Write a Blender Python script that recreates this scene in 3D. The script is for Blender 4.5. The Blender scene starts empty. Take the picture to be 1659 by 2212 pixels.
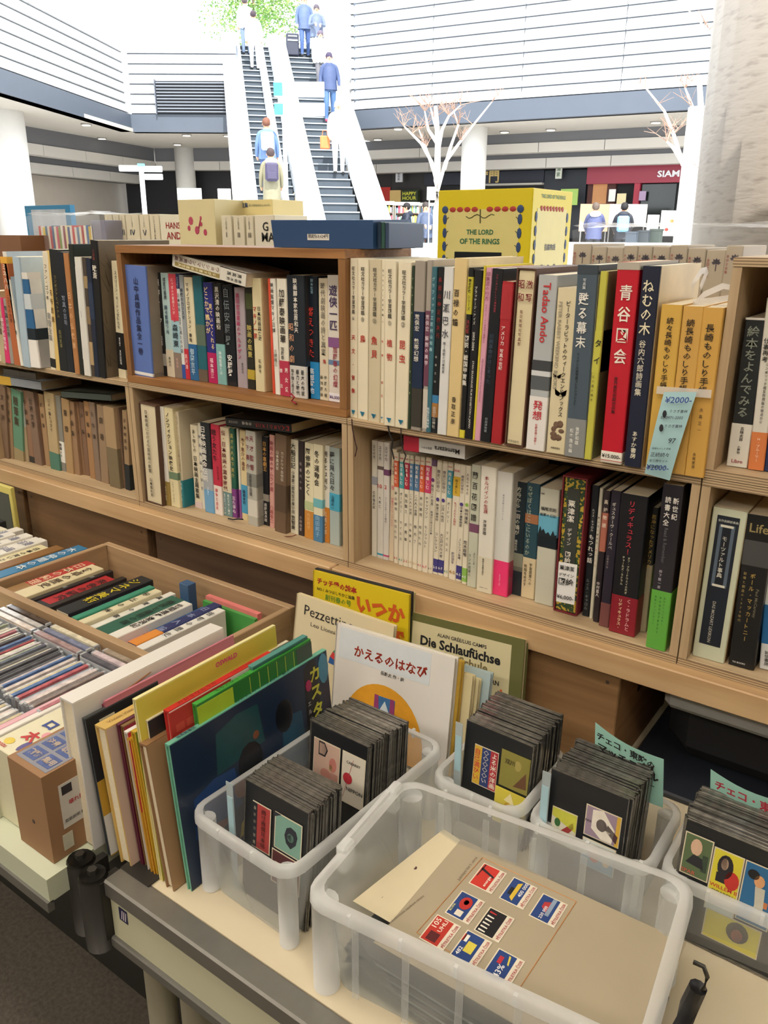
import bpy, bmesh, math, random
from mathutils import Vector as V, Matrix, Euler
from math import sin, cos, tan, radians, degrees, hypot, atan2, atan, pi
S = bpy.context.scene
COL = S.collection
rnd = random.Random(7)

# ------------------------------------------------------------------ camera
W, H, FPX = 1659, 2212, 1750.0
YAW, PIT, ROL = radians(35.7), radians(18.93), radians(.35)
FW = V((-sin(YAW)*cos(PIT), cos(YAW)*cos(PIT), -sin(PIT)))
RT = FW.cross(V((0, 0, 1))).normalized(); UP = RT.cross(FW)
RT, UP = cos(ROL)*RT+sin(ROL)*UP, -sin(ROL)*RT+cos(ROL)*UP
CAM = V((0, 0, 1.55))
cd = bpy.data.cameras.new('camera'); cam = bpy.data.objects.new('camera', cd); COL.objects.link(cam)
m = Matrix((RT, UP, -FW)).transposed().to_4x4(); m.translation = CAM; cam.matrix_world = m
cd.sensor_fit = 'VERTICAL'; cd.sensor_height = 24; cd.lens = 24*FPX/H; cd.clip_start = .02; cd.clip_end = 300
S.camera = cam

# ------------------------------------------------------------------ light and exposure
w = bpy.data.worlds.new('sky'); S.world = w; w.use_nodes = True
bg = w.node_tree.nodes['Background']; bg.inputs[0].default_value = (.93, .97, 1, 1); bg.inputs[1].default_value = 3.0
sd = bpy.data.lights.new('sun', 'SUN'); sd.energy = 7; sd.angle = .01; sd.color = (1, .96, .9)
sun = bpy.data.objects.new('sun', sd); COL.objects.link(sun)
sun.rotation_euler = V((-.62, .5, -.95)).to_track_quat('-Z', 'Y').to_euler()
def lamp(x, y, z, sx, sy, e, col, rx=0, ry=0):
    l = bpy.data.lights.new('ceiling_lamp', 'AREA'); l.shape = 'RECTANGLE'; l.size = sx; l.size_y = sy; l.energy = e; l.color = col
    o = bpy.data.objects.new('ceiling_lamp', l); COL.objects.link(o); o.location = (x, y, z); o.rotation_euler = (rx, ry, 0)
WARM = (1, .90, .765)
lamp(-.5, .1, 3.0, 1.3, .5, 17.5, WARM)
lamp(-2.6, .1, 3.0, 1.3, .5, 24, WARM)
lamp(-.4, -1.9, 3.0, 1.3, .5, 33, WARM)
lamp(-2.6, -1.9, 3.0, 1.3, .5, 33, WARM)
lamp(1.6, -.6, 3.0, 1.3, .5, 20, WARM)
S.view_settings.view_transform = 'Standard'; S.view_settings.look = 'None'
S.view_settings.exposure = 0.35; S.view_settings.gamma = 1; S.view_settings.use_curve_mapping = False

# ------------------------------------------------------------------ measuring helpers: from a sight line to the real plane a thing stands in
def ray(x, y): return FW + RT*((x-W/2)/FPX) - UP*((y-H/2)/FPX)
def at_y(x, y, Y):
    d = ray(x, y); return CAM + d*((Y-CAM.y)/d.y)
def at_x(x, y, X):
    d = ray(x, y); return CAM + d*((X-CAM.x)/d.x)
def at_z(x, y, Z):
    d = ray(x, y); return CAM + d*((Z-CAM.z)/d.z)
def at_t(x, y, t): return CAM + ray(x, y)*t

# ------------------------------------------------------------------ materials
def lin(h):
    if isinstance(h, tuple): return h
    h = h.lstrip('#')
    if len(h) == 3: h = ''.join(c*2 for c in h)
    c = [int(h[i:i+2], 16)/255 for i in (0, 2, 4)]
    return tuple(((v+.055)/1.055)**2.4 if v > .04045 else v/12.92 for v in c)
MC = {}
def M(col, rough=.55, var=.10, scale=40, metal=0, emit=0, bump=0):
    k = (col, rough, var, scale, metal, emit, bump)
    if k in MC: return MC[k]
    mt = bpy.data.materials.new('paint'); mt.use_nodes = True; nt = mt.node_tree; p = nt.nodes['Principled BSDF']
    c = lin(col); p.inputs['Roughness'].default_value = rough; p.inputs['Metallic'].default_value = metal
    if emit:
        p.inputs['Emission Color'].default_value = (*c, 1); p.inputs['Emission Strength'].default_value = emit
    if var:
        tc = nt.nodes.new('ShaderNodeTexCoord'); n = nt.nodes.new('ShaderNodeTexNoise'); n.inputs['Scale'].default_value = scale; n.inputs['Detail'].default_value = 4
        r = nt.nodes.new('ShaderNodeMix'); r.data_type = 'RGBA'
        r.inputs[6].default_value = (*[v*(1-var) for v in c], 1); r.inputs[7].default_value = (*[min(1, v*(1+var)) for v in c], 1)
        nt.links.new(tc.outputs['Object'], n.inputs['Vector']); nt.links.new(n.outputs['Fac'], r.inputs[0]); nt.links.new(r.outputs[2], p.inputs['Base Color'])
        if bump:
            b = nt.nodes.new('ShaderNodeBump'); b.inputs['Strength'].default_value = bump; b.inputs['Distance'].default_value = .002
            nt.links.new(n.outputs['Fac'], b.inputs['Height']); nt.links.new(b.outputs[0], p.inputs['Normal'])
    else: p.inputs['Base Color'].default_value = (*c, 1)
    MC[k] = mt; return mt
def wood(c1, c2, ax='X', rough=.55, sc=1.0):
    k = ('wood', c1, c2, ax, sc)
    if k in MC: return MC[k]
    mt = bpy.data.materials.new('wood'); mt.use_nodes = True; nt = mt.node_tree; N = nt.nodes.new; L = nt.links.new; p = nt.nodes['Principled BSDF']
    tc = N('ShaderNodeTexCoord'); mp = N('ShaderNodeMapping'); L(tc.outputs['Object'], mp.inputs[0])
    s = {'X': (1.2, 22, 22), 'Y': (22, 1.2, 22), 'Z': (22, 22, 1.2)}[ax]; mp.inputs['Scale'].default_value = [v*sc for v in s]
    n = N('ShaderNodeTexNoise'); n.inputs['Scale'].default_value = 3; n.inputs['Detail'].default_value = 6; n.inputs['Distortion'].default_value = .6; L(mp.outputs[0], n.inputs['Vector'])
    n2 = N('ShaderNodeTexNoise'); n2.inputs['Scale'].default_value = 5; L(tc.outputs['Object'], n2.inputs['Vector'])
    r = N('ShaderNodeValToRGB'); r.color_ramp.elements[0].position = .32; r.color_ramp.elements[1].position = .7
    r.color_ramp.elements[0].color = (*lin(c1), 1); r.color_ramp.elements[1].color = (*lin(c2), 1); L(n.outputs['Fac'], r.inputs[0])
    mx = N('ShaderNodeMix'); mx.data_type = 'RGBA'; mx.blend_type = 'MULTIPLY'; mx.inputs[0].default_value = .35
    L(r.outputs[0], mx.inputs[6]); L(n2.outputs['Fac'], mx.inputs[7]); L(mx.outputs[2], p.inputs['Base Color'])
    b = N('ShaderNodeBump'); b.inputs['Strength'].default_value = .25; b.inputs['Distance'].default_value = .001; L(n.outputs['Fac'], b.inputs['Height']); L(b.outputs[0], p.inputs['Normal'])
    p.inputs['Roughness'].default_value = rough; MC[k] = mt; return mt
def ply():
    if 'ply' in MC: return MC['ply']
    mt = bpy.data.materials.new('plywood_edge'); mt.use_nodes = True; nt = mt.node_tree; N = nt.nodes.new; L = nt.links.new; p = nt.nodes['Principled BSDF']
    tc = N('ShaderNodeTexCoord'); wv = N('ShaderNodeTexWave'); wv.bands_direction = 'Z'; wv.inputs['Scale'].default_value = 85; wv.inputs['Distortion'].default_value = .4; L(tc.outputs['Object'], wv.inputs['Vector'])
    r = N('ShaderNodeValToRGB'); r.color_ramp.elements[0].color = (*lin('7c644a'), 1); r.color_ramp.elements[1].color = (*lin('c8b08c'), 1); L(wv.outputs['Fac'], r.inputs[0])
    L(r.outputs[0], p.inputs['Base Color']); p.inputs['Roughness'].default_value = .6; MC['ply'] = mt; return mt
def plastic(tint=(.97, .98, .98), t=.5, rough=.25):
    k = ('pl', tint, t)
    if k in MC: return MC[k]
    mt = bpy.data.materials.new('frosted_plastic'); mt.use_nodes = True; nt = mt.node_tree; N = nt.nodes.new; L = nt.links.new
    out = nt.nodes['Material Output']; p = nt.nodes['Principled BSDF']; p.inputs['Base Color'].default_value = (*tint, 1); p.inputs['Roughness'].default_value = rough
    tr = N('ShaderNodeBsdfTransparent'); tr.inputs[0].default_value = (.97, .98, .98, 1)
    tl = N('ShaderNodeBsdfTranslucent'); tl.inputs[0].default_value = (*tint, 1)
    m1 = N('ShaderNodeMixShader'); m1.inputs[0].default_value = .45; L(p.outputs[0], m1.inputs[1]); L(tl.outputs[0], m1.inputs[2])
    fr = N('ShaderNodeLayerWeight'); fr.inputs[0].default_value = .35
    mm = N('ShaderNodeMath'); mm.operation = 'MULTIPLY_ADD'; mm.inputs[1].default_value = -.35; mm.inputs[2].default_value = t; L(fr.outputs['Facing'], mm.inputs[0])
    m2 = N('ShaderNodeMixShader'); L(mm.outputs[0], m2.inputs[0]); L(m1.outputs[0], m2.inputs[1]); L(tr.outputs[0], m2.inputs[2]); L(m2.outputs[0], out.inputs[0])
    MC[k] = mt; return mt

# ------------------------------------------------------------------ objects
def mesh_obj(name, vs, fs, mats, parent=None, mi=None, smooth=False, loc=None, mesh=None):
    if mesh is None:
        mesh = bpy.data.meshes.new(name); mesh.from_pydata([tuple(v) for v in vs], [], fs)
        for q in (mats if isinstance(mats, (list, tuple)) else [mats]): mesh.materials.append(q)
        if mi: mesh.polygons.foreach_set('material_index', mi)
        if smooth: mesh.polygons.foreach_set('use_smooth', [True]*len(mesh.polygons))
    o = bpy.data.objects.new(name, mesh); COL.objects.link(o)
    if parent: o.parent = parent
    if loc is not None: o.location = loc
    return o
SEEN = {}
def tag(o, label=None, cat=None, group=None, kind=None):
    if label:
        if cat and group is None and label in SEEN: print('DUP LABEL', label)
        if cat: SEEN[label] = 1
        n = len(label.split())
        if cat and not 4 <= n <= 16: print('LABEL LEN', n, label)
        o['label'] = label
    if cat: o['category'] = cat
    if group: o['group'] = group
    if kind: o['kind'] = kind
    return o
def empty(name, loc, label=None, cat=None, group=None, rot=(0, 0, 0), kind=None):
    o = bpy.data.objects.new(name, None); COL.objects.link(o); o.location = loc; o.rotation_euler = rot; o.empty_display_size = .02
    return tag(o, label, cat, group, kind)
def copy_tree(o, parent=None):
    c = o.copy(); COL.objects.link(c); c.parent = parent
    for ch in o.children: copy_tree(ch, c)
    return c
class MB:
    def __init__(s): s.v = []; s.f = []; s.m = []
    def add(s, vs, fs, mi=0):
        n = len(s.v); s.v += [V(v) for v in vs]; s.f += [tuple(i+n for i in f) for f in fs]; s.m += [mi]*len(fs); return s
    def box(s, x0, y0, z0, x1, y1, z1, mi=0, b=0):
        if b:
            c = [(x0+b, y0), (x1-b, y0), (x1, y0+b), (x1, y1-b), (x1-b, y1), (x0+b, y1), (x0, y1-b), (x0, y0+b)]
            i_ = [(min(max(x, x0+b), x1-b), min(max(y, y0+b), y1-b)) for x, y in c]
            vs = [(x, y, z0) for x, y in i_]+[(x, y, z0+b) for x, y in c]+[(x, y, z1-b) for x, y in c]+[(x, y, z1) for x, y in i_]
            fs = [tuple(range(7, -1, -1)), tuple(range(24, 32))]
            for k in range(3):
                for i in range(8): j = (i+1) % 8; fs.append((k*8+i, k*8+j, k*8+8+j, k*8+8+i))
            return s.add(vs, fs, mi)
        return s.add([(x0, y0, z0), (x1, y0, z0), (x1, y1, z0), (x0, y1, z0), (x0, y0, z1), (x1, y0, z1), (x1, y1, z1), (x0, y1, z1)],
                     [(3, 2, 1, 0), (4, 5, 6, 7), (0, 1, 5, 4), (1, 2, 6, 5), (2, 3, 7, 6), (3, 0, 4, 7)], mi)
    def prism(s, poly, z0, z1, mi=0):
        n = len(poly)
        return s.add([(x, y, z0) for x, y in poly]+[(x, y, z1) for x, y in poly],
                     [tuple(range(n-1, -1, -1)), tuple(range(n, 2*n))]+[(i, (i+1) % n, n+(i+1) % n, n+i) for i in range(n)], mi)
    def tube(s, pts, r, n=8, mi=0):
        pts = [V(p) for p in pts]; rs = r if isinstance(r, (list, tuple)) else [r]*len(pts); base = len(s.v)
        for i, p in enumerate(pts):
            d = (pts[min(i+1, len(pts)-1)]-pts[max(i-1, 0)]).normalized()
            a = d.cross(V((0, 0, 1)));
            if a.length < .1: a = d.cross(V((0, 1, 0)))
            a.normalize(); b = d.cross(a)
            for k in range(n): t = 2*pi*k/n; s.v.append(p+(a*cos(t)+b*sin(t))*rs[i])
        for i in range(len(pts)-1):
            for k in range(n):
                j = (k+1) % n; s.f.append((base+i*n+k, base+i*n+j, base+(i+1)*n+j, base+(i+1)*n+k)); s.m.append(mi)
        s.f.append(tuple(base+k for k in range(n))); s.f.append(tuple(base+(len(pts)-1)*n+k for k in range(n-1, -1, -1))); s.m += [mi, mi]
        return s
    def quad(s, a, b, c, d, th=.0002, mi=0):
        a, b, c, d = map(V, (a, b, c, d)); n = (b-a).cross(d-a).normalized()*th
        return s.add([a, b, c, d, a+n, b+n, c+n, d+n], [(3, 2, 1, 0), (4, 5, 6, 7), (0, 1, 5, 4), (1, 2, 6, 5), (2, 3, 7, 6), (3, 0, 4, 7)], mi)
    def blob(s, c, r, n=10, mi=0, jit=0):
        c = V(c); r = V(r) if not isinstance(r, (int, float)) else V((r, r, r)); base = len(s.v); k = n//2
        s.v.append(c-V((0, 0, r.z)))
        for i in range(1, k):
            f = -pi/2+pi*i/k
            for j in range(n):
                t = 2*pi*j/n; q = 1+rnd.uniform(-jit, jit); s.v.append(c+V((r.x*cos(f)*cos(t), r.y*cos(f)*sin(t), r.z*sin(f)))*q)
        s.v.append(c+V((0, 0, r.z))); e = len(s.v)-1; F = []
        for j in range(n): F.append((base, base+1+(j+1) % n, base+1+j)); F.append((e, base+1+(k-2)*n+j, base+1+(k-2)*n+(j+1) % n))
        for i in range(k-2):
            for j in range(n): a = base+1+i*n+j; b = base+1+i*n+(j+1) % n; F.append((a, b, b+n, a+n))
        s.f += F; s.m += [mi]*len(F); return s
    def build(s, name, mats, parent=None, smooth=False, loc=None):
        return mesh_obj(name, s.v, s.f, mats, parent, s.m if any(s.m) else None, smooth, loc)

# ------------------------------------------------------------------ lettering
GC = {}
def glyph(ch, bold=.012):
    k = (ch, bold)
    if k in GC: return GC[k]
    cu = bpy.data.curves.new('g', 'FONT'); cu.body = ch; cu.resolution_u = 1 if ord(ch[0]) > 0x2fff else 2; cu.offset = bold
    ob = bpy.data.objects.new('g', cu); me = bpy.data.meshes.new_from_object(ob)
    vs = [(v.co.x, v.co.y) for v in me.vertices]; fs = [tuple(p.vertices) for p in me.polygons]
    bpy.data.objects.remove(ob); bpy.data.curves.remove(cu); bpy.data.meshes.remove(me)
    if vs: xs = [v[0] for v in vs]; ys = [v[1] for v in vs]; bb = (min(xs), min(ys), max(xs), max(ys))
    else: bb = (0, 0, .3, .3)
    GC[k] = (vs, fs, bb); return GC[k]
ROT = 'ー―〜～（）()「」…-'
TCB = {'v': 0, 'f': 0}
class TX:
    """lettering laid on a real surface: origin O, u to the right, v up"""
    def __init__(s): s.v = []; s.f = []
    def put(s, g, c, u, v, n, sx, sy, rot=False, ctr=None):
        vs, fs, bb = g; cx, cy = ctr or ((bb[0]+bb[2])/2, (bb[1]+bb[3])/2); b = len(s.v)
        for x, y in vs:
            x -= cx; y -= cy
            if rot: x, y = y, -x
            s.v.append(c+u*(x*sx)+v*(y*sy)+n)
        s.f += [tuple(i+b for i in f) for f in fs]
    def vert(s, txt, O, u, v, cx, top, bot, wmax, lift=.0012, bold=.012):
        n = u.cross(v)*lift; L = len(txt); cell = (top-bot)/max(L, 1); g_h = min(cell*.97, wmax*1.15); g_w = min(wmax, g_h*1.05)
        for i, ch in enumerate(txt):
            if ch in ' 　': continue
            g = glyph(ch, bold); vs, fs, bb = g; c = O+u*cx+v*(top-cell*(i+.5)); sm = ch in '・。、ゃゅょっャュョッィァ'
            ctr = None
            if sm: ctr = ((bb[0]+bb[2])/2-(.1 if ch not in '・' else 0), (bb[1]+bb[3])/2)
            s.put(g, c, u, v, n, g_w, g_h, ch in ROT, ctr)
        return s
    def horiz(s, txt, O, u, v, x0, x1, cy, hmax, lift=.0012, bold=.012, fit=True):
        n = u.cross(v)*lift; g = glyph(txt, bold); vs, fs, bb = g; wd = bb[2]-bb[0]; sc = min((x1-x0)/max(wd, .01), hmax*1.3)
        sx = (x1-x0)/max(wd, .01) if fit else sc
        sx = min(sx, sc*1.25)
        s.put(g, O+u*((x0+x1)/2)+v*cy, u, v, n, sx, sc); return s
    def build(s, name, col, parent, emit=0):
        if not s.v: return None
        return mesh_obj(name, s.v, s.f, M(col, .5, 0, emit=emit), parent)
EX, EY, EZ = V((1, 0, 0)), V((0, 1, 0)), V((0, 0, 1))

# ------------------------------------------------------------------ setting
FLOOR = M('635b52', .95, .6, 110, bump=.8)
D = 1.14                       # front plane of the shelves
mesh_obj('floor', *(lambda b: (b.v, b.f))(MB().box(-9, -5, -.05, 6, 6.2, 0)), FLOOR)['kind'] = 'structure'
PZ = .65
MB().box(-60, 6.2, -.05, 40, 60, PZ).build('floor', M('cfcdc8', .7, .08, 3))['kind'] = 'structure'
MB().box(-5.6, -5, 3.1, 6, 3.0, 3.4).build('ceiling', M('d8d2c6', .8, .04, 3))['kind'] = 'structure'
MB().box(-7, -5.1, 0, 6, -5, 3.4).build('sky_block_wall_rear', M('b8ad9c', .8, .05, 3))['kind'] = 'structure'  # unseen wall, added behind the camera to block the sky light
MB().box(5, -5, 0, 5.1, 3, 3.4).build('sky_block_wall_side', M('b8ad9c', .8, .05, 3))['kind'] = 'structure'  # unseen too, added to keep sky light out on the right
MB().box(-7.1, -5, 0, -7, .6, 3.4).build('sky_block_wall_far', M('b8ad9c', .8, .05, 3))['kind'] = 'structure'  # added out of view, closes the left side against sky light
MB().box(-7.1, -5, 3.1, -5.6, .6, 3.4).build('ceiling', M('d8d2c6', .8, .04, 3))['kind'] = 'structure'

# atrium walls: dark ring beam, clapboard bands above, soffit and stepped bulkheads behind
PANEL = M('d2d4d6', .5, .06, 1.5); DARK = M('4a525e', .5, .08, 2); SOFF = M('b9b5ae', .7, .04, 2); BULK = M('bcb8b2', .6, .04, 2); BULKD = M('5f6064', .7, .04, 2)
def ring(name, p0, p1, nb, out, ztop0=5.0, e0=0, e1=0, skip=None):
    p0 = V((*p0, 0)); p1 = V((*p1, 0)); d = (p1-p0).normalized(); L = (p1-p0).length; n = V((-d.y, d.x, 0))*out   # n points away from the atrium
    root = empty(name, p0, kind='structure'); root.rotation_euler = (0, 0, atan2(d.y, d.x)); s = 1 if out > 0 else -1
    def bx(x0, y0, z0, x1, y1, z1):
        a, b = sorted((y0*s, y1*s)); return MB().box(x0, a, z0, x1, b, z1)
    bx(-e0, 0, 4.5, L+e1, .35, ztop0).build('ring_beam', DARK, root)
    bx(-e0, .14, ztop0, L+e1, .35, ztop0+.275*nb).build('backing_wall', M('6f7a88', .6, .08, 2), root)
    k = max(1, round((L+e0+e1)/2.6)); pl = (L+e0+e1)/k
    for b in range(nb):
        z = ztop0+.275*b
        for i in range(k):
            x0 = -e0+i*pl+.012; x1 = -e0+(i+1)*pl-.012
            if skip and skip[0] < (x0+x1)/2 < skip[1] and z < skip[2]: continue
            ya, yb = .0*s, .13*s
            vs = [(x0, ya, z+.03), (x1, ya, z+.03), (x1, yb, z+.03), (x0, yb, z+.03), (x0, .09*s, z+.275), (x1, .09*s, z+.275), (x1, yb, z+.275), (x0, yb, z+.275)]
            mesh_obj('clapboard_panel', vs, [(3, 2, 1, 0), (4, 5, 6, 7), (0, 1, 5, 4), (1, 2, 6, 5), (2, 3, 7, 6), (3, 0, 4, 7)], PANEL, root)
    return root, L, s
MPT = (-22.47, 17.77); RPT = (-16.4, 20.95)
rR, LR, sR = ring('wall_right', RPT, (-4.2, 22.75), 17, 1, e1=14)
rM, LM, sM = ring('wall_back', MPT, (-19.75, 19.7), 7, 1)
rL, LL, sL = ring('wall_left', MPT, (-17.2, 8.6), 7, -1, e1=6)
rK, LK, sK = ring('wall_return', RPT, (-17.6, 22.6), 15, -1)
# louvred vent grille in the back wall
def vent():
    a = at_t(326, 258, 25.0); L0 = V((-22.47, 17.77, 0)); d = (V((-18.9, 20.3, 0))-L0).normalized()
    e = empty('vent_grille', L0+d*.85+V((0, 0, 5.02)), 'dark louvred vent grille in the white banded wall left of the escalators', 'vent', rot=(0, 0, atan2(d.y, d.x)))
    MB().box(0, -.03, 0, 2.15, .02, .9).build('backing', M('2a2d33', .6), e)
    for k in range(10): MB().box(.02, -.1, .03+.088*k, 2.13, -.03, .06+.088*k).build('slat', M('737983', .5), e)
    for x in (-.03, 2.15): MB().box(x, -.12, -.03, x+.03, 0, .93).build('frame', M('555b66', .5), e)
vent()
# soffits
def poly_slab(name, pts, z0, z1, mat): o = MB().prism(pts, z0, z1).build(name, mat); o['kind'] = 'structure'; return o
poly_slab('ceiling', [(-16.3, 21.2), (12, 25.2), (12, 30), (-19, 30), (-17.6, 22.6)], 4.5, 4.6, SOFF)
poly_slab('ceiling', [(-22.47, 17.85), (-18.9, 20.5), (-20, 30), (-45, 30), (-45, -2), (-13.5, 1.5), (-17.3, 8.6)], 4.5, 4.6, SOFF)
# stepped bulkheads behind the soffit
def bulk(name, p0, p1, out, z0, z1, th=.4, seam=1.9, mat=BULK):
    p0 = V((*p0, 0)); p1 = V((*p1, 0)); d = (p1-p0).normalized(); L = (p1-p0).length; s = 1 if out > 0 else -1
    root = empty(name, p0, kind='structure', rot=(0, 0, atan2(d.y, d.x)))
    k = max(1, int(L/seam))
    for i in range(k):
        a, b = sorted((0, th*s)); MB().box(L*i/k+.01, a, z0, L*(i+1)/k-.01, b, z1).build('panel', mat, root)
    a, b = sorted((.03*s, (th+.6)*s)); MB().box(0, a, z0+.02, L, b, 4.5).build('backing', BULKD, root)
bulk('trim_1', (-20, 23.6), (10, 27.6), 1, 3.95, 4.22)
bulk('trim_2', (-20, 24.2), (10, 28.2), 1, 3.55, 3.83)
bulk('trim_3', (-26.0, 21.5), (-21.6, 8.0), -1, 3.75, 4.05)
bulk('trim_4', (-26.8, 21.5), (-22.4, 8.0), -1, 3.3, 3.6)
bulk('trim_5', (-26.0, 21.5), (-19.5, 25.0), 1, 3.75, 4.05)
bulk('trim_6', (-26.8, 22.5), (-19.5, 26.0), 1, 3.3, 3.6)

# shop fronts
def wall_piece(name, x0, x1, y0, y1, z0, z1, mat): o = MB().box(x0, y0, z0, x1, y1, z1).build(name, mat); o['kind'] = 'structure'; return o
shop = empty('wall_shop', (-20, 25.2, PZ), kind='structure', rot=(0, 0, atan2(4, 30)))
def sx(px): # distance along the shop wall for a pixel column
    d = ray(px, 430); o = V((-20, 25.2, 0)); t = V((30, 4, 0)).normalized(); n = V((-t.y, t.x, 0)); k = (o-CAM).dot(n)/d.dot(n); return (CAM+d*k-o).dot(t)
def sz(px, py):
    d = ray(px, py); o = V((-20, 25.2, 0)); t = V((30, 4, 0)).normalized(); n = V((-t.y, t.x, 0)); k = (o-CAM).dot(n)/d.dot(n); return (CAM+d*k).z-PZ
def facade(name, p0, p1, y0, y1, mat, dep=.1, parent=shop, back=0):
    a, b = sx(p0), sx(p1); c = (p0+p1)/2; return MB().box(a, -dep, sz(c, y1), b, -back, sz(c, y0)).build(name, mat, parent)
MB().box(-5, 0, 0, 32, .3, 3.4).build('shop_backing', M('15161a', .7), shop)
facade('dark_panel', 800, 848, 365, 515, M('201a1a', .6), .08)
facade('red_panel', 800, 846, 405, 500, M('b8261e', .6, .2, 3), .12)
facade('dark_panel', 848, 945, 372, 515, M('2c2927', .6), .07)
facade('navy_fascia', 920, 1175, 372, 398, M('1c2130', .5), .16)
facade('light_shelf', 1055, 1176, 397, 401, M('a8a49c', .6), .35)
facade('navy_panel', 1176, 1266, 368, 515, M('141b26', .5), .14)
facade('maroon_fascia', 1270, 1560, 352, 396, M('8b2a3c', .5, .06, 2), .35)
facade('door_frame', 1270, 1330, 396, 470, M('4a2018', .6), .12)
facade('lit_interior', 1282, 1312, 396, 440, M('a8764a', .6, .2, 3, emit=.25), .16)
facade('red_post', 1372, 1384, 396, 470, M('9b2338', .5), .3)
facade('window_pane', 1386, 1460, 398, 462, M('1d2422', .15, .3, 2), .12)
def shop_text(txt, p0, p1, py, hpx, col, dep, nm='sign_lettering'):
    a, b = sx(p0), sx(p1); c = (p0+p1)/2; zc = sz(c, py); hh = sz(c, py-hpx/2)-sz(c, py+hpx/2)
    t = TX(); t.horiz(txt, V((0, -dep, 0)), EX, EZ, a, b, zc, hh*1.1, .02, .03); t.build(nm, col, shop)
shop_text('SIAM', 1419, 1467, 377, 13, 'd8d8dc', .36)
shop_text('草庫門', 1010, 1080, 383, 22, 'c9b070', .17)
# hanging sign strips, posters and banner on the shops
def shop_thing(name, label, cat, p0, p1, y0, y1, col, dep, txt=None, tcol='222', vert=False, wr=.06):
    a, b = sx(p0), sx(p1); c = (p0+p1)/2; z0, z1 = sz(c, y1), sz(c, y0)
    t = V((30, 4, 0)).normalized(); n = V((-t.y, t.x, 0)); o = V((-20, 25.2, PZ))+t*a-n*dep+V((0, 0, z0))
    e = empty(name, o, label, cat, rot=(0, 0, atan2(4, 30))); MB().box(0, 0, 0, b-a, wr, z1-z0).build('board', M(col, .6, .12, 3), e)
    if txt:
        T = TX()
        if vert: T.vert(txt, V((0, 0, 0)), EX, EZ, (b-a)/2, (z1-z0)*.9, (z1-z0)*.1, (b-a)*.6, .01)
        else:
            ls = txt.split('/')
            for i, l in enumerate(ls): T.horiz(l, V((0, 0, 0)), EX, EZ, (b-a)*.08, (b-a)*.92, (z1-z0)*(.78-.36*i), (z1-z0)*.3, .01)
        T.build('lettering', tcol, e)
    return e
shop_thing('poster', 'dark green backing board behind the two small posters at the bookcases', 'poster', 852, 912, 411, 441, '2e3a1c', .25, None)
e = shop_thing('poster', 'green lettered HAPPY HOUR board beside the yellow photo poster', 'poster', 876, 911, 413, 440, '263018', .33, 'HAPPY/HOUR', 'd8d838')
shop_thing('photo_poster', 'pale yellow photo poster left of the HAPPY HOUR board', 'poster', 852, 875, 412, 440, 'c8a868', .36)
shop_thing('hanging_sign', 'small white upright shop sign left of the bare tree', 'sign', 868, 882, 371, 395, 'c8c8cc', .5, '案内所', '334', True)
shop_thing('hanging_sign', 'small white and green upright sign right of the gold lettered shop', 'sign', 1206, 1219, 358, 388, 'c0c4b8', .5, '酒家', '3a5a3a', True)
shop_thing('banner', 'light green hanging banner beside the maroon shop front', 'banner', 1228, 1264, 411, 445, '8fae56', .9)
shop_thing('menu_board', 'white menu sheet on the window of the maroon shop', 'board', 1320, 1334, 410, 436, 'd8dcd8', .35)
shop_thing('menu_board', 'cream and yellow menu picture beside the white menu sheet', 'board', 1338, 1357, 419, 441, 'd8cca0', .35)
shop_thing('window_notice', 'small mauve notice stuck inside the dark shop window', 'notice', 1385, 1399, 414, 434, 'a08aa8', .35)

# left shop wall
lw = empty('wall_left_shop', (-24.0, 11.0, PZ), kind='structure', rot=(0, 0, atan2(12, -5.2)))
MB().box(-6, -.3, 0, 14, 0, 3.4).build('wall_face', M('b5aca0', .7, .06, 3), lw)
MB().box(2.2, 0, 0, 6.4, .05, 1.35).build('dark_opening', M('2a2320', .6), lw)
MB().box(2.0, 0, 1.35, 6.6, .12, 2.6).build('warm_panel', M('8f7a62', .6, .1, 2), lw)
MB().box(-6, 0, 0, 2.0, .06, 3.2).build('tile_face', M('a9a096', .7, .12, 30), lw)
lb = empty('wall_back_shop', (-27.0, 22.0, PZ), kind='structure', rot=(0, 0, atan2(4.0, 8)))
MB().box(-1, 0, 0, 12, .3, 3.4).build('wall_face', M('1b1a1e', .6), lb)
for k, (a, b) in enumerate(((3.5, 5.2), (5.5, 6.4), (6.7, 7.6))):
    MB().box(a, -.06, 1.2, b, 0, 2.35).build('lit_window', M('d9c49a', .5, .5, 5, emit=.9), lb)
    MB().box((a+b)/2-.03, -.1, 1.2, (a+b)/2+.03, -.04, 2.35).build('mullion', M('222', .5), lb)

# downlights in the soffit
for i, (x, y) in enumerate(((186, 268), (220, 298), (383, 311), (403, 291), (492, 292), (1190, 279), (1417, 263), (860, 277), (816, 300), (1090, 284), (155, 378))):
    zz = 4.495
    P = at_z(x, y, zz) if i != 10 else at_t(x, y, 24)
    if i == 10: continue
    e = empty('downlight', P, 'round recessed downlight glowing in the grey soffit of the plaza', 'ceiling light', group='downlights in the soffit')
    b = MB(); b.prism([(.15*cos(k*pi/8), .15*sin(k*pi/8)) for k in range(16)], -.03, 0); b.build('trim_ring', M('8d8a86', .5), e)
    b = MB(); b.prism([(.12*cos(k*pi/8), .12*sin(k*pi/8)) for k in range(16)], -.04, -.03); b.build('diffuser', M('fff0d8', .5, 0, emit=3), e)

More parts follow.
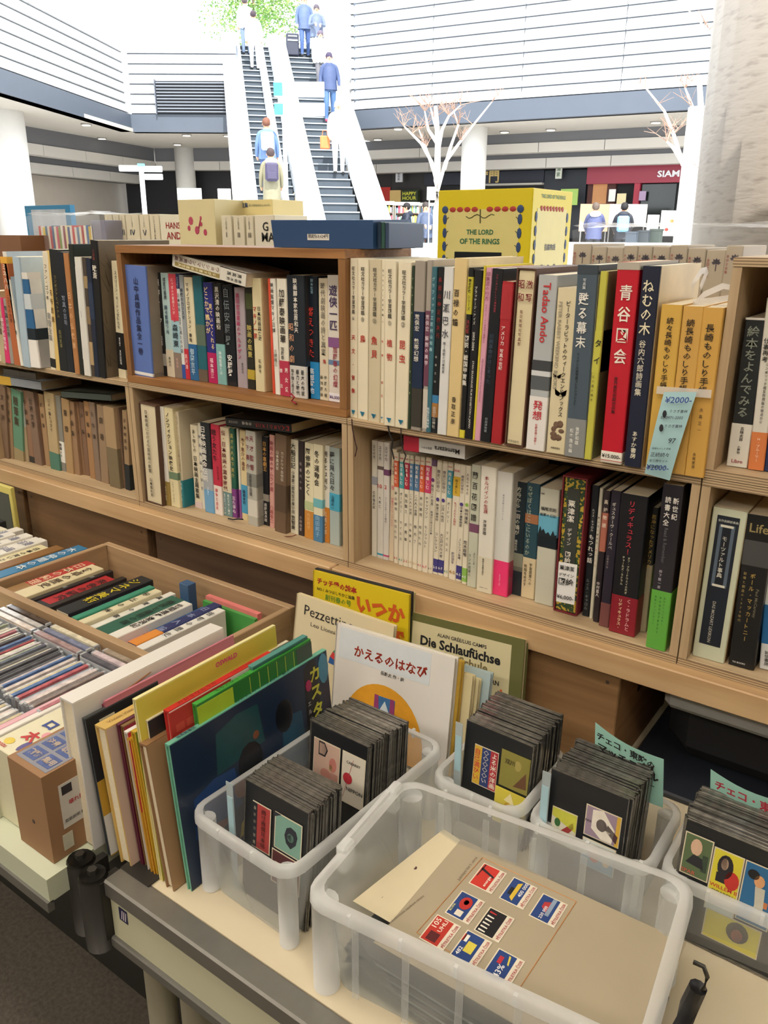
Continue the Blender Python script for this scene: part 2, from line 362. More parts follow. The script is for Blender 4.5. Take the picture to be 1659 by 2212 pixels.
# round columns
def column(P, r, z0, z1, label, mat, r1=None):
    b = MB(); n = 28; r1 = r1 or r
    b.add([(r*cos(2*pi*k/n), r*sin(2*pi*k/n), 0) for k in range(n)]+[(r1*cos(2*pi*k/n), r1*sin(2*pi*k/n), z1-z0) for k in range(n)],
          [tuple(range(n-1, -1, -1)), tuple(range(n, 2*n))]+[(i, (i+1) % n, n+(i+1) % n, n+i) for i in range(n)])
    o = b.build('column', mat); o.location = (P[0], P[1], z0); tag(o, label, 'column')
    for p in o.data.polygons: p.use_smooth = len(p.vertices) == 4
CM = M('dcdad6', .7, .05, 4)
for x, y, r, l in ((4, 240, .52, 'white round column at the left edge of the plaza'), (397, 320, .36, 'grey white round column under the left soffit behind the cream boxes'),
                   (1026, 275, .37, 'white round column behind the yellow box'), (1512, 232, .27, 'white round column beside the large pillar, behind bare twigs')):
    P = at_z(x, y, 4.5); column(P, r, PZ, 4.5, l, CM)
# big near pillar with a scuffed plaster face
mt = bpy.data.materials.new('plaster'); mt.use_nodes = True; nt = mt.node_tree; N = nt.nodes.new; L_ = nt.links.new; p = nt.nodes['Principled BSDF']
tc = N('ShaderNodeTexCoord'); mp = N('ShaderNodeMapping'); mp.inputs['Scale'].default_value = (4, 4, 16); n1 = N('ShaderNodeTexNoise'); n1.inputs['Scale'].default_value = 3; n1.inputs['Detail'].default_value = 8
rr = N('ShaderNodeValToRGB'); rr.color_ramp.elements[0].position = .30; rr.color_ramp.elements[0].color = (*lin('786f66'), 1); rr.color_ramp.elements[1].position = .47; rr.color_ramp.elements[1].color = (*lin('8c847a'), 1)
bm_ = N('ShaderNodeBump'); bm_.inputs['Strength'].default_value = .12; bm_.inputs['Distance'].default_value = .02
L_(tc.outputs['Object'], mp.inputs[0]); L_(mp.outputs[0], n1.inputs['Vector']); L_(n1.outputs['Fac'], rr.inputs[0]); L_(rr.outputs[0], p.inputs['Base Color']); L_(n1.outputs['Fac'], bm_.inputs['Height']); L_(bm_.outputs[0], p.inputs['Normal'])
pc = at_t(1600, 420, 3.9); column((pc.x+.30, pc.y, 0), .46, 0, 3.1, 'large round pillar with scuffed plaster at the right edge', mt, .52)

# ------------------------------------------------------------------ escalators
ED = V((-.724, .690, 0)).normalized(); EWD = V((ED.y, -ED.x, 0)); EP = V((-13.838, 17.273, 2.805)); SL = tan(radians(28.47))
def esc(along, wv, dz=0): return EP+ED*along+EWD*wv+V((0, 0, along*SL+dz))
a0 = (PZ-EP.z)/SL; a1 = 8.3
riser = M('38424c', .6, .15, 9); tread = M('8f979c', .5, .1, 9); WHT = M('e4e6e8', .4, .03, 2)
def escal(label, w0, w1, side):
    o0 = esc(a0, 0); root = empty('escalator', o0, label, 'escalator', rot=(0, 0, atan2(ED.y, ED.x)))
    n = int((a1-a0)*SL/.2); run = .2/SL
    msh = None
    for k in range(n):
        b = None
        if msh is None:
            b = MB(); b.box(.02, -w1, -.02, run+.05, -w0, .17); b.box(-.015, -w1, .17, run+.05, -w0, .2, 1); o = b.build('step', [riser, tread], root); msh = o.data
        else: o = mesh_obj('step', 0, 0, 0, root, mesh=msh)
        o.location = (k*run, 0, k*.2)
    Ln = n*run
    for (s0, s1, h) in side:
        vs = [(-.6, -s0, -.0), (Ln, -s0, Ln*SL-.3), (Ln+1.2, -s0, Ln*SL-.3), (Ln+1.2, -s0, Ln*SL+h), (Ln, -s0, Ln*SL+h), (-.2, -s0, h), (-.6, -s0, h*.7)]
        v2 = [(x, -s1, z) for x, y, z in vs]; k = len(vs)
        mesh_obj('balustrade', vs+v2, [tuple(range(k)), tuple(range(2*k-1, k-1, -1))]+[((i+1) % k, i, k+i, k+(i+1) % k) for i in range(k)], WHT, root)
        c = (s0+s1)/2; MB().tube([(-.55, -c, h*.6), (-.2, -c, h+.03), (Ln, -c, Ln*SL+h+.03), (Ln+1.1, -c, Ln*SL+h+.03)], .035, 6).build('handrail', M('d5d8da', .3, 0), root)
escal('right escalator with dark steps between white balustrades', -.66, .22, ((-1.24, -.70, .42), (.25, .80, .42)))
escal('left escalator with a narrow white divider down its steps', -2.14, -1.24, ((-2.72, -2.16, .42), (-1.62, -1.47, .6)))
MB().add([], []).box(-34, 0, 6.6, -8, 16, 7.35).build('floor', WHT)
o = bpy.data.objects['floor.002']; o.location = (0, 0, 0)
pp = esc(a1+.5, 0); o.location = (pp.x+21, pp.y+1.5, 0); o['kind'] = 'structure'

# ------------------------------------------------------------------ people
def person(P, yaw, h, coat, trou, hair, label, pose='stand', pack=None, skin='c99a7c', lean=0, hood=None, shoe='222', coatlen=.80):
    root = empty('person', P, label, 'person', rot=(0, 0, yaw)); k = h/1.7
    A = {'stand': (((.24, .02, 1.12), (.25, .10, .90)), ((-.24, .02, 1.12), (-.25, .10, .90))),
         'reach': (((.25, .18, 1.14), (.20, .42, 1.04)), ((-.25, .14, 1.14), (-.20, .36, 1.0))),
         'read': (((.24, .10, 1.10), (.07, .30, 1.14)), ((-.24, .10, 1.10), (-.07, .30, 1.12)))}[pose]
    J = [((0, 0, .93), .145), ((0, .0, 1.10), .135), ((0, 0, 1.28), .15), ((0, 0, 1.40), .10), ((0, .01, 1.47), .055), ((0, .02, 1.55), .085), ((0, .02, 1.64), .07)]
    E_ = [(0, 1), (1, 2), (2, 3), (3, 4), (4, 5), (5, 6)]
    def chain(start, pts):
        a = start
        for p_, r in pts: J.append((p_, r)); E_.append((a, len(J)-1)); a = len(J)-1
    for s, (el, wr) in zip((1, -1), A):
        hx = wr[0]*.93; chain(3, [((.17*s, 0, 1.37), .075), (el, .055), (wr, .042), ((hx, wr[1]+.05, wr[2]-.05), .04), ((hx*.96, wr[1]+.09, wr[2]-.11), .022)])
        st = .07 if pose == 'stand' else .02
        chain(0, [((.09*s, 0, .84), .11), ((.10*s, .03+st*s, .47), .07), ((.10*s, st*s, .09), .05), ((.11*s, st*s+.13, .04), .042)])
    me = bpy.data.meshes.new('b'); me.from_pydata([V(j[0])*k for j in J], E_, []); ob = bpy.data.objects.new('b', me); COL.objects.link(ob)
    md = ob.modifiers.new('s', 'SKIN'); md.use_smooth_shade = True
    for i, j in enumerate(J): me.skin_vertices[0].data[i].radius = (j[1]*k, j[1]*k*(.8 if i < 4 else 1))
    me.skin_vertices[0].data[0].use_root = True
    ob.modifiers.new('u', 'SUBSURF').levels = 1
    dg = bpy.context.evaluated_depsgraph_get(); m2 = bpy.data.meshes.new_from_object(ob.evaluated_get(dg)); bpy.data.objects.remove(ob)
    for c in (skin, coat, trou, shoe): m2.materials.append(M(c, .7, .15, 8))
    hands = [V(J[i][0])*k for i in (10, 11, 19, 20)] if len(J) > 20 else []
    for p_ in m2.polygons:
        c = p_.center/k; mi = 1
        if c.z > 1.46: mi = 0
        elif c.z < .08: mi = 3
        elif c.z < coatlen and abs(c.x) < .235: mi = 2
        for s, (el, wr) in zip((1, -1), A):
            q = V((wr[0]*.93, wr[1]+.07, wr[2]-.08))
            if (c-q).length < .085: mi = 0
        p_.material_index = mi; p_.use_smooth = True
    o = bpy.data.objects.new('body', m2); COL.objects.link(o); o.parent = root
    b = MB(); b.blob((0, -.012*k, 1.615*k), (.098*k, .108*k, .105*k), 12, 0, .04); b.build('hair', M(hair, .8, .3, 30), root, True)
    for nm, c_, r_ in (('nose', (0, .112, 1.575), (.014, .02, .022)), ('ear', (.092, .02, 1.57), (.012, .02, .03)), ('ear', (-.092, .02, 1.57), (.012, .02, .03))):
        MB().blob(V(c_)*k, V(r_)*k, 6).build(nm, M(skin, .7, .1), root, True)
    MB().box(-.025*k, .095*k, 1.535*k, .025*k, .105*k, 1.542*k).build('mouth', M('8a4a44', .7, .1), root)
    for sx_ in (-1, 1): MB().blob((sx_*.034*k, .096*k, 1.595*k), (.010*k, .008*k, .006*k), 6).build('eye', M('222', .4, 0), root)
    if hood: b = MB(); b.blob((0, -.09*k, 1.42*k), (.15*k, .10*k, .08*k), 10, 0, .03); b.build('hood', M(hood, .8, .2, 20), root, True)
    # coat skirt and quilting
    b = MB(); n = 14; rows = [(1.36, .19, .12), (1.2, .205, .145), (1.0, .20, .15), (coatlen, .215, .165)]
    vs = []; fs = []
    for z, rx, ry in rows: vs += [(rx*cos(2*pi*i/n)*k, ry*sin(2*pi*i/n)*k, z*k) for i in range(n)]
    for r_ in range(3): fs += [(r_*n+i, r_*n+(i+1) % n, (r_+1)*n+(i+1) % n, (r_+1)*n+i) for i in range(n)]
    b.add(vs, fs); b.build('coat', M(coat, .55, .2, 12), root, True)
    if pack:
        e = MB().box(-.15*k, -.31*k, .98*k, .15*k, -.15*k, 1.38*k, 0, .04*k).build('backpack', M(pack, .6, .25, 10), root)
        MB().box(-.11*k, -.335*k, 1.02*k, .11*k, -.31*k, 1.18*k, 0, .01).build('pocket', M(pack, .6, .1), e)
    return root
UPW = atan2(ED.y, ED.x)-pi/2; DNW = UPW+pi
def on_esc(px, py, wv):   # foot point on the incline below a sight line
    n = EWD.cross(V((ED.x, ED.y, SL)).normalized()); d = ray(px, py); t = (EP-CAM).dot(n)/d.dot(n); q = CAM+d*t; al = (q-EP).dot(ED); return esc(round(al*SL/.2)*.2/SL, wv, .1)
person(on_esc(565, 395, 0), UPW, 1.68, '5b76a0', '3a4f80', '6a4334', 'person in a blue jacket with grey backpack on the left escalator', pack='a9b4c4') .location = esc(-.9, -1.85, .1)
person(esc(-2.2, -1.85, .1), UPW, 1.62, '7a7660', '44505e', '3c2f30', 'person in an olive coat with a dark red trimmed backpack, lowest on the left escalator', pack='3a3550', hood='e8e4dc', coatlen=.5)
person(esc(6.2, -1.75, .1), UPW, 1.6, 'e9e9e9', 'e6e6ea', '3a3038', 'person all in white at the top of the left escalator', coatlen=.7)
person(esc(7.3, -1.95, .1), UPW, 1.6, 'dfe2e8', '5d6e86', '4a4044', 'person in pale clothes high on the left escalator beside the white balustrade')
person(esc(7.3, -.1, .1), DNW, 1.75, '4d5f84', '3f5788', 'a06a58', 'person in a blue coat holding a black suitcase at the top of the right escalator', coatlen=.78)
person(esc(6.7, .22, .1), DNW, 1.7, '5d6a84', 'e8e8ea', '4b4450', 'person in a grey blue jacket with hands together, high on the right escalator', 'read')
person(esc(4.9, .12, .1), DNW, 1.6, 'eceef0', '5a5a60', '5a5060', 'person in a white jacket with dark hem midway up the right escalator', 'stand')
person(esc(2.9, .12, .1), DNW, 1.75, '35456a', '3d5c86', '38304a', 'person in a navy jacket over white shirt on the right escalator', 'stand', shoe='d0405a')
person(esc(.1, -.02, .1), DNW, 1.7, 'f0efec', 'f0efe8', 'e4ded8', 'person in white clothes carrying an orange bag, lowest on the right escalator', 'stand')
e = empty('suitcase', esc(7.3, -.5, .15), 'black upright suitcase at the top of the right escalator', 'suitcase', rot=(0, 0, UPW))
MB().box(-.2, -.12, 0, .2, .12, .62, 0, .03).build('shell', M('2c3040', .5), e); MB().box(-.16, -.14, .4, .16, -.12, .44).box(-.14, -.14, .52, .14, -.12, .55).build('trim', M('b8c4cc', .4), e)
MB().tube([(-.1, 0, .6), (-.1, 0, .85), (.1, 0, .85), (.1, 0, .6)], .012, 6).build('handle', M('30333c', .4), e)
e = empty('orange_bag', esc(.1, -.36, .7), 'orange carrier bag held by the lowest person on the right escalator', 'bag', rot=(0, 0, UPW))
MB().box(-.12, -.05, 0, .12, .05, .3, 0, .02).build('bag_body', M('e2703c', .6, .2, 12), e); MB().tube([(-.07, 0, .29), (-.05, 0, .42), (.05, 0, .42), (.07, 0, .29)], .01, 6).build('handle', M('d86a3a', .5), e)
def in_plaza(px, py, t): q = at_t(px, py, t); q.z = PZ; return q
toC = lambda q: atan2(CAM.y-q.y, CAM.x-q.x)-pi/2
for px, t, col, tr, hr, lab, po, off, pk, hd in (
        (878, 22.5, '232c3c', '2a3038', '1d1a1c', 'person in a black hooded jacket standing sideways before the bookshelves', 'read', -1.3, None, '232c3c'),
        (920, 22, '47536c', '39404a', '3a3432', 'person in an open grey blue jacket handling a white sheet by the bookshelves', 'read', .2, None, None),
        (942, 24, '22242c', '22242a', '2a2628', 'person in a dark coat behind the one in the grey blue jacket', 'stand', .4, None, None),
        (815, 23, '1d1c20', '1d1c20', '161416', 'person in black beside the foot of the right escalator', 'stand', .9, None, None),
        (1288, 21.5, '4a5278', '33353c', '5a4e46', 'person in a shiny navy quilted jacket seen from behind at the white stall', 'reach', pi, None, 'e6e4e0'),
        (1350, 21.5, '30343e', '30333a', '201e20', 'person in a dark jacket with a light blue rucksack at the white stall', 'reach', pi, '78a8d4', '30343e')):
    q = in_plaza(px, 440, t); person(q, toC(q)+off, 1.72, col, tr, hr, lab, po, pack=pk, hood=hd)

# ------------------------------------------------------------------ plaza furniture
def stall(px0, px1, t, z, h, label, col, name='stall_table'):
    a = at_t(px0, 505, t); b = at_t(px1, 505, t); d = V((b.x-a.x, b.y-a.y, 0)); L = d.length
    e = empty(name, (a.x, a.y, PZ), label, 'table', rot=(0, 0, atan2(d.y, d.x)))
    MB().box(0, -.4, h-.04, L, .4, h, 0, .01).build('top', M(col, .6), e); MB().box(.02, -.38, .05, L-.02, .38, h-.04).build('cloth_skirt', M(col, .8, .06, 5), e)
    for x in (.05, L-.08):
        for y in (-.36, .33): MB().box(x, y, 0, x+.03, y+.03, h-.04).build('leg', M('9a9a9a', .5), e)
    return e
stall(1130, 1475, 18.5, 0, .75, 'long white draped stall table before the maroon shop', 'ebebe8')
stall(820, 945, 17.5, 0, .72, 'white draped stall table behind the navy boxed books', 'e8ebe6')
stall(90, 250, 15, 0, .75, 'white draped table behind the shrink wrapped books', 'e6e4df')
def board(px0, px1, y0, y1, t, name, label, cat, col, lean=.0):
    a = at_t(px0, y1, t); b = at_t(px1, y1, t); c = at_t(px0, y0, t); d = V((b.x-a.x, b.y-a.y, 0)); z0 = a.z
    e = empty(name, (a.x, a.y, PZ), label, cat, rot=(0, 0, atan2(d.y, d.x))); L = d.length
    p_ = MB().box(0, 0, z0-PZ, L, .04, c.z-PZ, 0, .008).build('panel', M(col, .6, .05, 4), e)
    for x in (.04, L-.07): MB().box(x, 0, 0, x+.03, .03, z0-PZ).build('leg', M('8c8c8c', .5), e)
    return e, L, z0-PZ, c.z-PZ
board(1250, 1312, 441, 500, 23.5, 'partition', 'white and orange display panel left of the tan edged panel', 'panel', 'ddb596')
board(1312, 1395, 441, 485, 23.5, 'partition', 'white display panel with a tan wooden edge before the maroon shop', 'panel', 'e8e2d8')
board(1396, 1421, 464, 505, 22, 'notice_board', 'small plain white board between the display panel and the food poster board', 'board', 'e4e6e4')
e, L, z0, z1 = board(1424, 1490, 455, 510, 21, 'poster_board', 'white board with food pictures beside the white column', 'board', 'e9e6e2')
for k in range(7):
    MB().blob((rnd.uniform(.1, L-.1), -.01, rnd.uniform(z0+.05, z1-.08)), (.05, .01, .04), 8).build('food_picture', M(('b8453a', '3a4a3a', 'd8b06a', 'c87a5a')[k % 4], .6, .2, 20), e)
# lidded dark boxes on the stall
for k, (px, col) in enumerate(((1366, '3a4450'), (1392, '2c343a'), (1418, '2f3b36'))):
    q = at_t(px, 505, 18.5); q.z = PZ+.75; o = MB().box(-.12, -.1, 0, .12, .1, .22+.03*k, 0, .01).box(-.13, -.11, .2+.03*k, .13, .11, .24+.03*k).build('stall_box', M(col, .6)); o.location = q
    tag(o, ('slate blue box on the white stall table behind the rucksack', 'middle dark box on the white stall table', 'green black box on the white stall table')[k], 'box', 'dark boxes on the stall table')
# white shelves of books far behind
for si, (p0, p1, t) in enumerate(((795, 850, 25), (852, 905, 25.5), (906, 950, 26))):
    a = at_t(p0, 500, t); b = at_t(p1, 500, t); d = V((b.x-a.x, b.y-a.y, 0)); L = d.length
    e = empty('bookcase', (a.x, a.y, PZ), ('open bookcase of bright books at the foot of the right escalator', 'open bookcase of bright books behind the black hooded jacket', 'open bookcase of bright books left of the yellow box')[si], 'bookcase', rot=(0, 0, atan2(d.y, d.x)))
    MB().box(0, 0, 0, .03, .3, 1.75).box(L-.03, 0, 0, L, .3, 1.75).box(0, .28, 0, L, .3, 1.75).build('carcass', M('c8b8a4', .6), e)
    MB().box(-.02, -.03, 1.75, L+.02, .3, 1.85).build('header', M('e6e2dc', .5), e)
    for r_ in range(6): MB().box(.03, .0, .1+.28*r_, L-.03, .28, .13+.28*r_).build('shelf', M('5a4638', .6), e)
    b = MB(); mats = [M(c, .6, .1) for c in ('e8e8e4', '7ba6c8', 'c8566a', 'e0c25a', '5a8a70', 'd8d0e0')]
    for r_ in range(6):
        x = .05
        while x < L-.08: tk = rnd.uniform(.02, .06); b.box(x, .04, .13+.28*r_, x+tk, .2, .13+.28*r_+rnd.uniform(.15, .22), rnd.randrange(6)); x += tk+.002
    o = b.build('book_rows', mats, e); o['kind'] = 'stuff'
# signpost
q = at_t(313, 460, 15); e = empty('signpost', (q.x, q.y, PZ), 'white signpost with three arms before the left shops', 'signpost', rot=(0, 0, YAW))
hz = at_t(313, 360, 15).z-PZ
MB().tube([(0, 0, 0), (0, 0, hz)], .045, 10).build('pole', M('e4e8ea', .5), e)
MB().box(-.40, -.03, hz-.10, -.02, .03, hz, 0, .01).build('sign_arm', M('e4e8ea', .5), e); MB().box(.02, -.03, hz-.11, .38, .03, hz-.01, 0, .01).build('sign_arm', M('e4e8ea', .5), e); MB().box(.05, -.03, hz-.24, .38, .03, hz-.14, 0, .01).build('sign_arm', M('e4e8ea', .5), e)
MB().box(-.05, -.045, hz-.02, .06, .045, hz+.03).build('pole_cap', M('58a8c8', .4), e)
# big white sign boards with blue ends before the escalators
q = at_t(612, 240, 18.6); e = empty('hanging_sign', (q.x, q.y, PZ), 'white sign boards with blue pictures standing before the right escalator', 'sign', rot=(0, 0, YAW))
zt = at_t(612, 180, 18.6).z-PZ; zm = at_t(612, 211, 18.6).z-PZ; z2 = at_t(612, 223, 18.6).z-PZ; z3 = at_t(612, 250, 18.6).z-PZ; wl = 19/94.; 
MB().tube([(0, .1, 0), (0, .1, zt)], .05, 8).build('pole', WHT, e)
for a_, b_, nm in ((zm, zt, 'upper'), (z3, z2, 'lower')):
    o = MB().box(-.2, -.03, a_, .95, .03, b_, 0, .01).build('sign_board', WHT, e); MB().box(-.2, -.04, a_+.02, 0, -.03, b_-.02).build('blue_picture', M('3aa8d8', .5, .5, 6), o)
for px0, px1, y0, y1, lab in ((385, 437, 407, 430, 'white box topped kiosk left, behind the cream boxes'), (472, 500, 408, 430, 'white box topped kiosk beside the left escalator')):
    board(px0, px1, y0, y1+20, 19, 'kiosk_board', lab, 'board', 'ecebe8')
board(922, 947, 404, 432, 18, 'white_notice', 'white square notice on legs left of the yellow box', 'notice', 'eeeeec')

# bare trees
LIT_BARK = M('cdc6bc', .8, .1, 10)  # pale tone puts the daylight on the branches into the bark colour
def tree(t, trunk, branches, r0, label, twigs, seed):
    R_ = random.Random(seed); q = at_t(*trunk[0], t); e = empty('bare_tree', (q.x, q.y, PZ), label, 'tree'); O = V((q.x, q.y, PZ))
    pts = [V((q.x, q.y, PZ))]+[at_t(x, y, t) for x, y in trunk]
    b = MB(); b.tube([p_-O for p_ in pts], [r0*(1-.55*i/(len(pts)-1)) for i in range(len(pts))], 8); b.build('trunk', LIT_BARK, e, True)
    tw = MB()
    for br in branches:
        dz = R_.uniform(-.9, .9); n = len(br); P_ = [at_t(x, y, t+dz*i/(n-1)) for i, (x, y) in enumerate(br)]
        b = MB(); b.tube([p_-O for p_ in P_], [r0*.5*(1-.7*i/(n-1)) for i in range(n)], 6); b.build('branch', LIT_BARK, e, True)
        for _ in range(twigs):
            i = R_.randrange(max(1, n//2), n); p0 = P_[i]-O; d = V((R_.uniform(-1, 1), R_.uniform(-1, 1), R_.uniform(.2, 1)))*R_.uniform(.15, .4)
            m_ = p0+d*.5+V((0, 0, R_.uniform(0, .05))); tw.tube([p0, m_, p0+d], [.008, .006, .003], 4)
            for _k in range(2): tw.tube([m_, m_+V((R_.uniform(-.2, .2), R_.uniform(-.2, .2), R_.uniform(.05, .22)))], [.005, .002], 4)
    o = tw.build('twigs', M('8f7466', .8, .2), e); o['kind'] = 'stuff'
f2 = lambda L: [(830+x/2, y/2) for x, y in L]
tree(14, f2([(228, 900), (228, 780), (232, 620), (228, 540), (222, 460)]), [f2(x) for x in (
    [(228, 790), (205, 700), (160, 620), (120, 580), (85, 545)], [(232, 650), (250, 560), (280, 500), (330, 455)], [(230, 620), (190, 560), (175, 480)],
    [(228, 830), (265, 700), (330, 610), (385, 540), (465, 440)], [(228, 560), (212, 510), (200, 465)], [(260, 730), (285, 640), (320, 540), (300, 480)], [(215, 740), (180, 640), (150, 560)])], .075, 'brightly lit bare tree before the round column, left of the yellow box', 10, 3)
tree(13, f2([(1368, 1000), (1375, 880), (1378, 700), (1370, 500), (1362, 360)]), [f2(x) for x in (
    [(1375, 760), (1290, 710), (1250, 580), (1210, 480), (1130, 380)], [(1375, 880), (1400, 740), (1430, 640), (1440, 560)], [(1290, 700), (1250, 640), (1220, 610)], [(1372, 560), (1330, 460), (1300, 380)],
    [(1375, 950), (1395, 870), (1400, 780)])], .09, 'brightly lit bare tree beside the large pillar at right', 9, 5)
b = tree(9, f2([(1620, 700), (1560, 400), (1500, 160)]), [f2(x) for x in ([(1500, 160), (1470, 110), (1440, 50), (1385, -10)], [(1490, 230), (1465, 205), (1400, 130), (1270, 0)], [(1440, 60), (1430, -10)])], .04, 'nearer bare branches reaching up beside the top of the pillar', 5, 8)
# green tree above the escalators
q = at_t(545, 110, 36); e = empty('green_tree', (q.x, q.y, 7.35), 'leafy green tree above the top of the escalators', 'tree')
b = MB(); b.tube([(0, 0, 0), (.1, 0, 2), (0, .2, 4)], [.18, .14, .08], 8); b.build('trunk', M('6a5a48', .8), e)
b = MB(); R_ = random.Random(4)
for k in range(5200):
    px = R_.gauss(560, 55); py = R_.gauss(20, 42); 
    if px < 425 or px > 665: continue
    if py > 135: continue
    if R_.random() < .35 and sin(px*.11)*cos(py*.13+px*.02) > .1: continue
    p0 = at_t(px, py, 36+R_.uniform(-1.6, 1.6))-V((q.x, q.y, 7.35)); u_ = V((R_.uniform(-1, 1), R_.uniform(-1, 1), R_.uniform(-.6, .6))).normalized()*.09; v_ = u_.cross(V((R_.uniform(-1, 1), R_.uniform(-1, 1), 1))).normalized()*.07
    b.add([p0-u_, p0-v_*.6, p0+u_, p0+v_*.6], [(0, 1, 2, 3)], R_.randrange(2))
o = b.build('foliage', [M('4f7a34', .6, .2), M('7c9a4a', .6, .2)], e); o['kind'] = 'stuff'


# ------------------------------------------------------------------ shelves
PW1, PW2 = 'c0a47e', 'd6bd98'
PLYX, PLYZ = wood(PW1, PW2, 'X'), wood(PW1, PW2, 'Z')
BRX, BRZ = wood('8c5c30', 'b4804a', 'X'), wood('8a5e34', 'ac7c48', 'Z')
CD_ = .205
def cabinet(x0, x1, z0, z1, label, th=.012, brown=False):
    e = empty('shelf_unit', (x0, D, z0), label, 'shelf'); w_ = x1-x0; h = z1-z0; X_, Z_ = (BRX, BRZ) if brown else (PLYX, PLYZ)
    for nm, z in (('bottom_panel', 0), ('top_panel', h-th)):
        MB().box(0, .003, z, w_, CD_, z+th, 0, .0015).build(nm, X_, e)
        MB().box(0, 0, z+.0005, w_, .004, z+th-.0005, 0).build('front_edge', X_ if brown else ply(), e)
    for nm, x in (('side_panel', 0), ('side_panel', w_-th)):
        MB().box(x, .001, th, x+th, CD_, h-th, 0).build(nm, Z_, e)
    MB().box(th, CD_-.006, th, w_-th, CD_, h-th).build('back_panel', wood('4e3c2a', '614a34', 'X'), e)  # darker wood here carries the shade deep inside the unit
    return e
ZL, ZM, ZT = .937, 1.232, 1.525
XA, XB, XC, XD, XE = -2.162, -1.5315, -.903, -.272, .357
cabinet(XA, XB-.002, ZL, ZM, 'plywood shelf unit full of worn brown books at the left end')
cabinet(XB, XC-.002, ZL, ZM, 'plywood shelf unit of film books under the brown wooden box')
cabinet(XC, XD-.002, ZL, ZM, 'plywood shelf unit in the middle right, full of slim magazines and art books')
cabinet(XD, XE, ZL, ZM, 'lower plywood shelf unit at the right edge')
cabinet(XB, XC-.002, ZM, ZT, 'orange brown wooden box shelf standing on the plywood unit', .016, True)
cabinet(XD, XE, ZM, ZT, 'upper plywood shelf unit at the right edge, above the dictionary slipcase')
for a, b, l in ((-3.4, -.932, 'long pale plank under the left shelf units'), (-.929, 1.2, 'long pale plank under the right shelf units')):
    o = MB().box(0, 0, 0, b-a, .30, .041, 0, .002).build('plank', wood('c8a274', 'dcb98c', 'X', .5, .6)); o.location = (a, D-.022, .896); tag(o, l, 'plank')
# wooden crates under the plank
def crate(x0, x1, c1, c2, label):
    e = empty('wooden_crate', (x0, D-.008, .70), label, 'crate'); w_ = x1-x0; a = wood(c1, c2, 'X', .6, .5); b = wood(c1, c2, 'Y', .6, .5)
    MB().box(0, 0, 0, w_, .014, .195, 0, .002).build('front_panel', a, e); MB().box(0, .27, 0, w_, .284, .195).build('back_panel', a, e)
    MB().box(.001, .014, 0, w_-.001, .27, .01).build('bottom_panel', a, e)
    for x in (0, w_-.014):
        MB().box(x, .014, .01, x+.014, .27, .115).box(x, .014, .115, x+.014, .10, .15).box(x, .18, .115, x+.014, .27, .15).box(x, .014, .15, x+.014, .27, .195).build('side_panel', b, e)
    b_ = MB()
    for sx_, sz_ in ((.02, .02), (w_-.02, .02), (.02, .175), (w_-.02, .175)): 
        o = MB().blob((sx_, 0, sz_), (.0035, .0015, .0035), 8).build('nail', M('4a3c30', .5), e)
crate(-2.62, -2.025, '6b4c30', '8a6542', 'dark wooden crate under the plank at the left edge')
crate(-2.005, -1.505, '6e5036', '8c6a48', 'scuffed orange brown wooden crate behind the white paperbacks')
crate(-1.475, -.95, '4f3b2c', '6b513c', 'dark brown wooden crate behind the drawer of books')
crate(-.90, -.352, '84613e', 'a37c52', 'warm brown wooden crate beside the dark gap under the plank')

# ------------------------------------------------------------------ books
PAGE = 'e0d3b6'
def uprof(t, d, c, o, r=.0012):   # plan of a wrap-around cover: spine at y=0, boards back to y=d
    return [(-o, d), (-o, r-o), (r-o, -o), (t-r+o, -o), (t+o, r-o), (t+o, d), (t-c, d), (t-c, c), (c, c), (c, d)]
def ushell(t, d, c, o, z0, z1):
    P_ = uprof(t, d, c, o); n = 10; b = MB()
    vs = [(x, y, z0) for x, y in P_]+[(x, y, z1) for x, y in P_]
    fs = [(i, (i+1) % n, n+(i+1) % n, n+i) for i in range(n)]
    for q in ((0, 1, 8, 9), (1, 2, 3, 4, 7, 8), (4, 5, 6, 7)):
        fs.append(tuple(reversed(q))); fs.append(tuple(i+n for i in q))
    # outer walls are wound outwards when the plan runs clockwise; flip
    fs = [tuple(reversed(f)) for f in fs[:n]]+fs[n:]
    return b.add(vs, fs)
def spine_text(texts, t, h, root, wf0=.72):
    by = {}
    for tx in texts:
        s_, a, b_, col = tx[:4]; xf = tx[4] if len(tx) > 4 else .5; wf = tx[5] if len(tx) > 5 else wf0
        T = by.setdefault(col, TX())
        if s_[0] == '>': # latin running down the spine
            O = V((0, 0, h)); T.horiz(s_[1:], O, -EZ, EX, h*a, h*b_, t*xf, t*wf)
        elif s_[0] == '=': T.horiz(s_[1:], V((0, 0, 0)), EX, EZ, t*(xf-wf/2), t*(xf+wf/2), h*(1-(a+b_)/2), h*(b_-a))
        else: T.vert(s_, V((0, 0, 0)), EX, EZ, t*xf, h*(1-a), h*(1-b_), t*wf)
    for c_, T in by.items(): T.build('spine_lettering', c_, root)
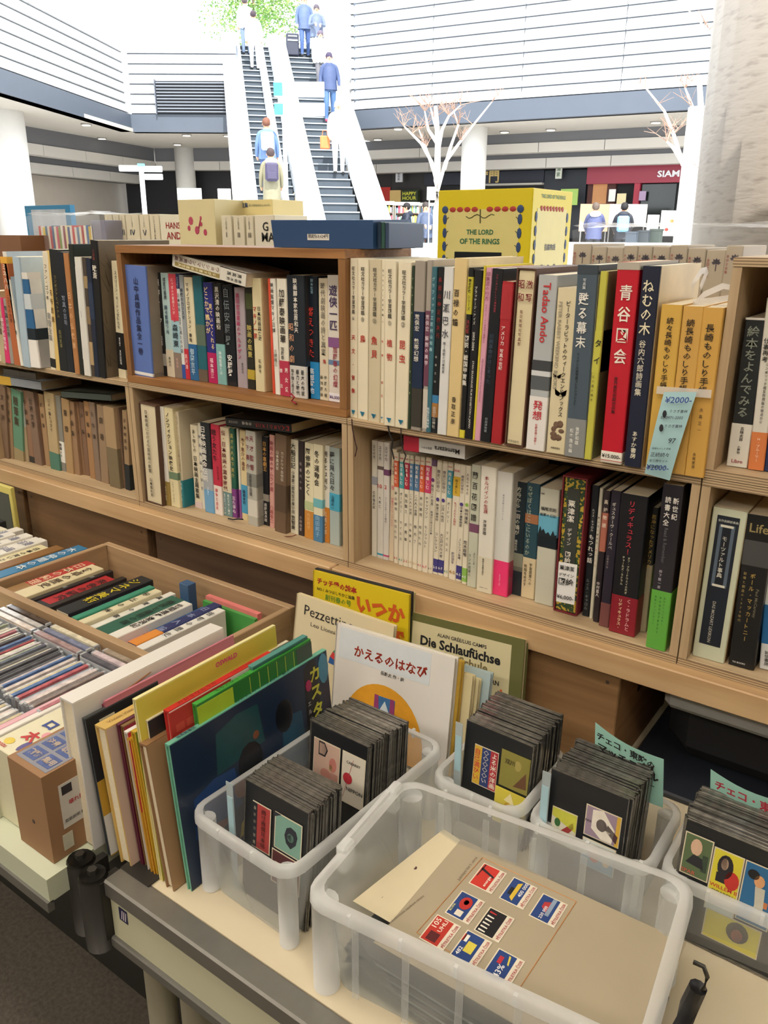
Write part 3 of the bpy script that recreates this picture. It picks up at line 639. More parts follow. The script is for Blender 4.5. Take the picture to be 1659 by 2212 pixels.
def book(loc, t, h, d, col, label, texts=(), bands=(), side=None, style='p', lean=0, rot=(0, 0, 0), page=PAGE, rough=.42, group=None, cat='book', name='book'):
    root = empty(name, loc, label, cat, group, rot=(rot[0], rot[1]+lean, rot[2])); t = max(t, .004)
    m_ = M(col, rough, .07, 25)
    if style == 's':   # slipcase, open to the front with the book's own spine inside
        c = .0022
        MB().box(0, 0, 0, t, d, c).box(0, 0, h-c, t, d, h).box(0, 0, c, c, d, h-c).box(t-c, 0, c, t, d, h-c).box(c, d-c, c, t-c, d, h-c).build('slipcase', M(side or 'a8875c', .6, .12, 20), root)
        e = MB().box(c+.0006, .0025, c+.0004, t-c-.0006, d-.004, h-c-.0006, 0, .001).build('book_spine', m_, root); oy = .0025
        for (z0, z1, bc) in bands: MB().box(c+.001, .002, h*z0+c, t-c-.001, .004, h*z1-c).build('spine_panel', M(bc, .5, .06, 20), root)
        # lettering inside
        by = {}
        spine_text([(tx[0], *tx[1:]) for tx in texts], t, h, root, .6)
        return root
    c = .0026 if style == 'h' else .0012; over = .003 if style == 'h' else .0
    o = ushell(t, d, c, 0, 0, h).build('cover', m_, root)
    if side:
        MB().box(t, .004, 0, t+.0004, d, h).build('front_cover', M(side, rough, .25, 18), root)
    MB().box(c, c, over, t-c, d-over-.001, h-over-.0006).build('page_block', M(page, .8, .10, 180), root)
    for i, bd in enumerate(bands):
        z0, z1, bc = bd[:3]; ushell(t, d*.99, .0002, .0004+.0001*i, h*z0+.0001, h*z1-.0001).build('paper_band' if z0 < .02 else 'cover_band', M(bc, rough, .06, 25), root)
    spine_text(texts, t, h, root)
    return root
def row(org, sc, zs, phrase, items, ymin=D, ymax=D+.05, d0=.135, group=None):
    prev = None
    for it in items:
        xt, yt, xb, yb, xr, col, desc = it[:7]; kw = dict(it[7]) if len(it) > 7 else {}
        f = lambda x, y: (org[0]+x/sc, org[1]+y/sc)
        bx, by_ = f(xb, yb); tx_, ty_ = f(xt, yt); rx, _ = f(xr, yb)
        Q = at_z(bx, by_, zs); Y = min(max(Q.y, ymin), ymax) if 'Y' not in kw else kw.pop('Y')
        P0 = at_y(bx, by_, Y); T0 = at_y(tx_, ty_, Y); R0 = at_y(rx, by_+ (xr-xb)/sc*.16, Y)
        h = T0.z-zs; ln = atan2(T0.x-P0.x, h); t = (R0.x-P0.x)*cos(ln)
        if 'lean' in kw: ln = kw['lean']; del kw['lean']
        dd = kw.pop('d', d0)
        if 'h' in kw: h = kw.pop('h')
        lab = desc+', '+phrase if len((desc+' '+phrase).split()) <= 16 else desc
        if 'full' in kw: lab = kw.pop('full')
        book((P0.x+.0002, Y, zs+.0003), t-.0004, min(h/cos(ln), .33), dd, col, lab, lean=ln if abs(ln) > .006 else 0, **kw)
def D_(**k): return k
W1 = 'ece4d2'   # paper white as the lamps show it
CREAM = 'ddd0ae'
c3 = ((0, 500), 3.318)
row(*c3, ZM, 'standing on the far left unit', [
 (-35, 420, 8, 935, 40, 'b8a988', 'beige spine cut by the left edge', D_(texts=[('日本の図鑑', .1, .6, '5a4a3c')])),
 (-20, 470, 40, 940, 74, 'd8336f', 'magenta pink spine', D_(texts=[('美術手帖増刊号', .3, .8, 'f0d8e0')])),
 (20, 480, 75, 945, 102, '9a948c', 'thin grey spine beside the pink one', D_(texts=[('写真の世界', .1, .6, '444')])),
 (-2, 180, 102, 958, 148, 'b4653a', 'orange brown leaning spine with white lettering', D_(texts=[('ミネハハ', .06, .30, 'f4ead8'), ('こどもの文学', .34, .6, '5a3018')], bands=[(.94, 1, 'e0a83c')])),
 (14, 145, 148, 970, 168, 'e8e4da', 'tall white spine beside the pale blue cover', D_(side='b7c6cf', d=.19, texts=[('画集と風景', .25, .75, '5a544c')])),
 (85, 178, 168, 972, 216, 'a9bccb', 'pale blue spine of a wide art book', D_(d=.17, side='c4d2d8')),
 (122, 292, 222, 988, 290, '2f6494', 'photo covered thick book with a blue bridge', D_(Y=D-.012, d=.035, side='dedcd8', bands=[(.0, .30, 'ece8e4'), (.62, .78, 'c8d0d6'), (.30, .42, '16242e'), (.93, 1, 'dcd8d2')], style='h', texts=[('＃＃＃', .3, .38, '234')][:0])),
 (300, 142, 364, 985, 400, 'e2d8c2', 'off white spine with a small black block at its foot', D_(bands=[(.02, .1, '222')], texts=[('ファン・ゴッホ', .1, .4, '333'), ('書簡全集', .5, .75, '888')])),
 (325, 138, 400, 990, 430, 'd9bb74', 'gold yellow narrow spine', D_(texts=[('名所百景', .3, .6, '6a4a24')])),
 (348, 125, 430, 995, 487, '1e2226', 'black spine with faint gold lettering, beside the gold yellow one', D_(texts=[('カンボジアとベトナム', .2, .55, '8a7a4a'), ('石川文洋', .65, .8, '9a9258')])),
 (400, 145, 487, 1010, 535, '1c222c', 'second black spine, beside the orange brown slim one', D_(texts=[('写真の百年', .35, .6, '8890a0')], Y=D+.002)),
 (450, 155, 537, 1018, 572, 'b07a4c', 'slim tan brown spine', D_(texts=[('日本の仏像展', .3, .8, 'e0b488')])),
 (486, 90, 574, 1025, 604, '1f2622', 'tall dark green wide book', D_(d=.19, side='232c28')),
 (530, 182, 604, 1030, 650, 'dcdad2', 'white spine with a long grey blue stripe', D_(bands=[(.14, .92, 'd8d6d0')], texts=[('｜', .08, .86, '4a5568', .4, .5)])),
 (580, 185, 650, 1035, 680, '4a4038', 'dark patterned spine of mixed brown', D_(bands=[(.1, .3, 'b59b74'), (.45, .6, '8a7458'), (.75, .85, 'a08a64')])),
 (612, 190, 680, 1040, 712, '202a3e', 'dark navy spine', D_(bands=[(.5, .8, '2c3a54')])),
 (643, 60, 712, 1045, 757, '17181c', 'very tall black spine of a wide book with brown brush patterned cover', D_(d=.2, side='6b5f4e', texts=[('暁斎', .17, .27, 'e8e2d6', .5, .8), ('大画集', .06, .14, '7a3a34')])),
 (795, 210, 850, 1045, 905, 'e0d6b6', 'cream spine with a black band, against the brown wooden box', D_(d=.14, bands=[(.08, .40, '1c1b1b')], texts=[('スクリーン・モードと女優たち', .08, .57, '33302a'), ('秦早穂子', .64, .72, 'ddd'), ('文化出版局', .75, .88, 'ddd')])),
], ymin=D-.015, ymax=D+.03, d0=.15)
# brush strokes on the wide brown cover
q = [o for o in COL.objects if o.get('label', '').startswith('very tall black spine')][0]
b = MB(); R_ = random.Random(2)
for k in range(46):
    y0 = R_.uniform(.01, .17); z0 = R_.uniform(.02, .25); dy = R_.uniform(-.03, .03); dz = R_.uniform(.02, .05); x = .0121
    t_ = R_.uniform(.0006, .0016); b.quad((x, y0, z0), (x, y0+t_, z0), (x, y0+dy+t_*.4, z0+dz), (x, y0+dy, z0+dz))
fc = [c for c in q.children if c.name.startswith('front_cover')][0]; bx = max(v.co.x for v in fc.data.vertices)
for i, v in enumerate(b.v): b.v[i] = V((v.x-.0121+bx+.0003, v.y, min(v.z, .275)))
o = b.build('brush_strokes', M('2e2822', .6), q); o['kind'] = 'stuff'

c4 = ((240, 500), 3.19); ZB = ZM+.0165
row(*c4, ZB, 'in the brown wooden box', [
 (92, 228, 150, 985, 288, '5d76b8', 'wide blue slipcase spine at the left end', D_(d=.15, side='8a7f70', texts=[('山中貞雄作品集全一巻', .10, .80, '20264a', .5, .42)], bands=[(.012, .04, 'e6e6e2')])),
 (298, 283, 357, 990, 388, '1b1c1e', 'black spine with white katakana between blue and pale spines', D_(texts=[('原作トーク', .05, .5, 'e6e2da', .5, .9), ('白川大作', .6, .7, 'ccc')], bands=[(.10, .22, '9a958c')])),
 (336, 285, 388, 985, 440, 'b6d0d0', 'pale blue and cream spine', D_(bands=[(.0, .27, 'd8ccb4')], texts=[('成瀬巳喜男', .04, .25, '334'), ('降る影待つ光', .30, .58, '33506a'), ('長谷川', .8, .9, '443')])),
 (391, 290, 440, 1000, 492, 'a3c6d0', 'red topped pale blue spine with a small 2', D_(bands=[(0, .25, '8c7c70'), (.56, 1, 'd24a58')], texts=[('にっぽんの喜劇えいが', .04, .38, 'f4d8d0'), ('2', .40, .46, 'c83040', .5, .6), ('森崎東', .47, .70, '1e2a34'), ('映画館', .8, .9, 'c8a098')])),
 (442, 290, 492, 1005, 516, 'd8dcd8', 'slim white spine with a navy top', D_(bands=[(.0, .14, '3456a0'), (.86, 1, '26305c')], texts=[('ジャッピー', .03, .13, 'eee'), ('日本映画に生きた男たちの話', .18, .75, '556')])),
 (466, 300, 516, 1012, 545, '9aa0a4', 'grey spine with a red lower band', D_(bands=[(0, .3, 'c63040')], texts=[('映像のカリスマ', .12, .42, '1c2430', .5, .8), ('黒沢清', .75, .9, 'f0c0c0')])),
 (497, 315, 548, 1020, 605, 'ddd2b2', 'cream spine with a blue lower band', D_(bands=[(0, .36, '2a6496')], texts=[('マキノプロダクション・事始', .05, .62, '33302c', .4, .5), ('御園京平', .68, .95, 'bcd8e8', .45, .5)])),
 (555, 305, 607, 1028, 668, '2e6672', 'teal glossy spine with cloudy picture', D_(side='3c5a5e', bands=[(.35, .55, '5f6f62'), (0, .12, '6a5c50')], rough=.2)),
 (632, 350, 674, 1038, 735, '2b2d7c', 'indigo spine with yellow lettering and magenta band', D_(bands=[(0, .31, 'b5205c')], texts=[('どこかで誰かが', .04, .5, 'f0d898', .35, .5), ('見ていてくれる', .2, .66, 'f0d898', .75, .4), ('福本清三', .74, .95, 'f8d0d8', .5, .5)])),
 (695, 357, 737, 1048, 797, '16181c', 'black spine with a pale teal lower band', D_(bands=[(0, .41, '7fb0ae')], texts=[('黒沢清の映画術', .03, .45, 'd8d4c8'), ('映画監督とは', .66, .9, 'e8f4f0')])),
 (763, 365, 800, 1056, 868, '20242a', 'black spine with grey title and bold white name', D_(texts=[('自伝安藤昇', .02, .60, '6b7276', .4, .6), ('安藤昇', .68, .9, 'f0ece4', .45, .62)], rough=.2)),
 (845, 385, 872, 1068, 940, 'a89ca2', 'mauve grey spine with pink lettering', D_(texts=[('高田宏治東映のアルチザン', .05, .71, 'b03060', .35, .55), ('高田宏治', .74, .85, '333', .6, .35)])),
 (921, 390, 942, 1072, 992, '2a2a22', 'dark olive spine with yellow lettering', D_(texts=[('映画の風景', .35, .68, 'c8b868', .5, .7)], bands=[(.1, .2, 'b8a03c'), (.8, .95, '4a5230')])),
 (965, 320, 997, 1098, 1060, 'dccfa6', 'thick cream spine with red and black lettering', D_(d=.15, texts=[('マキノ一家', .24, .53, 'b02a2a', .25, .42), ('日本映画興亡史', .24, .54, '30302c', .72, .36), ('石割平', .7, .84, '554', .6, .3)], side='c9b98c')),
 (1076, 325, 1112, 1118, 1130, 'd8523a', 'slim orange red spine beside thick cream one'),
 (1092, 325, 1131, 1122, 1166, 'e8e4da', 'white spine with black lettering, right of the slim orange red one', D_(texts=[('映画監督マキノ正博', .03, .46, '2a2622', .4, .6), ('三國隆三', .6, .75, '554')])),
 (1135, 325, 1167, 1130, 1232, 'e2dccb', 'white spine with a crimson lower band', D_(bands=[(0, .31, 'b83852')], texts=[('加藤泰映画華', .08, .54, '26221e', .5, .6), ('加藤泰', .57, .68, '333', .4, .35), ('情念', .71, .98, 'f4e0dc', .2, .3), ('男女愛', .73, .98, 'f4e0dc', .75, .36)])),
 (1205, 300, 1234, 1138, 1350, '2a3038', 'very thick dark spine with tan lettering and white band', D_(bands=[(0, .27, 'cfccc6')], texts=[('映画脚本家笠原和夫', .02, .46, 'e8e4da', .5, .24), ('昭和の劇', .37, .72, 'c89878', .2, .3), ('和の間と迎えた', .76, .98, '2a2a2a', .2, .2), ('暴力と時代', .76, .98, '2a2a2a', .5, .2), ('最大の作家', .76, .98, '2a2a2a', .8, .2)], side='3a3a3c', rough=.2)),
 (1330, 305, 1352, 1143, 1436, '1f2630', 'black spine with scarlet lettering and bright blue band', D_(bands=[(0, .31, '2e8cc8')], texts=[('脚本監督', .02, .14, '7a9aa8', .6, .25), ('燃えつきた', .24, .66, 'c83c34', .45, .5), ('高部鐡也', .74, .96, 'eef4f8', .45, .4)], rough=.2)),
 (1427, 322, 1438, 1150, 1500, 'd9ceb4', 'cream spine with grey lettering and a red seal', D_(texts=[('時代劇映画の詩と真実', .03, .62, '7a7468', .5, .5), ('鬼', .65, .69, 'b03030', .6, .4), ('伊藤大輔', .78, .98, '554', .7, .3), ('編加藤泰', .78, .98, '554', .25, .3)])),
 (1490, 300, 1502, 1168, 1582, 'ddd6cc', 'white spine with violet and red brush pictures and price slip', D_(bands=[(.0, .07, 'ece8ee'), (.44, .52, '8a5a8c'), (.30, .34, '6a86a8')], texts=[('遊侠一匹', .07, .43, '3a2a58', .5, .7), ('加藤泰の幻燈', .55, .88, 'a03848', .6, .4), ('=¥6,000', .94, .99, '4a2a6a', .5, .85)])),
], ymin=D+.008, ymax=D+.04, d0=.132)
# book lying slantwise on the tops, spine forward
def slanted(corners, Y, th_d, col, label, side=None, texts=(), bands=(), page=PAGE):
    """corners: spine rectangle TL, TR, BR, BL in image points, lying in plane y=Y"""
    a, b_, c, d_ = [at_y(*p_, Y) for p_ in corners]; ux = ((b_-a)+(c-d_)).normalized(); hh = ((a-d_).length+(b_-c).length)/2; L = ((b_-a).length+(c-d_).length)/2
    ang = atan2(-ux.z, ux.x); root = empty('book', d_, label, 'book', rot=(0, ang, 0))
    # build as an upright book laid on its side: local x along spine length
    b = MB(); b.box(0, 0, 0, L, .0015, hh).box(0, 0, 0, L, th_d, .0015).box(0, 0, hh-.0015, L, th_d, hh); b.build('cover', M(col, .4, .07, 25), root)
    MB().box(.001, .002, .0015, L-.001, th_d-.002, hh-.0015).build('page_block', M(page, .8, .1, 180), root)
    for x0, x1, bc in bands: MB().box(L*x0, -.0003, .0003, L*x1, .0, hh-.0003).build('cover_band', M(bc, .4, .06), root)
    by = {}
    for s_, x0, x1, cy, hf, c_ in texts:
        T = by.setdefault(c_, TX()); flip = s_[0] == '^'
        if flip: T.horiz(s_[1:], V((L, 0, hh)), -EX, -EZ, L*(1-x1), L*(1-x0), hh*(1-cy), hh*hf, .0008)
        else: # japanese characters turned on their side
            n = len(s_)
            for i, ch in enumerate(s_):
                cx = L*(x0+(x1-x0)*(i+.5)/n); T.put(glyph(ch), V((cx, 0, hh*cy)), EX, EZ, V((0, -.0008, 0)), L*(x1-x0)/n*.9, hh*hf, True)
    for c_, T in by.items(): T.build('spine_lettering', c_, root)
    return root
f4 = lambda x, y: (240+x/3.19, 500+y/3.19); f8 = lambda x, y: (280+x/3.318, 840+y/3.318); f5 = lambda x, y: (760+x/3.318, 920+y/3.318); f7 = lambda x, y: (x/3.318, 780+y/3.318)
slanted([f4(430, 155), f4(938, 290), f4(926, 395), f4(421, 240)], D+.012, .125, 'd8d4c8', 'white book with an olive label lying slantwise on books in the brown box',
        texts=[('高英男ワンマンショウ', .03, .66, .68, .38, '6a3a3a'), ('人生途中の音すがら', .08, .62, .27, .2, 'f0e8c8'), ('高英男', .75, .95, .68, .28, '333'), ('鈴木明彦', .75, .95, .3, .24, '444')], bands=[(.03, .66, 'd6d2c4')])
q = COL.objects[-1]
sl = [o for o in COL.objects if o.get('label', '').startswith('white book with an olive label')][0]
L_s = max(v.co.x for v in sl.children[0].data.vertices); hs = max(v.co.z for v in sl.children[0].data.vertices)
MB().box(L_s*.04, -.0006, hs*.12, L_s*.66, -.0003, hs*.42, 0, 0).build('olive_label', M('96834a', .5), sl)

c8 = ((280, 840), 3.318); ZS = ZL+.0125
row(*c8, ZS, 'on the lower shelf under the brown box', [
 (62, 95, 118, 808, 235, 'd8ccae', 'cream framed slipcase at the left end', D_(style='s', side='5a4030', d=.16, texts=[('日本映画における外国映画の影響', .06, .68, '3a332a', .42, .34), ('山本喜久男', .73, .93, '3a332a', .42, .34)])),
 (186, 120, 243, 826, 293, 'e6e2d8', 'white spine with a brown lower band, right of the slipcase', D_(bands=[(0, .25, '9c8448')], texts=[('映画と表象不可能性', .04, .43, '33333c', .4, .55), ('四方田犬彦', .45, .6, '556'), ('思考の極限', .8, .95, 'f0e4c8')])),
 (234, 130, 294, 836, 362, 'e2d6ac', 'cream spine with heavy black lettering and a small green picture', D_(bands=[(.285, .36, '6d8468')], texts=[('ノンフィクション映像史', .04, .63, '1c1a18', .45, .55), ('リチャード・バーサム', .74, .95, '3a3a34', .45, .4)])),
 (320, 160, 366, 845, 392, 'd6cbb0', 'beige spine of a wide book with line drawing and teal band', D_(bands=[(0, .29, '2a7f8c')], side=None, d=.13, texts=[('セクシーロマン日本立志篇', .04, .62, 'b0a488', .5, .8), ('映画とキス', .73, .93, 'e8f0ee')])),
 (430, 255, 470, 848, 521, 'dcd2b8', 'off white spine with black lettering between teal and black ones', D_(texts=[('あゝ懐しの', .05, .32, '6a6450', .5, .6), ('日本映画主題歌集', .36, .88, '26221c', .5, .7)], bands=[(0, .08, 'd8c4c0')])),
 (485, 245, 521, 860, 543, 'd8d4c4', 'slim pale spine', D_(texts=[('映画美術の研究', .1, .8, '667')])),
 (502, 235, 543, 878, 608, '20262c', 'black spine with white title and sky blue lower band', D_(bands=[(0, .26, '6fa4cc'), (.26, .5, 'a8acb0')], texts=[('日本映画黄金伝説', .04, .65, 'eeeae0', .3, .55), ('山城新伍', .7, .8, 'def')])),
 (577, 250, 610, 893, 668, 'c2304a', 'red spine with black title and white lower band', D_(bands=[(0, .33, 'e8dcd4')], texts=[('戦う女たち', .05, .4, '2c1c24', .4, .6), ('四方田犬彦', .45, .6, '5a1a24', .7, .3), ('闘争と逃走', .7, .95, 'd04a50', .4, .3)])),
 (640, 270, 670, 903, 736, 'ded2b4', 'cream spine with dark red lettering and grey teal band', D_(bands=[(0, .28, '6c8a8a')], texts=[('伝・日本映画の黄金時代', .03, .71, '6a2a2a', .45, .5), ('名プロデューサーが', .74, .98, 'e8ece8', .3, .3), ('見たスター達の', .74, .98, 'e8ece8', .7, .3)])),
 (715, 280, 738, 918, 770, '265c4c', 'dark green spine with purple band', D_(bands=[(0, .33, '7c3c84')], texts=[('異才の人木下恵介', .05, .55, 'c8b46a', .5, .65), ('忘れ得ぬ', .75, .95, 'e8d8e8')])),
 (762, 284, 790, 928, 806, 'd8d6ce', 'slim white spine right of the dark green one', D_(bands=[(0, .33, '8a4c8c')])),
 (785, 290, 806, 936, 850, 'd9c79a', 'tan cream spine with blue band', D_(bands=[(.08, .40, '4a9cc4')], texts=[('木下恵介の遺言', .08, .44, '6a3c34', .5, .6), ('横堀幸司', .65, .82, '1c3050', .5, .6)])),
 (828, 295, 850, 970, 918, 'b4b2a8', 'thick grey spine with dark red lettering and a photo', D_(side='9a988e', d=.14, texts=[('天才監督', .03, .42, '7a2a34', .62, .42), ('木下惠介', .03, .42, '7a2a34', .2, .36), ('長部日出雄', .45, .68, '4a4a48', .4, .3)], bands=[(.10, .28, 'd2d0c6'), (.42, .56, '84847e')], rough=.2)),
 (946, 340, 960, 972, 1000, '1a1c22', 'black spine with orange lettering', D_(texts=[('日本の喜劇王', .05, .38, 'd8a45c', .5, .7), ('斎藤寅次郎', .74, .96, 'dcd8d0', .5, .7)], bands=[(.28, .36, '9a948a')])),
 (1000, 325, 1003, 990, 1038, 'd3a096', 'salmon pink spine', D_(texts=[('映画の都のサムライ達', .06, .6, '8a2c3c', .5, .7), ('八尋不二', .75, .95, 'a04a4c')])),
 (1041, 318, 1039, 1018, 1118, '6c5644', 'thick brown spine with a pale picture', D_(side='7a614a', d=.14, texts=[('カツドウヤ自他伝', .16, .46, 'c8c0b0', .68, .26), ('山本嘉次郎', .16, .36, 'c8c0b0', .25, .26)], bands=[(.22, .5, '584638')])),
 (1151, 360, 1152, 1028, 1208, 'e0dac4', 'white spine with black lettering, right of the thick brown one', D_(texts=[('大船日記', .03, .3, '1f1c1a', .4, .6), ('小津安二郎先生の思い出', .32, .78, '2c2826', .4, .45), ('笠智衆', .8, .96, '222', .4, .55)])),
 (1206, 370, 1209, 1046, 1250, '332b2e', 'dark spine with thin white lettering', D_(texts=[('役者六十年', .2, .52, 'b4a8a4', .5, .4), ('小林桂樹', .78, .95, 'b4a8a4', .5, .45)])),
 (1253, 382, 1253, 1064, 1318, 'e0d8b8', 'cream spine with an amber lower band', D_(bands=[(0, .3, 'c88a3c'), (.31, .40, 'b6c294')], texts=[('阿修羅のごとく', .05, .54, '2c2820', .4, .55), ('向田邦子', .72, .9, 'e8b878')])),
 (1316, 392, 1317, 1086, 1382, 'e2dabc', 'cream spine with a blue lower band, right of the amber banded one', D_(bands=[(0, .28, '4a7fa8'), (.36, .45, '6fb4bc')], texts=[('冬の運動会', .06, .42, '2c2820', .4, .55), ('向田邦子', .72, .95, '9cc4e0')])),
 (1385, 400, 1383, 1092, 1431, 'e6e2d6', 'white spine with an orange lower band', D_(bands=[(0, .37, 'd08430')], texts=[('視るとは何か', .05, .46, '33302c', .45, .6), ('坂崎乙郎', .67, .92, 'f0dcb8', .4, .6)])),
 (1430, 415, 1433, 1110, 1505, 'aab8b6', 'pale grey blue spine with a sky blue middle band', D_(bands=[(.36, .54, '4aa8c8')], side='98a4a0', texts=[('夢に見た日々', .04, .44, '33343a', .3, .5), ('山田太一', .48, .63, '1c3c58', .35, .4)])),
], ymin=D+.004, ymax=D+.06, d0=.13)
slanted([f8(695, 198), f8(1165, 252), f8(1162, 316), f8(692, 268)], D+.03, .13, '1c1c20', 'black book lying flat across the tops of the film books on the lower shelf',
        texts=[('アニメーション入門', .45, .98, .5, .55, 'b03a34'), ('森卓也', .26, .42, .55, .35, 'b8b4a8'), ('美術出版社', .05, .2, .55, .3, '8a8a84')], page='b5a27c')

c5 = ((740, 540), 3.318); ZK = 'e6dcc2'
def zukan(num, chars, c='e4dac0'): return D_(style='p', d=.19, texts=[('旺文社カラー学習図鑑', .045, .335, '3c3a34', .5, .38), (num, .34, .385, '55524a', .5, .34), (chars, .44, .44+.085*len(chars)+.0, 'b83228', .5, .52), ('▼', .945, .985, '2f8fb4', .5, .55), ('=旺', .95, .975, 'eef', .5, .25)], rough=.25)
row(*c5, ZM, 'standing on the middle right unit', [
 (52, 60, 52, 1196, 105, ZK, 'white glossy spine with red characters for sky and weather', zukan('⑥', '天文・気象')),
 (108, 64, 106, 1208, 181, ZK, 'white glossy spine with one faded red character for bird', zukan('⑤', '鳥')),
 (191, 70, 182, 1224, 266, 'cfc3a6', 'greyish aged spine with two red characters for fish and shell', zukan('③', '魚貝', 0)),
 (279, 74, 268, 1240, 296, ZK, 'white spine half hidden behind the plant volume', zukan('⑦', '地球・岩石')),
 (301, 78, 296, 1254, 372, ZK, 'white glossy spine with red characters for plants', zukan('①', '植物')),
 (398, 86, 373, 1270, 463, ZK, 'white glossy spine with red characters for insects', zukan('②', '昆虫')),
 (496, 115, 464, 1282, 484, '2c3c2a', 'thin dark green spine', D_(texts=[('ケルアック', .05, .3, 'b8c490'), ('写真集', .6, .8, '9aa678')])),
 (518, 78, 486, 1290, 558, '9f968c', 'grey photo spine with a navy middle', D_(bands=[(.02, .26, '3d3a34'), (.26, .715, '1d2c48')], texts=[('荒俣宏', .30, .40, 'dcd8cc', .4, .5), ('熱帯幻想', .44, .58, 'e4e0d4', .4, .55)], side='b9ab98', d=.17)),
 (605, 75, 568, 1300, 604, 'a49c92', 'grey spine with a plum middle', D_(bands=[(.02, .26, 'c9c1b6'), (.28, .72, '6e4256')], texts=[('荒俣宏', .30, .40, 'd8c8d0'), ('解剖の美学', .42, .6, 'e0d0d8')], side='b2a592', d=.17)),
 (640, 122, 593, 1304, 628, '3d6b78', 'slim teal spine', D_(texts=[('グラフィック工匠村山知義', .05, .5, 'a8d0d4', .5, .6), ('板橋区立美術館', .84, .97, 'e0ecec', .5, .7)])),
 (684, 122, 630, 1308, 673, '181c20', 'black spine with red title and an earth picture', D_(bands=[(.10, .19, 'a8763c'), (.19, .24, '3f7fae')], texts=[('鳥居山伸正四次元', .05, .42, '8c2a2a', .5, .6), ('出羽三山', .5, .7, 'd8d4cc', .4, .3), ('出羽三山神社', .83, .97, 'ccc8be')])),
 (728, 122, 675, 1322, 740, 'dcdcda', 'cool white spine with large grey characters', D_(texts=[('川瀬巴水', .12, .42, '4c4f58', .45, .72), ('展―郷愁の日本風景', .43, .62, '6a6c74', .4, .3), ('=KAWASE', .44, .46, '999', .8, .2)], bands=[(.935, .99, 'c8bcc8')][:0], side=None)),
 (803, 58, 743, 1338, 830, 'dcc38c', 'tall ivory tan slipcase with brush lettering', D_(d=.19, texts=[('百禄の鐘', .16, .37, '2a241e', .3, .45), ('香取正彦', .76, .93, '2a241e', .5, .36)], side='e2cda0', rough=.6)),
 (903, 128, 836, 1348, 870, '1b1c1e', 'black spine with a yellow top label', D_(bands=[(.74, .95, 'c9bf3a'), (0, .05, 'd8cc40')], texts=[('歴史群像', .06, .14, '26241e', .5, .7), ('シリーズ', .15, .24, '444'), ('図説・戦国甲冑集', .38, .68, 'e8e4da', .5, .95), ('決定版', .29, .37, '9a3a34')])),
 (945, 143, 873, 1354, 927, '16181c', 'black spine with white latin capitals running down', D_(texts=[('ブラッケージ・アイズ', .09, .31, 'dcd8ce', .4, .35), ('>2003-2004', .31, .50, 'dcd8ce', .45, .3), ('>STAN BRAKHAGE FILM EXHIBITION in JAPAN', .52, .93, 'dcd8ce', .55, .26)])),
 (1010, 112, 929, 1360, 942, 'd8c83c', 'very thin yellow spine beside the pink one', D_()),
 (1030, 128, 943, 1374, 982, 'd9a0b4', 'pale pink spine', D_(texts=[('印象派の行方', .02, .18, '8a4a60', .5, .7), ('モネルノワールと次世代の画家たち', .2, .42, '9a5a70', .5, .4), ('>The Development of Impressionism', .45, .82, 'a06a80', .5, .3)])),
 (1076, 132, 983, 1384, 1056, '15181e', 'wide black spine with dark blue lettering', D_(texts=[('プランタンモレトゥス博物館展', .03, .24, '9a3848', .5, .3), ('印刷革命がはじまった', .36, .65, '3c4c60', .4, .42), ('印刷博物館', .85, .94, '8a929a', .5, .3)], d=.18)),
 (1146, 225, 1060, 1392, 1134, 'a9262e', 'red spine with a white tab and white lettering', D_(texts=[('アメリカ', .26, .38, 'f0e4dc', .42, .42), ('写真の世紀', .40, .53, 'f0e4dc', .42, .42), ('ポラロイドコレクション', .06, .23, 'a03038', .65, .2)], bands=[(.78, .985, 'ae3038')])),
 (1250, 128, 1158, 1408, 1290, 'dfd2ac', 'thick cream spine in a brown corrugated slipcase', D_(style='s', side='5a3c2c', d=.19, texts=[('激写', .05, .19, '7a1c28', .72, .34), ('昭和', .05, .19, '7a1c28', .30, .36), ('毎日新聞社写真部', .22, .42, '7a4a3c', .4, .16), ('=平河出版社', .955, .98, '3a3028', .5, .6)])),
 (1406, 178, 1312, 1438, 1440, 'b4b8ba', 'grey photo spine with red latin name and white foot', D_(texts=[('>Tadao Ando', .04, .37, 'c42c34', .5, .42), ('発想', .70, .82, 'c42c38', .5, .55), ('安藤忠雄の建築０', .84, .97, 'b84048', .5, .18)], bands=[(0, .32, 'e8e4e0'), (.36, .44, '5c6064'), (.44, .47, 'd4d6d8'), (.47, .53, '45484c')], d=.17, rough=.25)),
 (1541, 270, 1457, 1456, 1590, 'ddd0ac', 'cream spine with black katakana, moths and mushrooms', D_(texts=[('ピーターラビットのウィークエンドブックス', .07, .77, '2c2824', .62, .26), ('>PETER RABBIT WEEKEND BOOKS', .08, .6, '9a9282', .22, .2), ('=福音館書店', .955, .975, '4a443a', .5, .5)], d=.16)),
], ymin=D-.004, ymax=D+.012, d0=.16)
pr_ = [o for o in COL.objects if o.get('label', '').startswith('cream spine with black katakana, moths')][0]
tk = max(v.co.x for v in pr_.children[0].data.vertices)
b = MB()
for cx, cz, r_ in ((.3, .455, .005), (.55, .36, .0075)):
    for s in (-1, 1):
        b.add([(tk*cx, -.001, .26*cz), (tk*cx+s*r_*1.3, -.001, .26*cz+r_*.8), (tk*cx+s*r_*1.1, -.001, .26*cz-r_*.4), (tk*cx+s*r_*.4, -.001, .26*cz-r_*.7)], [(0, 1, 2, 3), (3, 2, 1, 0)])
b.build('moth_picture', M('7c4438', .6, .3, 60), pr_)
b = MB(); R_ = random.Random(3)
for k in range(9): b.blob((tk*R_.uniform(.15, .85), -.0004, .26*R_.uniform(.09, .19)), (R_.uniform(.003, .006), .0008, R_.uniform(.003, .006)), 8)
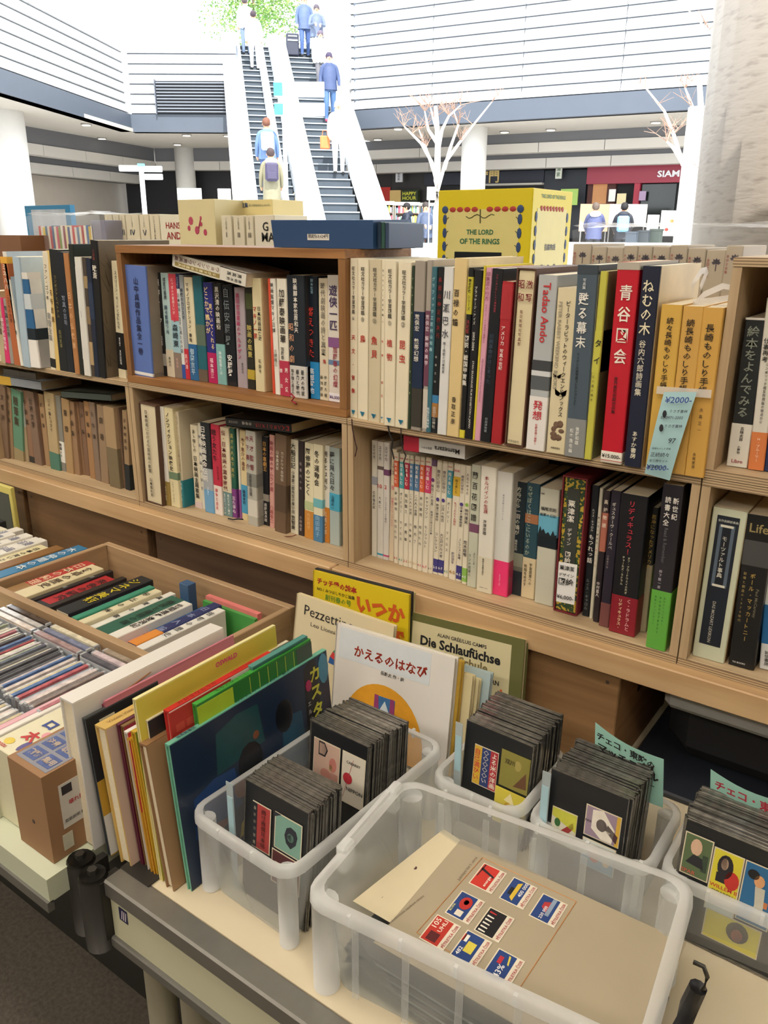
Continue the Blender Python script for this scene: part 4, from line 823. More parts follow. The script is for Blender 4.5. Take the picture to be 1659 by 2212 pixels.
o = b.build('mushroom_picture', M('6f5644', .7, .5, 200), pr_); o['kind'] = 'stuff'
c6 = ((1180, 540), 3.463)
row(*c6, ZM, 'near the right of the open top row', [
 (236, 112, 134, 1556, 276, '4c5a66', 'grey blue spine with large white characters', D_(d=.17, bands=[(.0, .21, '8a8c8c'), (.955, 1, '3c4650')], texts=[('写真集', .065, .12, 'c8ccd0', .4, .2), ('甦る幕末', .13, .42, 'eceae2', .42, .52), ('ライデン大学写真コレクションより', .44, .72, '1c2228', .35, .16), ('後藤和雄', .83, .93, 'e4e2dc', .6, .2), ('松本逸也編', .84, .98, 'e4e2dc', .3, .2)], side='cfc8b4')),
 (400, 160, 280, 1570, 332, 'c4c050', 'acid yellow spine with a large black katakana word', D_(d=.16, bands=[(.48, .70, 'c6c252')], texts=[('タイ', .32, .50, '1e221c', .6, 1.0), ('仏の国の輝き', .53, .68, '4a4c2c', .35, .34)], side='5f6640')),
 (535, 92, 404, 1588, 558, 'c22434', 'red plastic wrapped spine with white cut letters and a price slip', D_(d=.17, texts=[('青谷図会', .09, .5, 'f0e4d8', .5, .62), ('渡秀島恩初期作品集', .55, .74, '4a1820', .4, .2), ('=¥15.000-', .945, .98, '1c1a1a', .5, .9)], bands=[(.0, .012, 'c8bfb0'), (.015, .062, 'ece6da'), (.965, 1, 'b8b0a4')], rough=.15)),
 (722, 120, 578, 1624, 702, '1d2338', 'navy slipcase spine with bold cream characters', D_(d=.19, side='e0cda4', texts=[('ねむの木', .06, .33, 'e8dec0', .45, .66), ('谷内六郎詩画集', .35, .63, 'd8d2c0', .42, .4), ('あすか書房', .81, .955, 'e8e2cc', .5, .4)])),
 (862, 408, 738, 1640, 886, 'd3a94c', 'yellow ochre volume with brush title, leftmost of three', D_(texts=[('続々長崎ものしり手帳', .07, .49, '2c241a', .5, .5), ('永島正一', .59, .72, '6a5430', .5, .2)], rough=.6, Y=D-.006)),
 (1026, 420, 887, 1662, 1032, 'cfa252', 'yellow ochre volume with brush title, middle of three', D_(texts=[('続長崎ものしり手帳', .07, .5, '2c241a', .45, .45)], rough=.6, Y=D-.006)),
 (1176, 430, 1033, 1685, 1176, 'd0a24e', 'yellow ochre volume with brush title, rightmost of three', D_(texts=[('長崎ものしり手帳', .09, .5, '2c241a', .45, .5), ('永島正一', .57, .73, '6a5430', .5, .2), ('長崎放送', .85, .95, '6a5430', .4, .16)], rough=.6, Y=D-.006)),
], ymin=D-.008, ymax=D+.004, d0=.15)
# price slip taped to the ochre set, with its tape and a ribbon tied on top
A_ = [at_y(*f6, D-.013) for f6 in ((1436, 846), (1507, 846), (1448, 1037), (1394, 1022))]
e = empty('price_slip', A_[0], 'pale green paper price slip hanging from the three ochre volumes', 'paper slip')
b = MB(); n = 8; vs = []
for i in range(n+1):
    t_ = i/n; a = A_[0].lerp(A_[3], t_); c = A_[1].lerp(A_[2], t_); off = V((0, -.003-.004*sin(pi*t_), 0)); vs += [a+off-A_[0], c+off-A_[0]]
b.add(vs, [(2*i, 2*i+2, 2*i+3, 2*i+1) for i in range(n)]); b.build('paper', M('a6cbd0', .7, .04, 30), e)
ux = (A_[1]-A_[0]).normalized(); uz = (A_[0]-A_[3]).normalized(); T = TX(); T2 = TX(); wS = (A_[1]-A_[0]).length; hS = (A_[0]-A_[3]).length
O_ = V((0, -.0105, 0))
T.horiz('¥2000-', O_, ux, uz, .006, wS-.002, -.010, .009, 0); T.horiz('¥2000-', O_, ux, uz, .002, wS-.010, -hS+.012, .009, 0)
T2.horiz('うさぎ書林', O_, ux, uz, .016, wS-.004, -.026, .008, 0); T2.horiz('うさぎ書林', O_, ux, uz, .014, wS-.006, -.047, .008, 0)
T2.horiz('03-3971-2202', O_, ux, uz, .006, wS-.008, -.035, .005, 0); T2.horiz('97', O_, ux, uz, wS-.020, wS-.010, -.068, .008, 0)
for i, s_ in enumerate(('長崎ものしり手帳', '正続続々', '全三冊セット', '献呈署名入り')): T2.horiz(s_, O_, ux, uz, .004, wS-.014, -.080-.009*i, .007, 0)
for zz in (-.030, -.050): 
    b = MB().blob(ux*.010+uz*zz+O_, (.003, .0006, .0055), 8); o = b.build('rabbit_stamp', M('2a2c34', .6), e)
T.build('price_lettering', '3a4f9a', e); T2.build('slip_lettering', '3c4450', e)
tp = [at_y(*q, D-.010) for q in ((1420, 834), (1538, 842), (1536, 860), (1418, 850))]
o = MB().quad(V((0, 0, 0)), tp[3]-tp[0], tp[2]-tp[0], tp[1]-tp[0], .0003).build('clear_tape', plastic(t=.45)); o.location = tp[0]+V((0, -.001, 0)); tag(o, 'strip of clear tape across the three ochre volumes', 'tape')
rb = at_y(1500, 642, D+.03); e = empty('ribbon', rb, 'translucent white plastic ribbon tied in a bow over the ochre volumes', 'ribbon')
RBM = plastic((.95, .93, .92), .28)
for lst in ([(0, 0, -.012), (.012, 0, .004), (.035, .0, .016), (.055, .01, .012), (.05, .015, .002), (.02, .01, -.004), (0, 0, -.006)], [(0, 0, -.006), (-.006, 0, .014), (.004, .002, .034), (.012, .002, .036), (.006, 0, .012)], [(0, 0, -.010), (.02, -.002, -.014), (.05, 0, -.010), (.058, .01, -.004)]):
    b = MB(); vs = []
    for p_ in lst: vs += [V(p_)+V((0, -.004, .004)), V(p_)+V((0, .006, -.004))]
    b.add(vs, [(2*i, 2*i+1, 2*i+3, 2*i+2) for i in range(len(lst)-1)]); b.build('loop', RBM, e, True)

row(*c6, ZM+.0125, 'in the right edge unit', [
 (1492, 505, 1347, 1612, 1498, '24282a', 'black and white spine with grey hiragana', D_(bands=[(0, .30, 'e0dcd0'), (.985, 1, 'dedad0')], texts=[('絵本をよんでみる', .05, .66, '8c9488', .45, .6), ('五味太郎', .72, .82, '222', .55, .25), ('小野明', .85, .91, '333', .5, .16), ('=Libro', .945, .975, 'a03048', .5, .55)])),
 (1650, 360, 1507, 1640, 1622, 'dcd8cc', 'white spine with an orange lower band, cut by the right edge', D_(bands=[(.0, .23, 'd9804a')], texts=[('シンボリック相互作用論の視点から', .36, .72, '33302c', .5, .2), ('仕事再考', .22, .36, '222', .3, .4), ('H・ブルーマー', .8, .95, 'f4d8c0', .5, .4)])),
 (1790, 380, 1625, 1655, 1740, '20305a', 'dark blue spine beyond the orange banded one'),
], ymin=D+.01, ymax=D+.04, d0=.13)

cL = ((760, 920), 3.318); ZS3 = ZL+.0125
NHK = 'e0d8c4'
def nhk(cols, t1, t2, c2, tag_='4-5'): return D_(d=.145, bands=[(.70, .93, cols)], texts=[('=NHK', .02, .055, 'c03040', .5, .8), ('知る楽しむ', .08, .27, 'f4e8dc', .5, .62), (t1, .33, .52, '3c3a38', .5, .6), (t2, .58, .78, '4a4844', .5, .55), ('='+tag_, .93, .965, c2, .5, .8)])
row(*cL, ZS3, 'in the middle right shelf unit', [
 (140, 103, 140, 930, 179, 'dcd8cc', 'white magazine spine at the far left end', D_(d=.145, texts=[('ユリイカ', .03, .15, '3a3a44', .5, .6), ('石原慎太郎', .42, .58, '4a4a4c', .5, .45)], bands=[(.63, .70, '9a9ea8')])),
 (183, 112, 180, 944, 222, 'dcd8d0', 'white magazine spine with a red 10', D_(d=.145, texts=[('ユリイカ', .03, .15, '3a3a44'), ('=10', .35, .385, 'c03038', .5, .7), ('大根仁', .45, .56, '4a4a4c', .5, .4)], bands=[(.77, .8, '6a5a54'), (.03, .045, '3aa0c0')])),
 (228, 118, 223, 956, 262, 'dad6d0', 'white magazine spine with a red 2 and plum square', D_(d=.145, texts=[('ユリイカ', .03, .15, '3a3a44'), ('=2', .35, .385, 'c03038', .45, .4), ('ソーシャルゲームの現在', .45, .67, '55555a', .5, .4)], bands=[(.73, .78, '6f4468'), (.03, .045, 'b84a78')])),
 (285, 165, 263, 964, 299, 'd9c9ae', 'aged cream magazine spine with a pink 8', D_(d=.145, texts=[('ユリイカ詩と批評', .06, .22, '55504a'), ('=8', .31, .35, 'd07a80', .5, .5), ('特集ガルシア=マルケス', .42, .68, 'c8727a', .5, .5)])),
 (302, 190, 300, 982, 331, NHK, 'slim spine with a coral block and red 4-5', nhk('d2603c', '寺山修司', '松田優作', 'b83040')),
 (341, 198, 332, 994, 366, NHK, 'slim spine with a turquoise block, between coral and crimson ones', nhk('4aa0a8', 'オードリー', 'マイルス', '4a9a8c')),
 (380, 204, 367, 1004, 401, NHK, 'slim spine with a crimson block', nhk('b02a40', '佐治敬三', '武満徹', 'b83040', '2-3')),
 (416, 210, 402, 1012, 430, NHK, 'slim spine with a steel blue block, left one of two', nhk('5a82a8', 'この人の世界', '川島隆太', 'b08a30', '2-3')),
 (452, 214, 431, 1022, 466, NHK, 'slim spine with a steel blue block, right one of two', nhk('5a7ea4', 'この人の世界', '椎内了', 'b08a30', '12-1')),
 (490, 218, 467, 1034, 500, NHK, 'slim spine with an orange block', nhk('d8643c', '寺山修司', '松田優作', 'b83040')),
 (530, 222, 501, 1044, 541, NHK, 'slim spine with a hot pink block', nhk('cc4470', 'チャップリン', 'モーツァルト', 'c03060', '6-7')),
 (570, 235, 542, 1052, 577, NHK, 'slim spine with a purple face and purple dot', D_(d=.145, bands=[(.94, 1, '6a5270')], texts=[('●', .15, .2, '6a3a78', .5, .8), ('探究この世界', .21, .4, '2f2c30', .5, .55), ('鉄道から見える日本', .44, .65, '4a484a'), ('=6-7', .94, .97, '444', .5, .7)])),
 (610, 242, 578, 1058, 614, NHK, 'slim spine with an indigo foot labelled 2-3', D_(d=.145, bands=[(.02, .14, '3c3a80')], texts=[('歴史に好奇心', .08, .27, '6a5a5c', .5, .6), ('●', .31, .355, '4a3a80', .5, .8), ('野望の錬金術', .37, .52, '2c2a30'), ('コレクション', .62, .8, '3c3a40'), ('=2-3', .92, .95, 'eee', .5, .8)])),
 (650, 250, 615, 1066, 653, NHK, 'slim spine with an indigo foot labelled 6-7', D_(d=.145, bands=[(.02, .14, '3c3a80')], texts=[('歴史に好奇心', .08, .27, '6a5a5c', .5, .6), ('●', .31, .355, '4a3a80', .5, .8), ('江戸の色恋', .37, .52, '2c2a30'), ('大江戸グルメ考', .62, .84, '3c3a40'), ('=6-7', .92, .95, 'eee', .5, .8)])),
 (690, 258, 654, 1078, 690, NHK, 'slim spine with a turquoise block right of the indigo feet', nhk('4a98ac', 'オードリー', 'マイルス', '4a9a8c')),
 (733, 264, 691, 1096, 742, NHK, 'slim spine with a golden yellow block', D_(d=.145, bands=[(.73, .89, 'd6b03c')], texts=[('=NHK', .03, .09, 'c03040', .5, .8), ('知る楽しむ', .13, .25, '6a5a2c'), ('私のこだわり人物伝', .32, .52, 'b04848'), ('藤沢周平', .75, .86, '667'), ('=4-5', .91, .95, 'b8862c', .5, .8)])),
 (780, 272, 743, 1110, 783, NHK, 'slim spine with an indigo foot labelled 4-5', D_(d=.145, bands=[(.02, .14, '3c3a80')], texts=[('歴史に好奇心', .09, .24, '6a5a5c', .5, .5), ('●', .31, .35, '4a3a80', .5, .8), ('日本の選挙制度', .35, .52, '2c2a30'), ('コレクション奇譚', .62, .8, '3c3a40'), ('=4-5', .92, .95, 'eee', .5, .8)])),
 (820, 283, 784, 1128, 821, NHK, 'slim spine with a lime green foot', D_(d=.145, bands=[(.02, .14, '8ab858')], texts=[('人生の歩き方', .06, .24, '6a5a5c', .5, .5), ('●', .3, .34, '8ab848', .5, .8), ('仲代達矢', .35, .48, '2c2a30', .5, .8), ('荒木経惟', .62, .76, '3c3a40', .5, .7), ('=4-5', .92, .95, 'eef', .5, .8)])),
 (862, 275, 822, 1146, 889, 'c4c6b4', 'pale green grey spine with a purple orchid', D_(d=.16, texts=[('蘭百花図譜', .04, .46, '33342e', .45, .62), ('ようこそ、', .70, .84, '3c3c38', .7, .3), ('ランの花園へ', .72, .92, '3c3c38', .25, .3)], bands=[(.46, .53, '7a4e68')])),
 (927, 285, 892, 1180, 998, 'e4dfd2', 'wide white spine with dark red katakana', D_(texts=[('ホルバインの生涯', .07, .36, 'a02c38', .42, .3), ('海津忠雄', .41, .53, '33302e', .4, .26), ('画家の言葉を読む', .72, .86, '5a5854', .4, .16), ('=慶應義塾大学出版会', .95, .97, '5a5854', .5, .55)], bands=[(.0, .29, 'ddd5be')])),
 (1042, 322, 1001, 1200, 1110, 'dad8d2', 'wide pale spine with a hot pink lower band', D_(bands=[(0, .29, 'f03c78')], texts=[('高松次郎ミステリーズ', .17, .38, '7a7a80', .5, .12), ('高松次郎の実験', .82, .92, 'f8a8c0', .5, .1)], side='c4bfb4')),
 (1167, 395, 1125, 1196, 1211, '1c2c34', 'dark blue black spine with pale lettering and a cloth picture', D_(texts=[('方舟から一羽の鳩が', .04, .46, 'd8d4c4', .42, .4), ('横尾忠則', .50, .6, 'c0c0b4', .4, .22)], bands=[(.26, .38, '8a8c7c'), (.22, .26, '6a6e62')])),
 (1256, 405, 1211, 1220, 1304, '2c4e5c', 'dark teal spine with a cream lower band', D_(bands=[(0, .36, 'd9c9a4'), (.66, .74, 'a8704c')], texts=[('なぜぼくはここにいるのか', .02, .62, 'a8b4a0', .3, .36), ('宇宙感覚への', .68, .88, '4a4434', .65, .24), ('飛翔をめざす', .7, .9, '4a4434', .25, .24)])),
 (1351, 440, 1306, 1262, 1440, 'c9c8b8', 'wide grey white spine with black mountain silhouette on blue', D_(bands=[(.55, .78, '6ab0cc'), (.50, .60, '18242c')], texts=[('=1985', .04, .055, '555', .15, .2), ('=横尾忠則', .15, .19, '22262a', .5, .8), ('=画家の日記', .20, .24, '22262a', .5, .85)])),
], ymin=D+.004, ymax=D+.055, d0=.14)
slanted([f5(365, 58), f5(806, 128), f5(806, 240), f5(372, 175)], D+.012, .15, 'b9b7b2', 'grey and red spined book lying flat on top of the slim magazines',
        texts=[('^Mamezara', .52, .92, .45, .4, '1c1c1e'), ('^豆皿のひと', .30, .48, .4, .2, '666')], bands=[(0, .26, 'a82238')], page='9a9488')
c2 = ((1160, 980), 3.325)
row(*c2, ZS3, 'in the middle right shelf unit', [
 (186, 155, 116, 1125, 285, '3a3c3a', 'yellow and green leaf patterned spine in a corrugated slipcase', D_(style='s', side='7a2830', d=.17, texts=[('粟津潔', .16, .32, 'f0ece0', .46, .32), ('デザイン', .36, .49, 'e8e4d8', .46, .2), ('図絵', .53, .62, 'e8e4d8', .46, .34)])),
 (396, 225, 322, 1160, 372, '1a2026', 'black spine with white hiragana, right of the slipcase', D_(texts=[('ルイス・キャロル', .17, .34, 'd8d4c8', .5, .4), ('もつれっ話', .36, .58, 'ece8dc', .5, .75), ('ルイス・キャロル', .7, .95, '8a8e90', .5, .5)])),
 (450, 248, 373, 1182, 398, 'd6cfbc', 'slim off white spine with pink lettering', D_(texts=[('勝小吉と勝海舟', .2, .42, '5a5450', .5, .6), ('親子二代', .44, .6, 'c07a74', .5, .5)])),
 (484, 265, 399, 1203, 441, '2a2228', 'spine shading dark, coral and black', D_(bands=[(.55, .84, 'b06a58'), (.84, 1, '332a30')], texts=[('高炉物語', .05, .28, 'e8dcc8', .5, .7), ('中村直人', .68, .8, 'e0d8d0', .4, .6)])),
 (535, 262, 443, 1232, 513, '2a2533', 'dark violet spine with white katakana and rust foot', D_(bands=[(0, .18, '7a4a48')], texts=[('ギュスターヴ・クールベ', .08, .42, 'd8d2c4', .42, .4), ('小田喜代治', .46, .56, 'a89c94', .3, .2)])),
 (606, 282, 514, 1270, 700, '14151b', 'thick black spine with red katakana and dark red band', D_(d=.15, bands=[(0, .28, '8c1c2c')], texts=[('リディキュラス！', .04, .42, 'b83444', .45, .26), ('オフ・ブロードウェイの天才', .43, .7, 'd8d0b0', .52, .1), ('チャールズ・ラドラム', .43, .64, 'd8d0b0', .32, .1), ('Ｃ・ラドラムと', .73, .97, 'e8b8b8', .68, .18), ('リディキュラス・', .74, .97, 'e8d0a8', .36, .16)])),
 (822, 385, 725, 1288, 775, '2a2c2c', 'black and cream spine set back beside the green banded one', D_(bands=[(0, .55, 'b0a288')], texts=[('若冲になったアメリカ人', .05, .48, 'c8a85a', .5, .7)], Y=D+.05)),
 (906, 215, 780, 1386, 920, '2c2a30', 'very tall dark plastic wrapped spine with a bright green band', D_(d=.15, bands=[(0, .37, '63ac44')], texts=[('新世紀', .065, .2, 'e4e0d8', .72, .3), ('読書大全', .065, .24, 'e4e0d8', .34, .3), ('>Read & Remember', .25, .46, '5a5a60', .4, .2), ('柳下毅一郎', .5, .62, 'b8b0b8', .35, .16), ('過去から二〇世紀と', .66, .84, '2c6a20', .7, .1), ('現在進行形の新世紀を', .66, .9, '2c6a20', .5, .1), ('無数のブックガイド', .66, .85, '2c6a20', .25, .1)], rough=.15)),
], ymin=D+.004, ymax=D+.055, d0=.14)
lf_ = [o for o in COL.objects if o.get('label', '').startswith('yellow and green leaf patterned')][0]
mt = bpy.data.materials.new('leaf_paper'); mt.use_nodes = True; nt = mt.node_tree; p = nt.nodes['Principled BSDF']; tc = nt.nodes.new('ShaderNodeTexCoord'); vo = nt.nodes.new('ShaderNodeTexVoronoi'); vo.inputs['Scale'].default_value = 260
rr = nt.nodes.new('ShaderNodeValToRGB'); rr.color_ramp.interpolation = 'CONSTANT'; rr.color_ramp.elements[0].color = (*lin('c0a43c'), 1); rr.color_ramp.elements[1].position = .45; rr.color_ramp.elements[1].color = (*lin('2f4a30'), 1)
nt.links.new(tc.outputs['Object'], vo.inputs['Vector']); nt.links.new(vo.outputs['Color'], rr.inputs[0]); nt.links.new(rr.outputs[0], p.inputs['Base Color'])
for c in lf_.children:
    if c.name.startswith('book_spine'): c.data.materials[0] = mt; tl = max(v.co.x for v in c.data.vertices); hl = max(v.co.z for v in c.data.vertices)
MB().box(tl*.24, .0012, hl*.20, tl*.80, .0026, hl*.93, 0, .0004).build('title_panel', M('3b3f3a', .5, .05), lf_)
for c in lf_.children:
    if c.name.startswith('spine_lettering'): c.location.y = -.0006
mb_ = [o for o in COL.objects if o.get('label', '').startswith('wide grey white spine with black mountain')][0]; tk = max(v.co.x for v in mb_.children[0].data.vertices); hk = max(v.co.z for v in mb_.children[0].data.vertices)
pk = [(0, .60), (.12, .68), (.2, .64), (.3, .66), (.42, .62), (.55, .64), (.68, .61), (.8, .66), (.9, .62), (1, .63)]
MB().add([(tk*x, -.0012, hk*z) for x, z in pk]+[(tk, -.0012, hk*.59), (0, -.0012, hk*.59)], [tuple(reversed(range(12)))]).build('mountain_picture', M('18242c', .5), mb_)
# handwritten slip on the patterned slipcase
P_ = [at_y(1160+x/3.325, 980+y/3.325, D-.002) for x, y in ((158, 775), (290, 800), (268, 1085), (138, 1058))]
e = empty('price_card', P_[3], 'white handwritten price card on the leaf patterned slipcase', 'price card'); ux = (P_[2]-P_[3]).normalized(); uz = (P_[0]-P_[3]).normalized(); wS = (P_[2]-P_[3]).length; hS = (P_[0]-P_[3]).length
MB().quad(V((0, 0, 0)), ux*wS, ux*wS+uz*hS, uz*hS, .0008).build('card', M('eceae8', .6, .03), e); T = TX()
for i, s_ in enumerate(('粟津潔', 'デザイン', '図絵')): T.horiz(s_, V((0, -.001, 0)), ux, uz, wS*.08, wS*.88, hS*(.88-.17*i), hS*.15)
T.horiz('¥6,000-', V((0, -.001, 0)), ux, uz, wS*.03, wS*.95, hS*.14, hS*.13); T.build('handwriting', '1a1a1c', e)
row(*c2, ZS3, 'in the lower right edge unit', [
 (1266, 380, 1112, 1445, 1345, 'c9cdb4', 'thick pale marbled slipcase spine with a black label', D_(d=.17, side='b08c60', texts=[('=全作品解説事典', .065, .085, 'c8c8c0', .5, .6), ('モーツァルト事典', .17, .44, 'e0dccc', .47, .16), ('>DAS MOZART LEXIKON', .60, .88, 'c0bcae', .45, .12)], bands=[(.12, .95, '1c2430'), (.50, .51, 'd8d4c0')][:0], rough=.6)),
 (1512, 432, 1372, 1512, 1560, '17181a', 'thick black spine with gold lettering and a portrait photo', D_(d=.15, texts=[('>Paul McCartney', .43, .68, '7a7460', .72, .12), ('ポール・マッカートニー', .36, .82, 'b89a54', .5, .2), ('破壊と創造の1970年代', .36, .7, '9a8450', .2, .12), ('=TO BOOKS', .96, .98, 'ddd', .4, .5), ('=Life', .05, .11, '9a8a5a', .5, .7)], bands=[(.68, .84, '4a4a4a')])),
 (1668, 600, 1594, 1540, 1760, 'dfe0e0', 'blue and white spine at the lower right corner of the shelves', D_(bands=[(.2, .5, '2a6ca4')], texts=[('誠信書房', .85, .97, '333', .3, .25)])),
], ymin=D+.01, ymax=D+.05, d0=.14)
mz = [o for o in COL.objects if o.get('label', '').startswith('thick pale marbled')][0]; tk = max(v.co.x for v in mz.children[0].data.vertices); hk = max(v.co.z for v in mz.children[0].data.vertices)
lb_ = MB().box(tk*.16, -.0006, hk*.10, tk*.82, 0, hk*.955).build('black_label', M('1a222e', .5), mz)
MB().box(tk*.26, -.0009, hk*.50, tk*.72, -.0006, hk*.9).build('grey_frame', M('5a6878', .5), lb_); MB().box(tk*.36, -.0010, hk*.51, tk*.62, -.0008, hk*.89).build('inner_panel', M('151c26', .5), lb_)
MB().box(tk*.30, -.0011, hk*.885, tk*.68, -.0009, hk*.90).box(tk*.30, -.0011, hk*.50, tk*.68, -.0009, hk*.515).build('white_bars', M('dcd8c8', .5), lb_)

c7 = ((0, 780), 3.318)
OLD = ['8a6f54', '7a5f48', '95795a', '6e5642', 'a08562']
items = []
spec = [(-12, 168, 20, 688, 62, '7d6450', 'worn dark brown spine cut by the left edge'), (35, 178, 62, 692, 98, '8f7558', 'faded tan spine next to the left edge'), (74, 190, 100, 700, 168, '5f8a72', 'worn spine of faded green cloth'),
 (114, 200, 168, 712, 208, '9aa098', 'worn spine fading from grey blue to beige'), (150, 205, 208, 720, 248, '8a6a54', 'worn brown spine with a dark torn foot'), (184, 212, 250, 735, 300, '806858', 'mauve brown worn spine'),
 (240, 222, 301, 738, 326, '75523a', 'reddish brown slim worn spine'), (270, 232, 328, 746, 362, 'a18260', 'tan slim worn spine left of the green footed one'), (310, 215, 364, 768, 430, 'b5a07a', 'cream worn spine with a green cloth foot'),
 (385, 240, 432, 780, 473, '84817a', 'grey worn spine with a white library sticker'), (435, 262, 476, 795, 528, 'a88a62', 'plain tan paper spine right of the library sticker'), (480, 282, 530, 806, 574, '96775a', 'brown worn spine, sixth from the right end'),
 (520, 288, 575, 808, 610, '8c6c50', 'narrow brown spine left of the orange tan one'), (560, 288, 612, 816, 644, '7c5f4a', 'narrow dark brown spine'), (595, 284, 646, 836, 686, 'a07a54', 'orange tan worn spine'),
 (634, 290, 686, 852, 724, '847060', 'dusty brown spine with a short dark mark'), (690, 310, 726, 866, 780, '937a60', 'wide dusty brown spine'), (735, 320, 788, 895, 862, 'a58c6a', 'widest plain tan spine with a dark lower strip'),
 (820, 330, 874, 905, 899, '7d6450', 'narrow brown spine near the right end'), (872, 350, 900, 918, 934, '9a8060', 'last worn spine with a black torn foot')]
old_txt = ['文學界', '現代詩集', '随筆集', '近代日本', '小説選', '世界文学', '新作品集', '戯曲集', 'この一論トップイ', '映画往来', '思想', '評論集', '文芸', '詩集', '短編集', '名作選', '劇場', '雑誌集', '全集', '日本映画論']
for i, s_ in enumerate(spec):
    k = D_(texts=[(old_txt[i], .08, .5, '4c3c2e', .5, .5)], rough=.85, page='a08a66')
    if i == 2: k['bands'] = [(0, .18, '9a8a68')]
    if i == 3: k['bands'] = [(0, .5, 'a08e70')]
    if i == 4: k['bands'] = [(0, .09, '33302c')]
    if i == 8: k['bands'] = [(0, .23, '4f7a6a')]
    if i == 9: k['bands'] = [(.12, .4, 'e2e0da')]; k['texts'] = [('映画69', .62, .82, '2a2a2a', .5, .7)]
    if i == 17: k['bands'] = [(0, .5, '77694f')]; k['texts'] = []
    if i == 19: k['bands'] = [(0, .33, '24282a')]
    items.append((*s_, k))
row(*c7, ZS, 'on the far left lower shelf', items, ymin=D+.01, ymax=D+.065, d0=.13)
for (cs, Yq, dd, col, lab, bd) in (([f7(-5, 105), f7(300, 150), f7(300, 212), f7(-5, 165)], D+.02, .12, '8a9098', 'grey blue book with a yellow end lying on the worn books at far left', [(0, .3, 'c8a03c')]),
        ([f7(30, 55), f7(262, 85), f7(262, 140), f7(30, 108)], D+.03, .12, '5a5650', 'grey booklet pile lying above the yellow ended book', [(0, .5, '5c5a56')]),
        ([f7(440, 215), f7(800, 240), f7(798, 290), f7(442, 262)], D+.035, .12, '4a5450', 'dark green grey bound volume lying on the worn books', [])):
    slanted(cs, Yq, dd, col, lab, bands=bd, page='8a7a60')
# bookmark ribbons hanging over shelf edges
def ribbon(pts, r_, col, label, Y):
    P_ = [at_y(x, y, Y) for x, y in pts]; o = MB().tube([p_-P_[0] for p_ in P_], r_, 5).build('bookmark_ribbon', M(col, .8)); o.location = P_[0]; tag(o, label, 'ribbon')
ribbon([(760, 905), (761, 925), (766, 950), (771, 968), (767, 986)], .0011, '3a1c22', 'dark red bookmark ribbon hanging beside the brown box', D-.004)
ribbon([(838, 920), (842, 938), (848, 952), (846, 970), (851, 992)], .0014, '1c1a1a', 'black bookmark ribbon hanging before the slim magazines', D-.004)
ribbon([(866, 925), (867, 950), (870, 970), (877, 985), (872, 998), (876, 1030)], .0011, '2a1a1c', 'longer thin dark bookmark ribbon before the crimson blocked spine', D-.004)
ribbon([(628, 850), (636, 858), (630, 866), (640, 872)], .0018, '9c2434', 'frayed red bookmark ribbon on the edge of the brown box', D-.003)
ribbon([(493, 1120), (503, 1122), (514, 1121), (525, 1122)], .0016, '1c1c1e', 'black bookmark ribbon lying on the lower shelf', D+.03)
ribbon([(600, 1163), (615, 1159), (632, 1158), (640, 1155)], .0012, '7a4a3a', 'rust coloured bookmark ribbon on the lower shelf', D+.03)

# ------------------------------------------------------------------ things behind the shelves
BZ = 1.30
o = MB().box(-3.6, 1.46, 0, 1.3, 2.2, BZ, 0, .004).build('back_counter', M('c9b08a', .6, .1, 5)); tag(o, 'back to back counter behind the shelf units, carrying boxed sets', 'counter')
